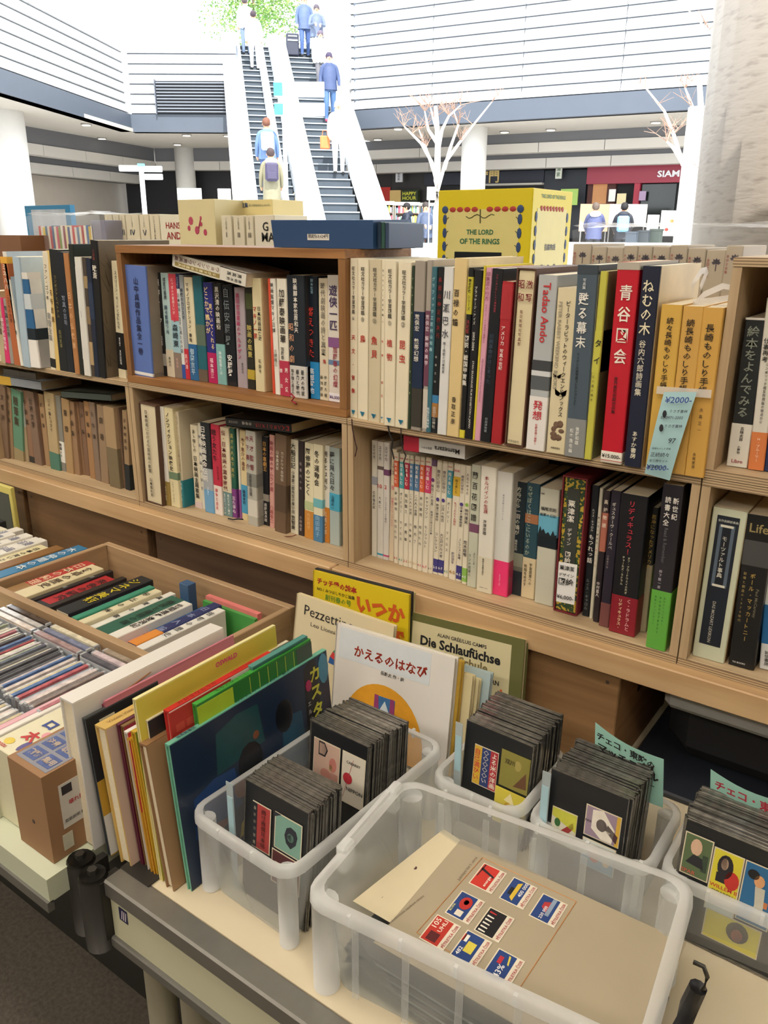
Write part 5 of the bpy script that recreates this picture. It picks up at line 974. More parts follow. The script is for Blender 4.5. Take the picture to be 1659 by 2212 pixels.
# yellow boxed set with frame ornaments
def frame_box():
    Y = 1.62; a = at_y(947, 412, Y); b = at_y(1152, 411, Y); w_ = b.x-a.x; zt = a.z; h = zt-BZ; dp = .20
    e = empty('boxed_set', (a.x, Y, BZ+.0005), 'large bright yellow boxed set with green capitals and beaded frame borders', 'box')
    for c_ in (0,):
        MB().box(0, 0, 0, w_, dp, h, 0, .002).build('box_body', M('d8c51e', .35, .05, 6), e)
    MB().box(w_*.10, -.0006, 0, w_*.88, 0, h-.040).build('cream_panel', M('d6cb84', .4, .05), e); MB().box(w_, dp*.12, 0, w_+.0006, dp*.86, h-.038).build('cream_panel', M('d6cb84', .4, .05), e)
    MB().box(w_*.205, -.0012, 0, w_*.715, -.0006, h-.127).build('dark_window', M('141c22', .3), e)
    b = MB(); b2 = MB(); b3 = MB()
    n = 9
    for i in range(n):
        if i == n//2: continue
        b.blob((w_*(.13+.72*(i+.5)/n), -.001, h-.040), (w_*.036, .0012, .0055), 8)
    for i in range(9):
        for x in (.085, .885): b2.blob((w_*x, -.001, h-.060-i*.028), (.0055, .0012, .011), 8)
    for x in (.085, .885): b2.blob((w_*x, -.0012, h-.040), (.008, .0012, .008), 10)
    for i in range(8): b.blob((w_+.001, dp*(.18+.60*(i+.5)/8), h-.038), (.0012, .006, .0055), 8)
    for i in range(9):
        for y in (.10, .88): b2.blob((w_+.001, dp*y, h-.055-i*.028), (.0012, .0055, .011), 8)
    b3.tube([(w_*(.32+.03*k), -.0012, h-.054-.004*sin(k*1.2)) for k in range(11)], .0009, 4); b3.tube([(w_*.47, -.0012, h-.040), (w_*.475, -.0012, h-.068)], .0014, 4)
    for k in range(10): b3.tube([(w_*.10, -.0012, h-.060-k*.028), (w_*.125, -.0012, h-.056-k*.028)], .0008, 4)
    for k in range(10): b3.tube([(w_*.87, -.0012, h-.060-k*.028), (w_*.845, -.0012, h-.056-k*.028)], .0008, 4)
    for bb, nm, c_ in ((b, 'red_beads', 'a83428'), (b2, 'blue_beads', '28426e'), (b3, 'scroll_lines', '4a4a28')): bb.build(nm, M(c_, .5, .1), e)['kind'] = 'stuff'
    T = TX(); T.horiz('THE LORD', V((0, 0, 0)), EX, EZ, w_*.33, w_*.62, h-.086, .014, .0014, .03); T.horiz('OF THE RINGS', V((0, 0, 0)), EX, EZ, w_*.26, w_*.69, h-.105, .014, .0014, .03)
    T.build('title_lettering', '2a6a48', e); T = TX(); T.horiz('THE LORD OF THE RINGS', V((w_, 0, 0)), EY, EZ, dp*.2, dp*.8, h-.014, .009, .001, .02)
    T.build('title_lettering', '2a6a48', e); T = TX()
    T.horiz('指輪物語', V((w_, 0, 0)), EY, EZ, dp*.34, dp*.62, h*.66, .012, .0012); T.vert('旅の仲間', V((w_, 0, 0)), EY, EZ, dp*.62, h*.58, h*.22, .014); T.vert('二つの塔', V((w_, 0, 0)), EY, EZ, dp*.46, h*.58, h*.22, .014); T.vert('王の帰還', V((w_, 0, 0)), EY, EZ, dp*.30, h*.58, h*.22, .014)
    T.build('side_lettering', '30344a', e)
frame_box()
def set_box(px0, px1, pyt, Y, dep, name, label, col, txts=(), cat='box', z0=BZ, side=None):
    a = at_y(px0, pyt, Y); b = at_y(px1, pyt, Y); w_ = b.x-a.x; h = a.z-z0
    e = empty(name, (a.x, Y, z0+.0005), label, cat); MB().box(0, 0, 0, w_, dep, h, 0, .0012).build('box_body', M(col, .5, .08, 12), e)
    if side: MB().box(w_, .002, .001, w_+.0006, dep-.002, h-.002).build('side_face', M(side, .5, .1, 12), e)
    for tx in txts:
        T = TX()
        if tx[0] == 'h': T.horiz(tx[1], V((0, 0, 0)), EX, EZ, w_*tx[2], w_*tx[3], h-tx[4], tx[5])
        elif tx[0] == 's': T.horiz(tx[1], V((w_+.0006, 0, 0)), EY, EZ, dep*tx[2], dep*tx[3], h-tx[4], tx[5])
        else: T.vert(tx[1], V((0, 0, 0)), EX, EZ, w_*tx[2], h-tx[3], h-tx[4], w_*tx[5])
        T.build('lettering', tx[-1], e)
    return e, w_, h
# cream series with roman numerals
g = 'cream boxed fairy tale volumes I to V'
for i, (x0, x1, rn) in enumerate(((225, 241, 'Ⅰ'), (243, 255, 'Ⅱ'), (257, 268, 'Ⅲ'), (270, 298, 'Ⅳ'), (300, 320, 'Ⅴ'))):
    set_box(x0, x1, 463, 1.66, .14, 'boxed_volume', 'cream boxed volume numbered %s in the row behind the brown box' % ('one', 'two', 'three', 'four', 'five')[i], 'd8d0b8', [('v', 'アンデルセ童話全集', .5, .006, .036, .55, '4a4844'), ('h', rn, .1, .9, .052, .016, '2a3a50')], 'book')
set_box(322, 342, 463, 1.66, .14, 'boxed_volume', 'cream boxed companion volume right of the five numbered ones', 'd8d0b8', [('v', 'アンデルセ生涯と作品', .5, .006, .07, .5, '4a4844')], 'book')
set_box(344, 388, 464, 1.66, .14, 'boxed_volume', 'wide cream boxed volume with dark red serif lettering behind the brown box', 'e0dcc8', [('h', 'HANS', .3, 1.0, .03, .02, '9a2a30'), ('h', 'AND', .3, 1.0, .058, .024, '9a2a30')], 'book')
e, w_, h = set_box(383, 462, 432, 1.52, .16, 'cream_slipcase', 'tall cream slipcase with a red picture beside the lettered cream box lid', 'd6ca9c')
b = MB()
for cx, cz, r_ in ((.34, .052, .009), (.28, .07, .006), (.5, .075, .009), (.62, .06, .005), (.62, .045, .004), (.72, .08, .007)): b.blob((w_*cx, -.0004, h-cz), (r_, .0008, r_*1.2), 9)
b.tube([(w_*.55, -.0004, h-.07), (w_*.62, -.0004, h-.046)], .0022, 5); b.build('red_picture', M('b0405a', .6, .4, 120), e)['kind'] = 'stuff'
set_box(462, 588, 434, 1.62, .12, 'box_lid', 'long cream box with dark blue katakana lettering behind the brown box', 'd8c88e', [('h', 'アンデルセン童話集', .06, .60, .013, .011, '26406a'), ('h', '(全4巻)', .08, .2, .022, .007, '3a4a5a'), ('h', '全４巻揃定価2,400円', .6, .97, .014, .005, '8a8a70')])
for i, (x0, x1, rn) in enumerate(((477, 499, 'Ⅰ'), (503, 526, 'Ⅱ'), (530, 546, 'Ⅲ'))):
    set_box(x0, x1, 466, 1.50, .12, 'boxed_volume', 'grey cream boxed volume numbered %s before the long lettered box' % ('one', 'two', 'three')[i], 'd4ccb4', [('v', 'アル童話全集', .5, .006, .032, .5, '6a6458'), ('h', rn, .3, .7, .045, .012, '554f48')], 'book')
set_box(549, 592, 465, 1.50, .12, 'boxed_volume', 'cream boxed volume with white capitals on black beside the navy box', 'dcd6c2', [('h', 'G', .42, .7, .026, .022, '1c1c1c'), ('h', 'MA', .36, 1.0, .05, .024, '1c1c1c')], 'book')
# navy box lying on the brown box
Yn = D+.045; P_ = [at_y(x, y, Yn) for x, y in ((592, 528), (806, 532), (806, 466), (581, 476))]
e = empty('navy_box', (P_[0].x, Yn, ZT+.0005), 'navy slipcase lying on the brown wooden box with a white price label', 'box'); w_ = P_[1].x-P_[0].x; h = P_[3].z-ZT
MB().add([(0, 0, 0), (w_, 0, 0), (w_, .13, 0), (-.004, .13, 0), (-.006, 0, h), (w_, 0, h*.98), (w_-.012, .13, h+.002), (.006, .13, h+.002)], [(3, 2, 1, 0), (4, 5, 6, 7), (0, 1, 5, 4), (1, 2, 6, 5), (2, 3, 7, 6), (3, 0, 4, 7)]).build('box_body', M('25456e', .45, .1, 12), e)
lb_ = MB().box(w_*.36, -.0006, h*.28, w_*.58, 0, h*.50).build('price_label', M('d8d4cc', .5, .05), e); T = TX(); T.horiz('限定価3,624円', V((0, -.0006, 0)), EX, EZ, w_*.37, w_*.57, h*.42, .007, .0004); T.build('label_lettering', '333', lb_)
for k in range(3): MB().box(w_+.001+.0085*k, .01, .001, w_+.0085+.0085*k, .12, h*(.93-.02*k), 0, .001).build('volume_spine', M(('26364a', '2c5048', '30405c')[k], .4), e)
# short pile right of it
P0 = at_y(824, 541, 1.235); e = empty('book', (-.955, 1.24, ZT+.0005), 'book with pale green page block lying at the right end of the brown box', 'book')
MB().box(-.02, 0, 0, .035, .13, .024, 0, .001).build('cover', M('8a2c44', .5), e); MB().box(-.018, .002, .001, .0356, .128, .0225).build('page_block', M('cfd0a0', .8, .1, 180), e)
e = empty('book', (-1.04, 1.34, ZT+.0005), 'small pale covered book behind the navy box', 'book'); MB().box(0, 0, 0, .10, .02, .03, 0, .001).build('cover', M('9a9aa0', .5), e)
# shrink wrapped bundle at left
e0, w0_, h0_ = set_box(82, 200, 487, 1.60, .12, 'bundle_block', 'x x x x', 'e8e4dc'); SEEN.clear() if False else None
for c in list(e0.children): bpy.data.objects.remove(c)
bx0 = e0.location.x; bpy.data.objects.remove(e0)
R_ = random.Random(11); cols = ['c8342c', 'e8e0d0', 'e0c840', '2a6a8c', 'e8e0d0', 'b8343c', '2a5a8a', 'e4dcc8', 'c84a6a', '7a9a4a', 'e8e4dc', '8c3444', 'ece0b0', '2c4c8c', 'e8e4dc', 'c83434', 'e4e0d8', '5a7aa0', 'e8e0c8', 'b02c34', 'eee8d8', '3a6aa8', 'd8b83a', 'ece8e0']
x = bx0
for k, c_ in enumerate(cols):
    if x > bx0+w0_: break
    t_ = w0_/24; book((x, 1.60, BZ+.0005), t_-.0006, h0_-R_.uniform(0, .006), .12, c_, 'slim bright picture book in the shrink wrapped bundle at far left', group='slim picture books in the shrink wrapped bundle'); x += t_
e, w_, h = set_box(52, 150, 445, 1.73, .02, 'picture_board', 'large blue picture board standing behind the wrapped slim books', '2a7fae', [])
MB().box(w_*.15, -.0006, h*.5, w_*.9, 0, h*.96).build('picture_patch', M('b8c4d0', .5, .5, 14), e)
set_box(196, 226, 476, 1.60, .10, 'picture_book', 'grey picture book cover with red and green balloons beside the wrapped bundle', '8a8a9c', [])
q = COL.objects[-1].parent or COL.objects[-1]
q = [o for o in COL.objects if o.get('label', '').startswith('grey picture book cover')][0]
for cx, cz, c_ in ((.35, .028, 'd83a3a'), (.8, .018, '4a9a4a')): MB().blob((.038*cx, -.001, .19-cz+.02), (.0075, .0015, .008), 10).build('balloon', M(c_, .5), q)
def wrap(x0, x1, y0, y1, z0, z1, label):
    b = MB(); nx, nz = 10, 6; R_ = random.Random(5); vs = []
    for j in range(nz+1):
        for i in range(nx+1): vs.append((x0+(x1-x0)*i/nx, y0-.004+R_.uniform(-.004, .004)-.004*sin(j), z0+(z1-z0)*j/nz+(R_.uniform(-.004, .004) if j == nz else 0)))
    fs = [(j*(nx+1)+i, j*(nx+1)+i+1, (j+1)*(nx+1)+i+1, (j+1)*(nx+1)+i) for j in range(nz) for i in range(nx)]
    b.add(vs, fs); vs = [(x0+(x1-x0)*i/nx, y0+(y1-y0)*j/4-.004*(j == 0), z1+.006+R_.uniform(-.005, .005)) for j in range(5) for i in range(nx+1)]
    b.add(vs, [(j*(nx+1)+i, j*(nx+1)+i+1, (j+1)*(nx+1)+i+1, (j+1)*(nx+1)+i) for j in range(4) for i in range(nx)])
    o = b.build('plastic_wrap', plastic((.9, .92, .95), .93, .06), smooth=True); return tag(o, label, 'plastic wrap')
wrap(bx0-.03, bx0+w0_+.06, 1.585, 1.75, BZ+.003, BZ+h0_+.03, 'crinkled clear wrap over the slim picture books at far left')
# wrapped beige slipcases with a dark flower mark
TU = 'b7a790'
xs = [1238, 1279, 1312, 1348, 1379, 1411, 1449, 1487, 1527, 1570]; tops = [527, 533, 535, 531, 532, 533, 530, 536, 540, 531]
for i in range(len(xs)):
    x1_ = xs[i+1] if i+1 < len(xs) else 1608
    a = at_y(xs[i], tops[i], 1.47); b_ = at_y(x1_, tops[i], 1.47); w_ = b_.x-a.x; h = max(.16, a.z-BZ)
    e = empty('flower_slipcase', (a.x+.0003, 1.47, BZ+.0005), 'beige slipcase with a dark tulip mark in the wrapped row behind the ochre volumes', 'book', 'beige tulip marked slipcases')
    MB().box(0, 0, 0, w_-.0008, .17, h, 0, .0015).build('box_body', M(TU, .7, .08, 20), e)
    b = MB(); c0 = V((w_*.55, -.0007, h-.022))
    for ang, L_n in ((90, .009), (55, .009), (125, .009), (15, .008), (165, .008)):
        d = V((cos(radians(ang)), 0, sin(radians(ang)))); n_ = V((-d.z, 0, d.x)); b.add([c0, c0+d*L_n*.5+n_*.0028, c0+d*L_n, c0+d*L_n*.5-n_*.0028], [(3, 2, 1, 0)])
    b.tube([c0, c0-V((0, 0, .012))], .0007, 4); b.build('tulip_mark', M('3a2c40', .6, .1), e)
    T = TX(); T.vert('幸田文全集', V((0, 0, 0)), EX, EZ, w_*.14, h-.014, h-.045, w_*.16); T.build('spine_lettering', 'a04a44', e)
a = at_y(1612, 534, 1.47)
e = empty('wrapped_volume', (a.x, 1.47, BZ+.0005), 'lilac striped wrapped volume at the right end of the tulip slipcases', 'book'); MB().box(0, 0, 0, .07, .15, .20, 0, .002).build('cover', M('b9a8c4', .5, .2, 60), e)
wrap(at_y(1236, 530, 1.46).x, a.x+.06, 1.46, 1.62, BZ+.16, BZ+.262, 'shiny clear wrap over the tulip marked slipcases')
o = MB().box(-3.2, .95, 1.30, -2.35, 1.12, 1.31).build('x', M('fff')); bpy.data.objects.remove(o)
e, w_, h = set_box(-30, 42, 508, 1.50, .1, 'brown_box', 'brown wooden box end behind the leftmost books', '7a5230', [])

# ------------------------------------------------------------------ tables
TZ = .70; TY = .502; TX0 = -.838
LAM = M('cfc2a6', .45, .05, 6); ALU = M('8d8a84', .38, .12, 30, metal=.7); SIDE_ = M('c6c4a6', .5, .04, 5); GREY = M('6a6862', .45, .1, 20, metal=.3)
e = empty('display_table', (TX0, TY, 0), 'white topped display table with an aluminium edge holding the plastic bins', 'table')
MB().box(0, .034, .675, 2.2, .95, TZ, 0).build('table_top', LAM, e)
MB().box(0, 0, .672, 2.2, .034, TZ+.001, 0, .003).build('edge_rail', ALU, e)
MB().box(.004, .006, .600, 2.2, .03, .672).build('apron_panel', SIDE_, e)
MB().box(0, .0, .582, 2.2, .034, .600, 0, .002).build('lower_rail', GREY, e)
for x in (.035, .115): MB().tube([(x, .05, 0), (x, .05, .582)], .022, 14).build('leg', M('cfccb4', .5, .05), e, True)
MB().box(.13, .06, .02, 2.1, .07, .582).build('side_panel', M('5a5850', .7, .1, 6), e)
st = MB().box(.022, .0052, .640, .040, .006, .662).build('sticker', M('26264c', .4), e)
for k in range(3): MB().add([(.026+.004*k, .005, .643), (.028+.004*k, .005, .643), (.031+.004*k, .005, .659), (.029+.004*k, .005, .659)], [(0, 1, 2, 3)]).build('sticker_stripe', M('d8d0d8', .4), st)
e = empty('display_table', (-3.4, .452, 0), 'pale topped display table at left carrying the drawer of books and discs', 'table')
MB().box(0, .004, .66, 2.50, .99, TZ, 0).build('table_top', M('c2c6ae', .45, .05, 6), e)
MB().box(0, 0, .645, 2.50, .010, .662).build('edge_rail', GREY, e)
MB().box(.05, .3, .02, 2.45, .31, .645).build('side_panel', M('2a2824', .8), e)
for x in (.1, 2.40): MB().tube([(x, .35, 0), (x, .35, .645)], .02, 12).build('leg', M('8a887c', .5), e, True)
IRON = M('3d3b38', .45, .2, 30, metal=.6)
for k, (x, y, l) in enumerate(((-.897, .508, 'dark metal corner post bracket of the left table'), (-.857, .500, 'dark metal corner post bracket of the right table'))):
    e = empty('corner_bracket', (x, y, .578+.0*k), l, 'bracket'); b = MB().tube([(0, 0, 0), (0, 0, .120), (0, 0, .125)], [.021, .021, .018], 16); b.build('post', IRON, e, True)
    MB().tube([(0, 0, .125), (0, 0, .133)], .007, 6).build('bolt', M('55534f', .4, .1, metal=.7), e)
    MB().box(.01, -.004, .02, .022, .03, .12).build('flange', IRON, e)
o = MB().box(-.835, .53, TZ+.0012, -.775, .565, TZ+.003).build('metal_plate', IRON); tag(o, 'dark metal corner plate on the right table top', 'plate')

# ------------------------------------------------------------------ card bins
def rrect(x0, y0, x1, y1, r, n=4):
    P_ = []
    for cx, cy, a in ((x1-r, y0+r, -90), (x1-r, y1-r, 0), (x0+r, y1-r, 90), (x0+r, y0+r, 180)):
        for k in range(n+1): t = radians(a+90*k/n); P_.append((cx+r*cos(t), cy+r*sin(t)))
    return P_
def loft(b, loops, mi=0, close=False):
    n = len(loops[0][0]); base = len(b.v)
    for P_, z in loops: b.v += [V((x, y, z)) for x, y in P_]
    for k in range(len(loops)-1):
        for i in range(n): j = (i+1) % n; b.f.append((base+k*n+i, base+k*n+j, base+(k+1)*n+j, base+(k+1)*n+i)); b.m.append(mi)
def plastic_bin(x0, y0, x1, y1, h, label, big=False, tp=.012, rz=0):
    e = empty('plastic_bin', (x0, y0, TZ+.0008), label, 'bin', rot=(0, 0, radians(rz))); w_, d = x1-x0, y1-y0; r = .022
    PL = plastic(t=.90 if not big else .88); PR = plastic(t=.50); b = MB()
    lw = .008 if not big else .012
    ins = lambda k, rr=r: rrect(tp*k+lw, tp*k+lw, w_-tp*k-lw, d-tp*k-lw, rr)
    th = .0016
    loft(b, [(ins(1), 0), (ins(0), h-.012), (ins(0), h-.001)])
    loft(b, [(rrect(lw+th, lw+th, w_-lw-th, d-lw-th, r-th), h-.001), (rrect(tp+lw+th, tp+lw+th, w_-tp-lw-th, d-tp-lw-th, r-th), .002)])
    n = len(ins(1)); o = b.build('wall', PL, e, True)
    MB().prism(ins(1), 0, .002).build('base', PL, e)
    b = MB(); loft(b, [(rrect(lw+th, lw+th, w_-lw-th, d-lw-th, r), h-.001), (rrect(lw*.5, lw*.5, w_-lw*.5, d-lw*.5, r+.004), h+.001), (rrect(0, 0, w_, d, r+.007), h-.002), (rrect(-.001, -.001, w_+.001, d+.001, r+.008), h-.013)]); b.build('rim', PR, e, True)
    for (cx, cy) in ((tp*.5+.014, tp*.5+.012), (w_-tp*.5-.014, tp*.5+.012), (w_-tp*.5-.014, d-tp*.5-.012), (tp*.5+.014, d-tp*.5-.012)):
        MB().tube([(cx, cy, .001), (cx, cy, h-.012)], .0125 if not big else .016, 14).build('corner_column', PR, e, True)
    kx = max(2, int(w_/.06)); ky = max(2, int(d/.07))
    for i in range(1, kx):
        x = w_*i/kx; MB().box(x-.002, -.001, h-.0132, x+.002, .004, h+.0012).build('rim_rib', PR, e); MB().box(x-.002, d-.004, h-.0132, x+.002, d+.001, h+.0012).build('rim_rib', PR, e)
    if big:
        for i in (1, 2, 3, 4, 5):
            x = w_*i/6
            for yy in (lw+.001, d-lw-.003): MB().box(x-.004, yy, .01, x+.004, yy+.002, h-.012).build('wall_rib', PL, e)
        for yy in (d*.36, d*.86): MB().box(-.003, yy-.012, h-.03, .012, yy+.012, h+.008, 0, .003).build('rim_lug', PR, e)
        MB().box(-.002, d*.36, h-.002, .004, d*.86, h+.006).build('rim_lug', PR, e)
    return e
BH = .128
plastic_bin(-.727, .566, -.538, .905, BH, 'clear plastic bin nearest the dark picture book, holding two card stacks', rz=-2.5)
plastic_bin(-.522, .838, -.376, 1.015, .108, 'clear plastic bin in front of the warm brown crate')
plastic_bin(-.370, .843, -.200, 1.00, .104, 'clear plastic bin behind the big bin, with the first pale green sign')
plastic_bin(-.194, .856, -.01, 1.02, .104, 'clear plastic bin at right edge, with the red lettered green sign')
plastic_bin(-.499, .536, -.112, .783, .142, 'large clear plastic bin with a sheet of match labels on top', True, .014, 6)
# bail handle at the right of the large bin
e = empty('bail_handle', at_t(1512, 2180, .95), 'wire bail handle with a black grip at the lower right corner', 'handle')
hp = [at_y(x, y, .64)-e.location for x, y in ((1498, 2078), (1520, 2088), (1528, 2110), (1520, 2135), (1500, 2150))]
b = MB().tube(hp, .0022, 8); b.build('wire', M('55524c', .35, 0, metal=.8), e, True)
gp = [at_y(x, y, .64)-e.location for x, y in ((1508, 2132), (1490, 2170), (1472, 2225))]
MB().tube(gp, [.0085, .009, .009], 10).build('grip', M('16161a', .5), e, True)

# sleeves: black backing card in a clear pocket; each one a thing
EDGE = M('7c7973', .16, .7, 120, metal=.55); BLK = M('1f2124', .35, .1, 30); CLR = plastic((.8, .8, .8), .82, .06)
def sleeve_mesh(w_, h):
    b = MB(); b.box(.0015, .0006, 0, w_-.0015, .0018, h-.002, 0); b.box(0, 0, 0, .0012, .0022, h, 1); b.box(w_-.0012, 0, 0, w_, .0022, h, 1); b.box(0, 0, h-.0012, w_, .0022, h, 1); b.box(0, 0, 0, w_, .0022, .0012, 1)
    return b
def stack(x0, x1, yf, yb, n, h, lean, label, grp, front_label, seed, skew=.0):
    R_ = random.Random(seed); w_ = x1-x0; o = sleeve_mesh(w_, h).build('card_sleeve', [BLK, EDGE]); msh = o.data; bpy.data.objects.remove(o); first = None
    for k in range(n):
        t_ = k/(n-1); o = bpy.data.objects.new('card_sleeve', msh); COL.objects.link(o)
        o.location = (x0+R_.uniform(-.002, .002)+skew*t_, yf+(yb-yf)*t_+R_.uniform(-.0004, .0004), TZ+.0035+R_.uniform(-.001, .002)*(k > 0))
        o.rotation_euler = (-lean*(1-.35*t_)+R_.uniform(-.008, .008), R_.uniform(-.012, .012), R_.uniform(-.01, .01)-.02)
        if k == 0: tag(o, front_label, 'card sleeve'); first = o
        else: tag(o, label, 'card sleeve', grp)
    return first, w_, h
def lab(par, x0, z0, x1, z1, col, txts=(), y=-.0005, rot=0, frame='d8cdb4', deco=(), name='match_label'):
    w_, h = x1-x0, z1-z0; e = MB().box(0, 0, 0, w_, .0004, h).build(name, M(frame, .5, .04), par); e.location = (x0, y-.0004, z0); e.rotation_euler = (0, rot, 0)
    m_ = .0015 if min(w_, h) > .02 else .0008
    b = MB(); b.box(m_, -.0002, m_, w_-m_, 0, h-m_); T_ = {}
    mats = [M(col, .5, .06)]
    for d_ in deco:
        k, c_ = d_[0], M(d_[1], .5, .15, 90)
        if c_ not in mats: mats.append(c_)
        i = mats.index(c_)
        if k == 'r': b.box(w_*d_[2], -.0004, h*d_[3], w_*d_[4], -.0002, h*d_[5], i)
        elif k == 'o': 
            cx, cz, rx, rz = w_*d_[2], h*d_[3], w_*d_[4], h*d_[5]; nn = 14
            b.add([(cx+rx*cos(2*pi*q/nn), -.0005, cz+rz*sin(2*pi*q/nn)) for q in range(nn)], [tuple(range(nn))], i)
        elif k == 'p': b.add([(w_*px, -.0005, h*pz) for px, pz in d_[2]], [tuple(range(len(d_[2])))], i)
    b.build('print', mats, e)
    for s_, a, bx, cz, hf, c_ in txts:
        T = T_.setdefault(c_, TX())
        if s_[0] == '|': T.vert(s_[1:], V((0, 0, 0)), EX, EZ, w_*a, h*bx, h*cz, w_*hf, .0007)
        else: T.horiz(s_, V((0, 0, 0)), EX, EZ, w_*a, w_*bx, h*cz, h*hf, .0007)
    for c_, T in T_.items(): T.build('lettering', c_, e)
    return e
gs = 'black sleeves of the %s stack'
f, w_, h = stack(-.664, -.552, .600, .668, 40, .172, .10, 'black backed clear sleeve in the stack nearest the dark picture book', gs % 'front left', 'front sleeve of the nearest stack, with red strip and green lion labels', 1)
lab(f, .016, .080, .049, .148, 'a83c3c', [('|燐寸商標見本帖', .62, .92, .08, .34, '5a2020')], deco=[('r', '1e222c', .0, .02, .26, .98)]+[('r', 'd8cdb4', .08, .08+.15*k, .2, .15+.15*k) for k in range(6)])
lab(f, .056, .098, .103, .150, '7ba394', deco=[('p', '2a2e38', [(.38, .5), (.45, .72), (.6, .8), (.78, .75), (.85, .6), (.8, .38), (.62, .2), (.45, .3)]), ('o', '7ba394', .6, .5, .12, .12), ('p', '2a2e38', [(0, .86), (0, 1), (.25, 1)])])
lab(f, .053, .046, .103, .095, '5c2a30', [('甚川', .42, .66, .5, .3, '26221e')], deco=[('r', 'd8cdb4', .12, .34, .72, .66), ('r', '5c2a30', .14, .36, .70, .64), ('r', 'd4cab0', .15, .38, .69, .62)])
f, w_, h = stack(-.686, -.577, .755, .842, 42, .172, .08, 'black backed clear sleeve in the stack before the white picture book', gs % 'second left', 'front sleeve of the second stack, with a pink flower label and a red dot label', 2, skew=.012)
lab(f, .008, .085, .058, .150, 'cfae9c', deco=[('p', '2a2a30', [(.2, .62), (.45, .62), (.55, .8), (.42, .97), (.2, .97)]), ('p', 'cfae9c', [(.23, .66), (.43, .66), (.5, .8), (.41, .93), (.23, .93)]), ('o', 'c88074', .75, .5, .14, .18), ('o', 'b89a64', .68, .42, .06, .08), ('o', 'c88a7c', .5, .2, .2, .14), ('r', 'c49084', .45, .05, .95, .3)])
lab(f, .062, .068, .104, .150, 'd9d0c0', [('CABARET', .2, .8, .82, .1, '333'), ('NIPPON', .25, .95, .3, .14, '222')], deco=[('o', 'b8303c', .28, .5, .2, .11), ('p', 'b06a6a', [(.1, .1), (.12, .1), (.5, .9), (.48, .9)])])
lab(f, .010, .058, .056, .080, '7aa898', [('昭和の燐寸', .1, .9, .5, .4, '2a4a44')])
f, w_, h = stack(-.500, -.390, .895, .995, 40, .172, .08, 'black backed clear sleeve in the stack before the warm brown crate', gs % 'third', 'front sleeve of the third stack, with a three striped label and a gold label', 3)
lab(f, .018, .075, .058, .140, '2c3e74', [('|自己満ひい', .15, .92, .1, .26, 'c83a3a'), ('|〇〇〇〇〇い', .5, .95, .1, .26, 'e8e0d0'), ('|よる米の洋画', .84, .95, .05, .26, 'eed')], deco=[('r', 'd8b03c', .02, .02, .32, .98), ('r', 'b0343c', .68, .02, .98, .98)])
lab(f, .062, .092, .108, .150, '8c8440', [('双川', .15, .5, .72, .3, '3a3420')], deco=[('p', '6a4a34', [(.5, .1), (.95, .15), (.9, .6), (.7, .35)]), ('o', 'a89a58', .6, .7, .12, .14)], frame='8c8440')
lab(f, .058, .030, .108, .088, 'd2c24a', [('guratei', .1, .6, .25, .22, '3a3a20')], deco=[('p', 'e8dca8', [(.3, .7), (.5, .95), (.65, .65)]), ('o', 'c8a038', .45, .55, .12, .12), ('r', '9a9440', .6, .2, .95, .5)], frame='d8c84c')
f, w_, h = stack(-.348, -.240, .865, .950, 38, .172, .06, 'black backed clear sleeve in the stack with the black lettered green sign', gs % 'fourth', 'front sleeve of the fourth stack, with a clock label and a red bird label', 4)
lab(f, .008, .064, .044, .118, 'd8d4c0', [('tábor', .2, .8, .06, .1, '7a3a3a')], deco=[('p', 'c8c84a', [(.02, .98), (.98, .98), (.98, .5), (.02, .75)]), ('p', 'a03a3a', [(.15, .1), (.55, .25), (.9, .6), (.85, .75), (.4, .4)]), ('o', '3a6a3a', .25, .6, .12, .12)])
lab(f, .054, .096, .102, .142, '9a8698', [('PAX', .02, .2, .5, .2, '2a2a30')], deco=[('p', 'e4dcd0', [(.2, .3), (.5, .05), (.8, .05), (.85, .5), (.5, .98), (.2, .9)]), ('o', '4a3038', .48, .5, .15, .2), ('p', '4a3038', [(.6, .4), (.92, .1), (.95, .35), (.65, .6)]), ('r', 'd0a83c', .88, .02, .98, .98)])
lab(f, .054, .050, .100, .092, 'd8dcd8', deco=[('r', '5a9ac0', .02, .02, .98, .6), ('o', 'c04a38', .4, .5, .16, .25), ('o', 'e0c8a0', .75, .45, .12, .2)])
f, w_, h = stack(-.176, -.045, .875, .95, 36, .172, .05, 'black backed clear sleeve in the stack with the red lettered green sign', gs % 'fifth', 'front sleeve of the fifth stack, with portrait labels on green, yellow and blue', 5)
lab(f, .002, .095, .036, .155, '5c6e4c', [('SPAR', .05, .55, .1, .14, 'c85a4a')], deco=[('o', 'd8b498', .45, .72, .2, .2), ('p', '2a2a30', [(.15, .3), (.4, .55), (.7, .5), (.8, .25)]), ('r', '3a4a3a', .7, .2, .9, .6)])
lab(f, .037, .085, .072, .150, 'd8cc3c', [('WILLEM II', .05, .95, .2, .12, 'c03a34'), ('SIGAREN', .15, .85, .08, .09, '3a3a30')], deco=[('o', 'c0332c', .72, .42, .24, .2), ('o', '26242a', .45, .66, .26, .26), ('o', 'd8b8a0', .42, .72, .12, .13), ('r', '26242a', .2, .3, .6, .5)])
lab(f, .073, .065, .110, .150, '2c6a9a', deco=[('o', '1c1c20', .3, .82, .18, .08), ('o', 'd8a070', .5, .74, .16, .1), ('p', 'c8c4b4', [(.4, .65), (.7, .65), (.75, .3), (.62, .08), (.42, .08), (.48, .35)]), ('r', 'c87a4a', .7, .35, .85, .45)])
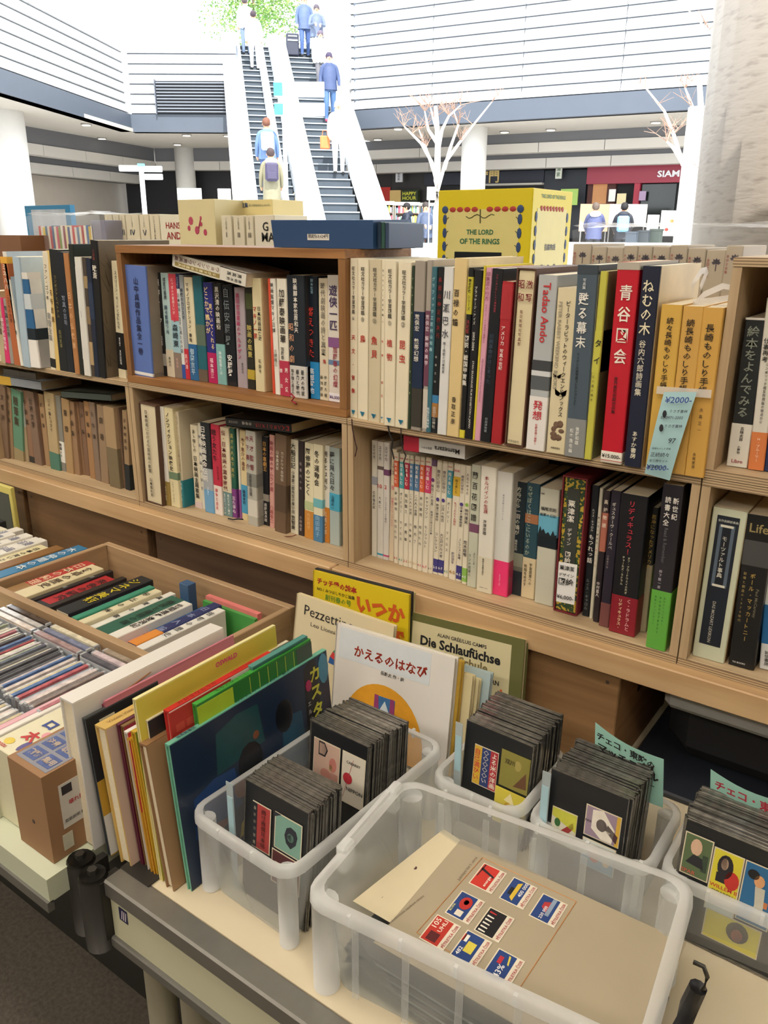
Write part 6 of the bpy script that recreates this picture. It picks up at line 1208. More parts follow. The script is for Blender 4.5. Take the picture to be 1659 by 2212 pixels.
lab(f, .037, .060, .072, .084, 'd4dde0', [('MASCOTTE', .05, .95, .6, .4, '2a5a8a')]); lab(f, .040, .02, .105, .062, 'd8cc4a', deco=[('o', '2a2428', .6, .6, .2, .35), ('o', 'c86a50', .6, .5, .1, .22)])
# index dividers and green signs
for px, py, Y, l in ((500, 1740, .598, 'pale blue plastic divider at the left of the nearest card stack'), (993, 1600, .892, 'pale blue plastic divider at the left of the third card stack'), (1180, 1720, .862, 'pale blue plastic divider at the left of the fourth card stack')):
    q = at_y(px, py, Y); e = empty('index_divider', (q.x-.008, Y, TZ+.004), l, 'divider'); MB().box(0, 0, 0, .012, .001, .172).build('strip', plastic((.7, .8, .85), .4), e); MB().box(.001, -.0006, .09, .011, 0, .150).build('tab', M('a9cbd6', .4, .03), e)
def sign(corners, Y, label, lines, col):
    P_ = [at_y(x, y, Y) for x, y in corners]; e = empty('green_sign', P_[3], label, 'paper sign'); ux = P_[1]-P_[0]; b = MB(); n = 8; vs = []
    for i in range(n+1):
        t_ = i/n; y = -.010*sin(pi*t_); vs += [P_[3].lerp(P_[2], t_)-P_[3]+V((0, y, 0)), P_[0].lerp(P_[1], t_)-P_[3]+V((0, y, 0))]
    b.add(vs, [(2*i, 2*i+2, 2*i+3, 2*i+1) for i in range(n)]); b.build('paper', M('94c2b4', .7, .04), e, True)
    u_ = (P_[1]-P_[0]).normalized(); v_ = (P_[0]-P_[3]).normalized(); T = TX(); wS = (P_[1]-P_[0]).length
    for s_, x0, x1, z, hh in lines: T.horiz(s_, P_[0]-P_[3]+V((0, -.012, 0)), u_, v_, wS*x0, wS*x1, -z, hh, .0006, .03)
    T.build('handwriting', col, e)
sign(((1286, 1560), (1434, 1640), (1432, 1745), (1284, 1660)), .962, 'pale green paper sign with black brush lettering behind the fourth stack', [('チェコ・東欧の', .08, .92, .009, .011), ('マッチラベル', .10, .98, .0255, .015), ('¥300-', .62, .95, .039, .007)], '14141a')
sign(((1535, 1661), (1700, 1735), (1698, 1850), (1533, 1765)), .962, 'pale green paper sign with red brush lettering at the right edge', [('チェコ・東欧', .10, .98, .010, .012), ('のマッチラベル', .10, 1.0, .028, .015)], 'a8283c')

# contents of the large bin: albums below, loose sheet on top
for k in range(9):
    o = MB().box(-.470+.003*(k % 3), .578+.002*(k % 2), TZ+.004+.0062*k, -.142-.002*(k % 2), .775, TZ+.0092+.0062*k).build('sleeved_sheet', M(('4a5054', '6a7478', '3c4448', '8a9294')[k % 4], .3, .2, 30))
    tag(o, 'grey sleeved album sheet in the pile inside the large bin', 'album sheet', 'album sheets piled in the large bin')
SZ = .782
sc_ = [at_z(x, y, SZ) for x, y in ((962, 1832), (1478, 2040), (1290, 2330), (820, 1962))]
for k_ in (0,):
    P_ = at_z(950, 1796, SZ+.004), at_z(1000, 1815, SZ+.003), at_z(832, 1995, SZ-.006), at_z(762, 1952, SZ+.0)
    e = empty('punched_folder', (P_[3].x, P_[3].y, SZ-.004), 'cream card folder with punched holes sticking out beneath the label sheet', 'folder'); O_ = e.location
    A1, B1 = V((-.482, .60, 0)), V((-.395, .772, 0))
    b = MB(); vs = []
    for i in range(9):
        t_ = i/8; p0 = at_z(762, 1952, SZ+.002).lerp(at_z(958, 1796, SZ+.002), t_)-O_; p1 = at_z(860, 2000, SZ-.002).lerp(at_z(1010, 1822, SZ-.002), t_)-O_
        sag = V((0, 0, .010*sin(pi*t_))); vs += [p0+V((0, 0, .004))+sag*0, p1+V((0, 0, -.002))]
    b.add(vs, [(2*i, 2*i+1, 2*i+3, 2*i+2) for i in range(8)]); b.build('card', M('dccfae', .7, .04), e, True)
    for x, y in ((822, 1934), (896, 1872)): 
        q = at_z(x, y, SZ+.004)-O_; MB().prism([(q.x+.003*cos(k*pi/6), q.y+.003*sin(k*pi/6)) for k in range(12)], q.z-.0035, q.z-.0015).build('punched_hole', M('5a3c3c', .7), e)
c0 = at_z(997, 1812, SZ); c1 = at_z(1482, 2036, SZ); c3_ = at_z(838, 1990, SZ)
ux = (c1-c0); ux = V((ux.x, ux.y, 0)).normalized(); vy = V((-ux.y, ux.x, 0)); Wd = (c1-c0).length; Hd = .205
e = empty('label_sheet', c0, 'beige album sheet with eight mounted match labels in the large bin', 'album sheet', rot=(0, 0, atan2(ux.y, ux.x)))
MB().box(0, -Hd, -.0008, Wd, 0, 0).build('paper', M('a99c84', .6, .06, 10), e)
def onsheet(x, y): q = at_z(x, y, SZ)-c0; return q.dot(ux), q.dot(vy)
b = MB()
fr = [onsheet(*q) for q in ((1042, 1853), (1245, 1948), (1118, 2142), (900, 2015))]
for a, c in zip(fr, fr[1:]+fr[:1]): b.tube([(*a, .0004), (*c, .0004)], .0005, 4)
b.build('orange_frame', M('c8884c', .6, 0), e)['kind'] = 'stuff'
labs = [((1054, 1898), 'c8362c', '10年', [('energie', .1, .6, .25, .16, 'eed')], [('p', '26242a', [(.55, .1), (.62, .1), (.8, .9), (.7, .9)]), ('p', '26242a', [(.4, .85), (.95, .8), (.95, .86), (.4, .9)])]),
        ((1120, 1930), '24427e', '', [('400 000', .35, .95, .22, .2, 'eee')], [('p', 'd8b83c', [(.1, .4), (.9, .4), (.8, .6), (.2, .6)]), ('r', '1c1c28', .3, .6, .6, .8)]),
        ((1185, 1967), '24427e', '', [('220 000', .05, .6, .5, .16, 'eee')], [('p', 'b83a3c', [(.35, .4), (.8, .4), (.7, .7), (.5, .7)]), ('p', '8a9ab0', [(.25, .2), (.95, .2), (.95, .4), (.25, .4)])]),
        ((1005, 1961), '24427e', '', [('ROPA', .1, .5, .85, .12, 'dd8')], [('o', 'b8302c', .62, .42, .25, .3), ('o', 'e8b8a0', .66, .42, .1, .12), ('r', 'e0d8c8', .1, .25, .32, .6)]),
        ((1068, 1998), '1a1a20', '', [], [('p', 'e8e4d8', [(.08+.14*k, .5), (.12+.14*k, .5), (.14+.14*k, .85), (.08+.14*k, .85)]) for k in range(5)]+[('p', 'b83030', [(.8, .5), (.84, .5), (.86, .85), (.8, .85)])]),
        ((951, 2015), 'b83428', '', [('105', .5, .95, .75, .28, 'f0e0d0'), ('UHLI', .45, .95, .4, .22, 'f0e0d0')], [('r', '5a2024', .1, .25, .42, .75)]),
        ((1018, 2050), '24427e', '', [('482', .05, .45, .75, .2, 'eee')], [('r', 'd8c850', .3, .2, .68, .62), ('r', 'e8e4dc', .6, .7, .85, .9), ('r', 'b83030', .6, .85, .85, .95)]),
        ((1088, 2092), '24427e', '', [('43%', .1, .55, .45, .3, 'eee')], [('r', 'b8303c', .55, .55, .8, .75), ('p', 'd8c850', [(.6, .2), (.9, .3), (.92, .4), (.62, .28)])])]
for (px, py), col, _, tx, dc in labs:
    x, y = onsheet(px, py); q = lab(e, 0, 0, .042, .025, col, tx, deco=dc, frame='e0d8c4')
    T = TX(); T.horiz('PĚTILETKA ČSSR', V((0, 0, 0)), EX, EZ, .003, .040, -.0036, .005, .0007); MB().box(0, -.0001, -.0075, .042, .0004, 0).build('caption_strip', M('e0d8c4', .5), q); T.build('caption', 'a8303c', q)
    q.matrix_basis = Matrix.Translation((x, y, .0008)) @ Matrix(((0, 0, -1, 0), (1, 0, 0, 0), (0, -1, 0, 0), (0, 0, 0, 1))) @ Matrix.Translation((-.021, 0, -.0085))
T = TX(); 
for s_, p0, p1, hh in (('Jubilejní list I. série', (988, 1905), (1032, 1850), .004),):
    a = V((*onsheet(*p0), 0)); c = V((*onsheet(*p1), 0)); u_ = (c-a).normalized(); T.horiz(s_, a, u_, V((-u_.y, u_.x, 0)), 0, (c-a).length, 0, hh, .0005, 0)
a = V((*onsheet(838, 1996), 0)); c = V((*onsheet(915, 1935), 0)); u_ = (c-a).normalized(); T.horiz('Československé zápalkové nálepky', a, u_, V((-u_.y, u_.x, 0)), 0, (c-a).length, 0, .005, .0005, 0)
T.build('typed_lettering', '5a4c3c', e)

# ------------------------------------------------------------------ picture books standing spine up, covers to the right
def pbook(xb, xt, near, far, th, col, label, side=None, soft=False, yfix=None, texts=(), page='e4d8bc', coverdeco=None, zb=TZ+.001, dip=0, name='picture_book'):
    T0 = at_x(*near, xt); F0 = at_x(*far, xt); Y0 = T0.y; L = max(.12, F0.y-T0.y); h = T0.z-zb; ln = atan2(xt-xb, h); hh = h/cos(ln)
    root = empty(name, (xb, Y0, zb), label, 'book', rot=(0, ln, 0)); c = .0022 if not soft else .0008
    # local: x thickness (front cover at +x), y length, z up; spine on top; open edge down
    b = MB(); b.box(-th, 0, 0, -th+c, L, hh-.002); b.box(-c, 0, 0, 0, L, hh-.002); b.box(-th, 0, hh-.0032, 0, L, hh, 0); b.build('cover', M(col, .32, .05, 10), root)
    if side: MB().box(0, .0005, .0005, .0004, L-.0005, hh-.0015).build('front_cover', M(side, .3, .12, 8), root)
    MB().box(-th+c, .0035, .003, -c, L-.0035, hh-.0034).build('page_block', M(page, .8, .1, 220), root)
    if th > .007:
        for tx in texts:
            s_, y0, y1, cc = tx[:4]; T = TX(); T.horiz(s_, V((0, 0, hh)), EY, -EX, L*y0, L*y1, th*.5, th*.62, .0008); T.v = [v for v in T.v]
            T.build('spine_lettering', cc, root)
    return root, L, hh
f6_ = lambda x, y: (140+x/2.765, 1380+y/2.765)
pbook(-.895, -.900, f6_(45, 385), (483, 1365), .030, 'dcd8d2', 'large white picture book at the left of the row, with a brown tail drawing', side='e4e0da')
wb = [o for o in COL.objects if o.get('label', '').startswith('large white picture book')][0]
MB().tube([(.0006, .075, .170), (.0006, .062, .185), (.0006, .06, .205), (.0006, .075, .222), (.0006, .10, .226), (.0006, .13, .232)], [.003, .003, .0028, .002, .0015, .0008], 6).build('tail_drawing', M('a06a48', .6), wb)
pbook(-.880, -.893, f6_(230, 395), f6_(980, 5), .004, '7a2438', 'slim magazine with a dark red spine edge right of the large white book', soft=True)
pbook(-.876, -.888, f6_(240, 375), f6_(1010, 20), .004, 'c87a8c', 'slim pink and white edged magazine behind the black cover', soft=True)
r, L, hh = pbook(-.866, -.886, f6_(120, 480), f6_(560, 300), .007, '3f4448', 'black and gold picture book with a cream ornament label', side='22262e', page='8a7a44')
MB().box(.0004, .0, .0, .0008, L*.5, hh*.55).build('gold_patch', M('c49a38', .5), r); MB().box(.0004, .012, hh*.35, .0009, L*.4, hh*.8).build('plum_patch', M('45202c', .5), r)
MB().box(.0008, .02, hh*.42, .0013, .045, hh*.95, 0, .0).build('ornament_label', M('d8d0b4', .5), r)
MB().box(.0004, .0, .002, .0009, .07, hh*.3).build('white_patch', M('dcdad4', .5), r)
r, L, hh = pbook(-.824, -.846, f6_(242, 540), f6_(620, 395), .024, 'c9a860', 'thick cream picture book with a pinkish cover', side='d4b8a2', texts=[('Vivien Vision', .1, .5, '8a6a3a')])
pbook(-.812, -.832, f6_(322, 516), f6_(440, 480), .006, '5a1c34', 'slim maroon picture book right of the pinkish cream one')
r, L, hh = pbook(-.803, -.825, f6_(350, 525), f6_(470, 445), .007, '7a5c34', 'brown patterned picture book with white capitals', side='9c3040', texts=[('ING', .1, .5, 'e8e0d0')])
pbook(-.793, -.813, f6_(372, 560), f6_(500, 500), .007, 'd8d0cc', 'white edged picture book with a red side', side='c02c3c', soft=True)
pbook(-.785, -.806, f6_(395, 600), f6_(520, 520), .009, 'c8962c', 'amber brown picture book left of the sunflower one', side='b87a20')
r, L, hh = pbook(-.774, -.798, f6_(418, 560), f6_(560, 500), .009, 'c4a02c', 'picture book with a yellow and green sunflower cover', side='9a9a2c')
R_ = random.Random(8)
for k in range(14): MB().blob((.0006, R_.uniform(.004, L*.5), R_.uniform(.01, hh-.02)), (.0008, .006, R_.uniform(.004, .012)), 7).build('petal', M(('d8b42c', '4a6a2c', 'e0c050')[k % 3], .5), r)
r, L, hh = pbook(-.768, -.786, f6_(420, 365), (596, 1381), .006, 'e0d49a', 'tall pale yellow picture book with pink lettering on its spine', side='dcca50', texts=[('Athenæum', .05, .2, '444')])
T = TX(); T.horiz('OSWALD', V((.0006, 0, 0)), EY, EZ, L*.52, L*.68, hh-.012, .012, .0006, .03); T.build('pink_lettering', 'd8447c', r)
pbook(-.762, -.780, f6_(492, 490), f6_(1340, 90), .006, 'd8ceb4', 'white spined picture book with small print between the yellow and the red ones', side='2c2c2c')
r, L, hh = pbook(-.757, -.784, f6_(460, 552), f6_(760, 440), .008, '78b0a0', 'teal picture book with a red arch on its cover', side='5f9c94')
b = MB(); n = 14; b.add([(.0012, .04+.035*cos(pi*k/n), hh-.05+.04*sin(pi*k/n)) for k in range(n+1)], [tuple(range(n+1))]); b.build('red_arch', M('b03c34', .5), r)
r, L, hh = pbook(-.741, -.768, f6_(488, 638), f6_(660, 560), .016, '8e6a48', 'brown paper covered picture book, slightly worn', side='a5825e')
T = TX(); T.vert('鉄道絵本', V((.0012, 0, 0)), EY, EZ, .045, hh*.72, hh*.5, .006); T.build('faint_lettering', '6a4e34', r)
r, L, hh = pbook(-.742, -.760, f6_(618, 435), f6_(1240, 108), .010, 'c82a2c', 'bright red picture book with a brick pattern', side='d8d0c4', texts=[('おおきなおうち', .05, .5, '8a1c1c'), ('こどものとも社', .6, .8, '8a1c1c')])
MB().box(.0004, .0, hh*.3, .001, .11, hh-.003).build('red_cover_part', M('b8342c', .5), r)
for k in range(6):
    for j in range(4): MB().box(.001, .008+.018*j+(.009 if k % 2 else 0), hh-.035-.014*k, .0013, .022+.018*j+(.009 if k % 2 else 0), hh-.024-.014*k).build('printed_brick', M('c84a3c', .5), r)
pbook(-.735, -.752, f6_(1120, 170), f6_(1400, 22), .010, '4f8c84', 'teal green picture book just behind the leafy green one', side='3c6a64')
r, L, hh = pbook(-.731, -.748, f6_(786, 395), f6_(1468, 30), .009, '3f9a3c', 'leafy green picture book with a yellow dotted corner', side='2c7434', texts=[('もりのひっこし', .1, .5, '1c5a24'), ('福音館書店', .7, .85, '1c5a24')])
MB().box(.0004, .0, hh*.2, .001, L*.28, hh-.004, 0).build('yellow_green_patch', M('a8c42c', .5, .15, 30), r)
for k in range(6): MB().box(.0006, L*(.42+.08*k), hh*.55, .0011, L*(.425+.08*k), hh-.004).build('light_stripe', M('a0b848', .5), r)
MB().box(.0006, L*.85, hh*.6, .0011, L, hh-.004).build('grey_patch', M('46584c', .5), r)
# dark blue comic album in front: generic shapes only
r, L, hh = pbook(-.7215, -.741, (365, 1610), (705, 1425), .0085, '6fb49c', 'large dark blue comic album with yellow katakana and a pale green spine', side='1c2c44', texts=[('カスタフィオーレ夫人の宝石', .34, .78, '2a4a5a'), ('福音館書店', .05, .15, '2a4a5a')])
for nm, c_, y0, z0, y1, z1 in (('black_title_panel', '14161c', .80, .10, .93, 1.0), ('teal_figure', '1d4a50', .22, .62, .52, .94), ('blue_figure', '1c3f74', .06, .30, .34, .62), ('pale_window', '28506a', .62, .25, .80, .70), ('yellow_keys', 'b8a43c', .40, .24, .56, .40), ('yellow_keys', 'c0aa40', .30, .10, .44, .24)):
    MB().add([(.0006, L*y0, hh*z0), (.0006, L*y1, hh*(z0+.02)), (.0006, L*(y1-.02), hh*(z1-.02)), (.0006, L*((y0+y1)/2), hh*(z1-.002)), (.0006, L*(y0+.02), hh*(z1-.05))], [(0, 1, 2, 3, 4)]).build(nm, M(c_, .3, .2, 30), r)
for nm, c_, cy, cz, ry, rz in (('dark_shape', '12161e', .42, .56, .08, .14), ('dark_shape', '12161e', .66, .72, .06, .12), ('brown_shape', '7c4a34', .35, .44, .05, .075), ('brown_shape', '74452f', .16, .28, .09, .04), ('brown_shape', '7c4a34', .47, .72, .02, .03)):
    MB().blob((.0006, L*cy, hh*cz), (.0007, L*ry, hh*rz), 12).build(nm, M(c_, .3, .15, 40), r)
T = TX(); 
for i, ch in enumerate('カスタフィオ'): T.put(glyph(ch, .04), V((.0012, L*.895, hh*(.88-.135*i))), EY, EZ, EX*.0, .026, .026)
T.build('yellow_title', 'c8c848', r); T = TX(); T.vert('エルジェ作川口恵子訳', V((.0012, 0, 0)), EY, EZ, L*.835, hh*.72, hh*.12, .008); T.build('white_lettering', 'c8c8c4', r)
MB().blob((.001, L*.845, hh*.82), (.0008, .007, .010), 10).build('magenta_dot', M('a82c5c', .4), r); MB().blob((.001, L*.962, hh*.88), (.0008, .012, .026), 12).build('blue_badge', M('4a8aa8', .4, .2, 60), r)

# ------------------------------------------------------------------ picture books facing forward
def facebook(corners, Y0, Y1, th, col, label, hfix=None, rim=None, tilt=0):
    """top edge at plane Y1, foot at Y0; corners = top-left, top-right image points"""
    a = at_y(*corners[0], Y1); b_ = at_y(*corners[1], Y1); w_ = (b_-a).length; h = a.z-TZ-.002; pit = atan2(Y1-Y0, h); hh = hypot(h, Y1-Y0); rl = atan2(-(b_.z-a.z), b_.x-a.x)
    root = empty('picture_book', (a.x, Y0, TZ+.002), label, 'book', rot=(-pit, rl*.9, 0))
    MB().box(0, 0, 0, w_, .0025, hh).box(0, th-.0025, 0, w_, th, hh).box(0, 0, 0, .003, th, hh).build('cover', M(col, .4, .03, 12), root)
    MB().box(.003, .0026, .003, w_-.003, th-.0026, hh-.003).build('page_block', M('d8cda8', .8, .1, 220), root)
    return root, w_, hh
def ftext(root, s_, x0, x1, z, hgt, col, bold=.012, nm='title_lettering'):
    T = TX(); T.horiz(s_, V((0, 0, 0)), EX, EZ, x0, x1, z, hgt, .0008, bold); T.build(nm, col, root)
r, w_, hh = facebook(((735, 1349), (993, 1425)), .955, .990, .012, 'dcd8d2', 'white picture book with red hiragana title and an orange dome')
ftext(r, 'かえるのはなび', w_*.18, w_*.80, hh-.038, .028, 'b8402c', .02); ftext(r, '長新太 作・絵', w_*.42, w_*.62, hh-.062, .006, '444')
b = MB(); n = 22; cx, bz, rx, rz = w_*.46, .0, w_*.36, hh*.60
b.add([(cx+rx*cos(pi*k/n), -.0006, bz+rz*sin(pi*k/n)**.8) for k in range(n+1)], [tuple(range(n+1))]); b.build('orange_dome', M('d99a24', .6, .12, 90), r)
MB().box(w_*.39, -.0012, hh*.36, w_*.56, -.0006, hh*.50).build('window_picture', M('3a6a9a', .5, .3, 120), r)
for x0, x1 in ((.385, .43), (.52, .565)): MB().add([(w_*x0, -.0014, hh*.355), (w_*x1, -.0014, hh*.36), (w_*(x1-.012), -.0014, hh*.505), (w_*x0, -.0014, hh*.505)], [(0, 1, 2, 3)]).build('curtain', M('8c3a6a', .5, .2, 90), r)
MB().add([(w_*.43, -.0014, hh*.37), (w_*.52, -.0014, hh*.37), (w_*.475, -.0014, hh*.47)], [(0, 1, 2)]).build('white_shape', M('c8d4dc', .5), r)
MB().tube([(w_*(.11+.07*k), -.001, hh*(.275+.004*sin(k*2))) for k in range(11)], .0009, 4).build('green_line', M('6f8c2c', .6), r)
MB().box(w_*.04, -.0004, hh*.72, w_*.82, 0, hh*.985).build('pale_blue_crayon', M('d0d6da', .7, .06, 60), r)
ftext(r, 'かえるのはなび', w_*.18, w_*.80, hh-.038, .028, 'b8402c', .025)
for k, (c_, l, dx, dz) in enumerate((('c9a440', 'thin picture book with a yellow patterned edge just behind the orange dome one', .004, -.002), ('ddd0a4', 'cream picture book peeking out third in the leaning pile', .018, -.020), ('d8cba0', 'second cream picture book in the leaning pile', .022, -.024), ('a9bcc0', 'pale blue picture book at the back of the leaning pile', .034, -.006))):
    r2, w2, h2 = facebook(((735, 1349), (993, 1425)), .955+.0125*(k+1), .990+.0125*(k+1), .0105, c_, l); r2.location.x += dx+.008*(k+1); r2.location.z += .0003; r2.scale = (1, 1, 1+dz/.2)
r, w_, hh = facebook(((640, 1281), (850, 1353)), 1.020, 1.052, .010, 'd9ccaa', 'cream picture book with thin black title and a coloured chequered arc')
r.location.y += .0; ftext(r, 'Pezzettino', w_*.10, w_*.62, hh-.026, .026, '2a2a2a', 0); ftext(r, 'Leo Lionni', w_*.18, w_*.44, hh-.050, .009, '3a3a3a', 0)
b = MB()
for k in range(10):
    a1 = pi*(.98-.085*k); a2 = pi*(.98-.085*(k+1)); R1, R2 = .050, .030; cx, cz = w_*.62, hh-.115
    MB().add([(cx+R1*cos(a1), -.0008, cz+R1*sin(a1)), (cx+R1*cos(a2), -.0008, cz+R1*sin(a2)), (cx+R2*cos(a2), -.0008, cz+R2*sin(a2)), (cx+R2*cos(a1), -.0008, cz+R2*sin(a1))], [(3, 2, 1, 0)]).build('coloured_square', M(['2a5a9a', 'c83a3c', '2a8a6a', 'd87a2c', '3a8aa8', 'b83060'][k % 6], .5), r)
r, w_, hh = facebook(((684, 1234), (893, 1287)), 1.078, 1.096, .006, 'd8c022', 'yellow picture book with red and orange hand lettering at the crate')
ftext(r, 'チッチ愛の絵本', w_*.05, w_*.48, hh-.018, .013, 'a82c24', .03); ftext(r, 'NO.1 みつはしちかこ編集', w_*.05, w_*.46, hh-.034, .007, '3a3a20'); ftext(r, '創刊春の号', w_*.14, w_*.42, hh-.047, .011, '5a8a34'); ftext(r, 'いつか', w_*.48, w_*.97, hh-.042, .046, 'c85a24', .05); ftext(r, 'どこかで', w_*.40, w_*.97, hh-.086, .034, 'c85a24', .05)
for k, (dx, c_, l) in enumerate(((.006, '2a2c34', 'black edged picture book behind the yellow hand lettered one'), (.010, 'd8cf9c', 'pale yellow edged picture book closest to the crate'))):
    r2, w2, h2 = facebook(((684, 1228), (893, 1280)), 1.086+.009*k, 1.104+.009*k, .007, c_, l); r2.location.x += dx
r, w_, hh = facebook(((897, 1325), (1150, 1385)), 1.075, 1.106, .016, '66663c', 'olive picture book with a cream panel and German title')
MB().box(w_*.04, -.0005, .006, w_*.90, 0, hh*.93, 0).build('cream_panel', M('cdc39c', .5, .04), r)
ftext(r, 'ALAIN GRÉE/LUIS CAMPS', w_*.27, w_*.70, hh-.028, .008, '26262a', .02); ftext(r, 'Die Schlaufüchse', w_*.12, w_*.82, hh-.046, .020, '1c1c20', .035); ftext(r, 'in der Schule', w_*.22, w_*.72, hh-.066, .020, '7a6c48', .03); ftext(r, 'MIT 201 WÖRTERN', w_*.40, w_*.82, hh-.086, .010, '26262a', .03)
for nm, c_, x, z, rx, rz in (('brown_hair', '5a3424', .52, .56, .012, .010), ('face', 'd8a07c', .53, .53, .008, .007), ('navy_body', '26365c', .50, .40, .016, .020), ('red_sleeve', 'a8303c', .44, .45, .006, .014), ('brown_figure', '5a2c34', .46, .28, .018, .016), ('orange_pencil', 'd86a34', .84, .45, .004, .018), ('green_shape', '6a8a5a', .72, .43, .010, .006)):
    MB().blob((w_*x, -.0006, hh*z), (rx, .0008, rz), 12).build(nm, M(c_, .5, .1), r)

# ------------------------------------------------------------------ drawer box with books
DW1, DW2 = 'ab8c68', 'c2a27c'
e = empty('book_tray', (-1.590, .775, TZ+.001), 'open pale wooden drawer filled with books lying spine up', 'drawer'); w_, d, h = .595, .31, .150
wx = wood(DW1, DW2, 'X', .55, .7); wy = wood(DW1, DW2, 'Y', .55, .7)
MB().box(0, 0, 0, w_, .016, h, 0, .0015).build('front_board', wx, e); MB().box(0, d-.016, 0, w_, d, h, 0, .0015).build('back_board', wx, e)
MB().box(0, .016, 0, .014, d-.016, h, 0, .0015).build('side_board', wy, e); MB().box(w_-.014, .016, 0, w_, d-.016, h, 0, .0015).build('side_board', wy, e); MB().box(.014, .016, 0, w_-.014, d-.016, .008).build('bottom_board', wx, e)
def up_book(x, t, y0, L, ztop, col, label, lean=0, text=None, tc='333', bands=(), hh=None, hard=False):
    z0 = TZ+.0105; h_ = ztop-z0
    # a book lying on its fore edge: built as an upright book turned so that the spine faces up
    root = book((x, y0, z0), t, L, h_, col, label, [(text, .08, .75, tc)] if text else (), bands, style='h' if hard else 'p', rot=(0, 0, 0))
    # local (x, y, z) -> (x, z, -y): spine up, head towards the back
    root.matrix_basis = Matrix.Translation((x, y0, ztop)) @ Matrix.Rotation(lean, 4, 'Y') @ Matrix(((1, 0, 0, 0), (0, 0, 1, 0), (0, -1, 0, 0), (0, 0, 0, 1)))
    return root
dr = [(.030, 'b8403c', 'red topped book at the left end of the drawer', '日本の料理', 'e8c8a8', [(.0, .25, '9a7850')]), (.036, 'd8cba4', 'thick cream book with ornate brown titles in the drawer', '食卓の歴史', '4a3828', []), (.012, '2a2426', 'thin black book between the cream and red ones', '珈琲', '999', []),
      (.042, 'a8242c', 'thick crimson book in the drawer', '朱色の研究', '3a1418', [(.0, .14, '2a2828')]), (.014, '2c2624', 'thin black topped book right of the crimson one', '', '888', []), (.012, 'd8d0cc', 'slim white book left of the black and yellow one', '小品', '444', []),
      (.034, '22262a', 'black book with large yellow letters in the drawer', 'シネマ美術', 'c8b82c', []), (.013, '7c3a6c', 'purple slim book in the drawer', '手帖', 'ddd', []), (.015, '3a8a70', 'sea green slim book in the drawer', '', 'ddd', []),
      (.018, 'd8cfae', 'cream book with black brush title left of the dark green one', '砂丘の街', '222', []), (.015, 'dcdad0', 'white book with a small photograph', '真夏の歌', '333', []), (.044, '2f6050', 'thick dark green book in the drawer', '植民と重税の国', '16302a', []),
      (.022, 'e0ddd4', 'white book with heavy black title in the drawer', '世間遺産放浪記', '1c1c1c', []), (.018, '3a6aa0', 'blue book with a pink foot', 'みずうみの話', '1c2c50', [(.0, .35, 'c88a94')]), (.020, '2c3464', 'navy book with an orange foot', '日本人論', '8a94b8', [(.0, .3, 'd88a3c')]), (.018, 'dcdad4', 'white book at the right end of the drawer', '住宅の歴史', '555', [])]
x = -1.568; R_ = random.Random(21)
for t_, c_, l, tx, tc, bd in dr:
    t_ *= .535*1.06/.363*.78
    up_book(x, t_-.001, .797+R_.uniform(0, .012), R_.uniform(.185, .215), TZ+R_.uniform(.120, .142), c_, l, 0, tx or None, tc, bd); x += t_+.0008
for (px, py, l, c_, w2, r_) in ((1130+0, 0, 'green and pink booklet lying across the back of the drawer', '4a9a4c', .12, 0),):
    e2 = empty('book', (-1.205, 1.030, TZ+.012), l, 'book'); MB().box(0, 0, 0, .15, .008, .112).build('cover', M('4a9a4c', .5), e2); MB().box(0, .0085, 0, .15, .02, .120).build('second_cover', M('d87a78', .5), e2)
e2 = empty('book', (-1.262, 1.018, TZ+.012), 'small blue paperback end sticking up at the back of the drawer', 'book'); MB().box(0, 0, 0, .028, .022, .142, 0, .001).build('cover', M('3a5a80', .5), e2)
# books left of the drawer
x = -2.02; lf = [('2a2a2c', 'black paperback spine up left of the drawer, farther one', .026, '人間失格', 'ccc'), ('26282a', 'black paperback spine up left of the drawer, nearer one', .022, '怪談集', 'bbb'), ('e4dec8', 'cream paperback right of the black pair', .026, '', '333')]
lf += [('e2ded4', w2+' white paperback in the row left of the drawer', .022, '漫画集', '7a7a90') for w2 in ('leftmost', 'second', 'third', 'fourth', 'last')]
lf += [('ddd2a8', 'cream paperback with a dark brown band left of the drawer', .030, '日本の笑いと世間', '2a2620'), ('8a6236', 'short brown book left of the drawer', .024, '', '333'), ('dcdcd4', 'white book with black numerals left of the blue one', .022, '社会学ノート', '3a3a50'), ('2c74a0', 'blue book leaning on the left side of the drawer', .026, '木の仲間の本', 'e0ecf0')]
tot = sum(q[2] for q in lf); 
for c_, l, t_, tx, tc in lf:
    t_ *= (2.02-1.600)/tot; up_book(x, t_-.001, .80+R_.uniform(0, .01), .205+R_.uniform(-.01, .03), TZ+.135+(.012 if 'blue' in l and 'leaning' in l else R_.uniform(-.01, .008)), c_, l, 0, tx or None, tc); x += t_
q = at_y(-30, 1055, 1.07); e = empty('framed_picture', (q.x, 1.07, TZ+.001), 'small yellow framed dark picture standing at the left edge', 'picture'); q2 = at_y(22, 1055, 1.07); w_ = q2.x-q.x; h = q2.z-TZ
MB().box(0, 0, 0, w_, .012, h, 0, .002).build('frame', M('cfc26a', .5), e); MB().box(.012, -.001, .03, w_-.012, 0, h-.02).build('picture', M('2a2c2e', .3, .4, 40), e)

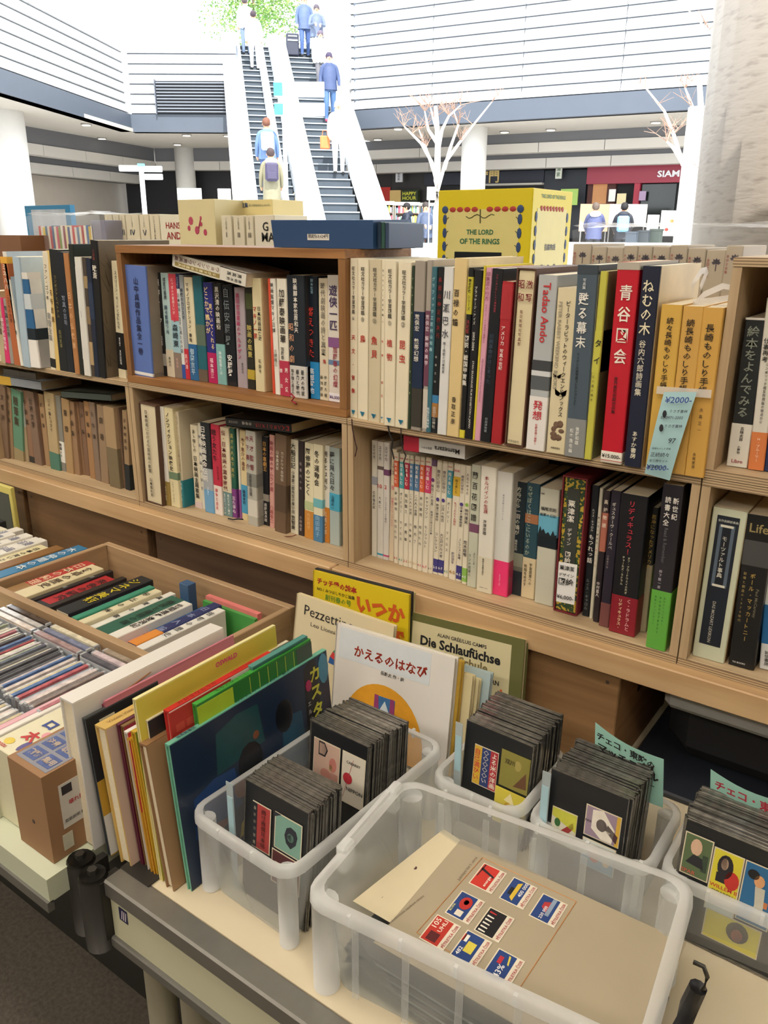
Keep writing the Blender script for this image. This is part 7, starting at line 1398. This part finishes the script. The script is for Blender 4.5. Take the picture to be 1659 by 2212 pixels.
# ------------------------------------------------------------------ discs and the cardboard box
e = empty('disc_tray', (-1.90, .484, TZ+.001), 'pale open tray of disc cases before the wooden drawer', 'tray'); w_ = .83
PB = M('c9c9b2', .5, .04)
MB().box(0, 0, 0, w_, .006, .115, 0, .001).build('front_wall', PB, e); MB().box(0, .2845, 0, w_, .2895, .100).build('back_wall', PB, e); MB().box(w_-.006, .006, 0, w_, .278, .100).build('side_wall', PB, e); MB().box(0, .006, 0, w_-.006, .278, .003).build('base', PB, e)
DC = ['d8d2c8', 'a89890', 'cfa8a0', '5c6270', 'c8bc9c', 'b8646c', '5c78a8', 'd8cfc0', '8a7c78', 'c8c0c4', '98a08a', 'dcd4c4', 'b07078', 'a8b0bc', 'e0d8d0', '55555a', 'e0dcd8', 'd8c8c4']
JC = M('b9bcc0', .06, .05, 20, metal=.15); DCM = plastic((.9, .9, .9), .8, .04)
def disc(x, y, z, L, t, col, ax, label, grp, tilt=0):
    key = ('disc', L, t, col)
    if key not in MC:
        b = MB(); b.box(0, 0, 0, t, L, .0012, 1); b.box(0, 0, .0012, .001, L, .118, 1); b.box(t-.001, 0, .0012, t, L, .118, 1); b.box(.001, 0, .118, t-.001, .004, .1225, 1); b.box(.001, L-.004, .118, t-.001, L, .1225, 1)
        b.box(.0012, .004, .0015, t-.0012, L-.004, .1215, 0); b.box(.001, .004, .1222, t-.001, L-.004, .1226, 1 if False else 0)
        o = b.build('disc_case', [M(col, .12, .55, 70), JC]); MC[key] = o.data; bpy.data.objects.remove(o)
    o = bpy.data.objects.new('disc_case', MC[key]); COL.objects.link(o); o.location = (x, y, z); o.rotation_euler = (0, tilt, 0 if ax == 'Y' else -pi/2); tag(o, label, 'disc case', grp)
    return o
R_ = random.Random(31); x = -1.46
while x < -1.075:
    t_ = R_.choice((.0075, .0102, .0102, .0085)); disc(x, .580+R_.uniform(-.003, .004), TZ+.006+R_.uniform(0, .010), .138, t_-.0006, R_.choice(DC), 'Y', 'disc case in the dense far row of the pale tray', 'disc cases in the far row', .05); x += t_
x = -1.46
while x < -1.105:
    t_ = R_.choice((.0075, .0102, .0085)); disc(x, .494, TZ+.005+R_.uniform(0, .008), .072, t_-.0006, R_.choice(DC), 'Y', 'disc case end in the near row of the pale tray, beside the cartoon paperback', 'disc cases in the near row', .05); x += t_
for i, (xx, yy, c_, l) in enumerate(((-1.475, .768, '4e423a', 'dark brown disc box lying across the tray beside the drawer'), (-1.325, .768, 'd6ccb4', 'cream disc box across the tray beside the drawer front'), (-1.165, .768, '9a8c7c', 'multicoloured disc box across the tray at the right by the drawer'),
        (-1.475, .752, 'b8b4b0', 'pale grey disc case across the tray in the second cross row, leftmost'), (-1.325, .752, '7a8098', 'violet grey disc case across the tray in the second cross row'), (-1.175, .752, 'c8b8bc', 'pink grey disc case across the tray in the second cross row'), (-1.475, .7365, 'c8b8a8', 'beige disc case across the tray in the third cross row, leftmost'), (-1.33, .7365, 'a08888', 'mauve disc case across the tray in the third cross row'), (-1.185, .7365, '5c5c64', 'dark disc case across the tray in the third cross row'))):
    disc(xx, yy, TZ+.018, .138, .013, c_, 'X', l, None)
# cartoon paperback lying on top near the cardboard box, and pink white spines before it
for k, (c_, l) in enumerate((('d8a8b0', 'pink and white paperback spine left of the cartoon paperback'), ('e0dcd4', 'white paperback spine nearest the cartoon paperback'))):
    up_book(-1.10+.013*k, .012, .492, .16, TZ+.135, c_, l)
zc = .838
e = empty('paperback', (-1.072, .492, TZ+.001), 'cream cartoon paperback box with coloured katakana on its top', 'box')
MB().box(0, 0, 0, .066, .165, .132, 0, .001).build('box_body', M('d8d2b4', .4, .05), e)
T = TX(); T2 = TX()
for i, (ch, tt) in enumerate((('太', T), ('ロ', T2), ('ジ', T), ('リ', T2))): tt.put(glyph(ch, .04), V((.038-.004*(i % 2), .045+.034*i, .1332)), EX, EY, V((0, 0, 0)), .026, .024)
T.build('red_lettering', 'b83434', e); T2.build('blue_lettering', '3a4a8c', e)
for nm, c_, cx, cy, rx, ry in (('yellow_shape', 'd8c050', .02, .02, .010, .008), ('purple_shape', '5a5488', .05, .025, .006, .014), ('pink_shape', 'd8949c', .052, .06, .007, .008), ('white_shape', 'c8c8d8', .052, .12, .005, .012)): MB().blob((cx, cy, .1325), (rx, ry, .0006), 10).build(nm, M(c_, .5), e)
T = TX(); T.horiz('KUROZU', V((0, 0, .1328)), EX, EY, .002, .030, .008, .009, .0004, .04); T.build('red_capitals', 'b83434', e)
e = empty('cardboard_box', (-1.001, .480, TZ+.001), 'brown cardboard box with a shipping label on its side', 'box'); CB = M('957150', .75, .08, 14); w_, d, h = .083, .26, .142
MB().box(0, 0, 0, w_, .003, h).build('front_panel', CB, e); MB().box(w_-.003, .003, 0, w_, d, h).build('side_panel', CB, e); MB().box(0, .003, 0, .003, d, h).build('side_panel', CB, e); MB().box(0, d, 0, w_, d+.003, h).build('back_panel', CB, e); MB().box(.003, .003, 0, w_-.003, d, .003).build('base_panel', CB, e)
MB().box(0, 0, h, w_, d*.48, h+.003, 0).build('top_flap', CB, e); MB().box(.0, d*.52, h, w_, d, h+.003, 0).build('top_flap', CB, e)
tp = MB().box(.006, .01, h+.003, w_-.004, d*.40, h+.0036).build('printed_tape', M('8a8a94', .2, .1), e)
for k in range(2):
    for j in range(3): MB().box(.012+.034*k, .016+.030*j, h+.0036, .040+.034*k, .040+.030*j, h+.004).build('blue_stamp', M('4a5a8c', .4, .3, 90), tp)
T = TX()
for k in range(2):
    for j in range(3): T.horiz(('割物', '注意', '天地', '無用', '取扱', '厳禁')[k*3+j], V((0, 0, h+.004)), EX, EY, .014+.034*k, .038+.034*k, .028+.030*j, .016, .0004, .03)
T.build('tape_lettering', 'b0a090', tp)
sl = MB().box(w_, .022, .045, w_+.0006, .078, .118).build('shipping_label', M('c8c4bc', .5, .08, 60), e); MB().box(w_+.0006, .026, .100, w_+.001, .042, .114).build('dark_print', M('2c2830', .5, .3, 90), sl)
T = TX(); T.horiz('壊れ物注意', V((w_+.0006, 0, 0)), EY, EZ, .034, .076, .084, .022, .0005, .02); T.build('red_print', 'b04048', sl); T = TX(); T.horiz('取扱説明 株式会社', V((w_+.0006, 0, 0)), EY, EZ, .025, .075, .057, .007, .0005); T.build('black_print', '444', sl)
MB().box(w_, .018, .010, w_+.0006, .034, .036).build('small_label', M('c0bca8', .5, .1, 60), e)
MB().blob((.045, -.0004, .055), (.0035, .0006, .0035), 10).build('round_mark', M('4a3c34', .6), e)
# things in the dark gap under the plank
e = empty('fabric_bag', (-.30, 1.22, TZ+.013), 'black fabric bag in the dark gap under the plank', 'bag'); MB().box(0, .0, 0, .50, .20, .17, 0, .04).build('bag_body', M('16161a', .8, .2, 20), e); MB().tube([(.1, -.002, .16), (.16, -.01, .12), (.26, -.01, .12), (.32, -.002, .16)], .006, 6).build('strap', M('101014', .8), e)
e = empty('pale_tray', (-.29, 1.16, .845), 'pale rounded plastic tray edge just under the plank at right', 'tray'); MB().box(0, 0, 0, .20, .03, .045, 0, .010).build('tray_body', M('9a9a98', .5), e)
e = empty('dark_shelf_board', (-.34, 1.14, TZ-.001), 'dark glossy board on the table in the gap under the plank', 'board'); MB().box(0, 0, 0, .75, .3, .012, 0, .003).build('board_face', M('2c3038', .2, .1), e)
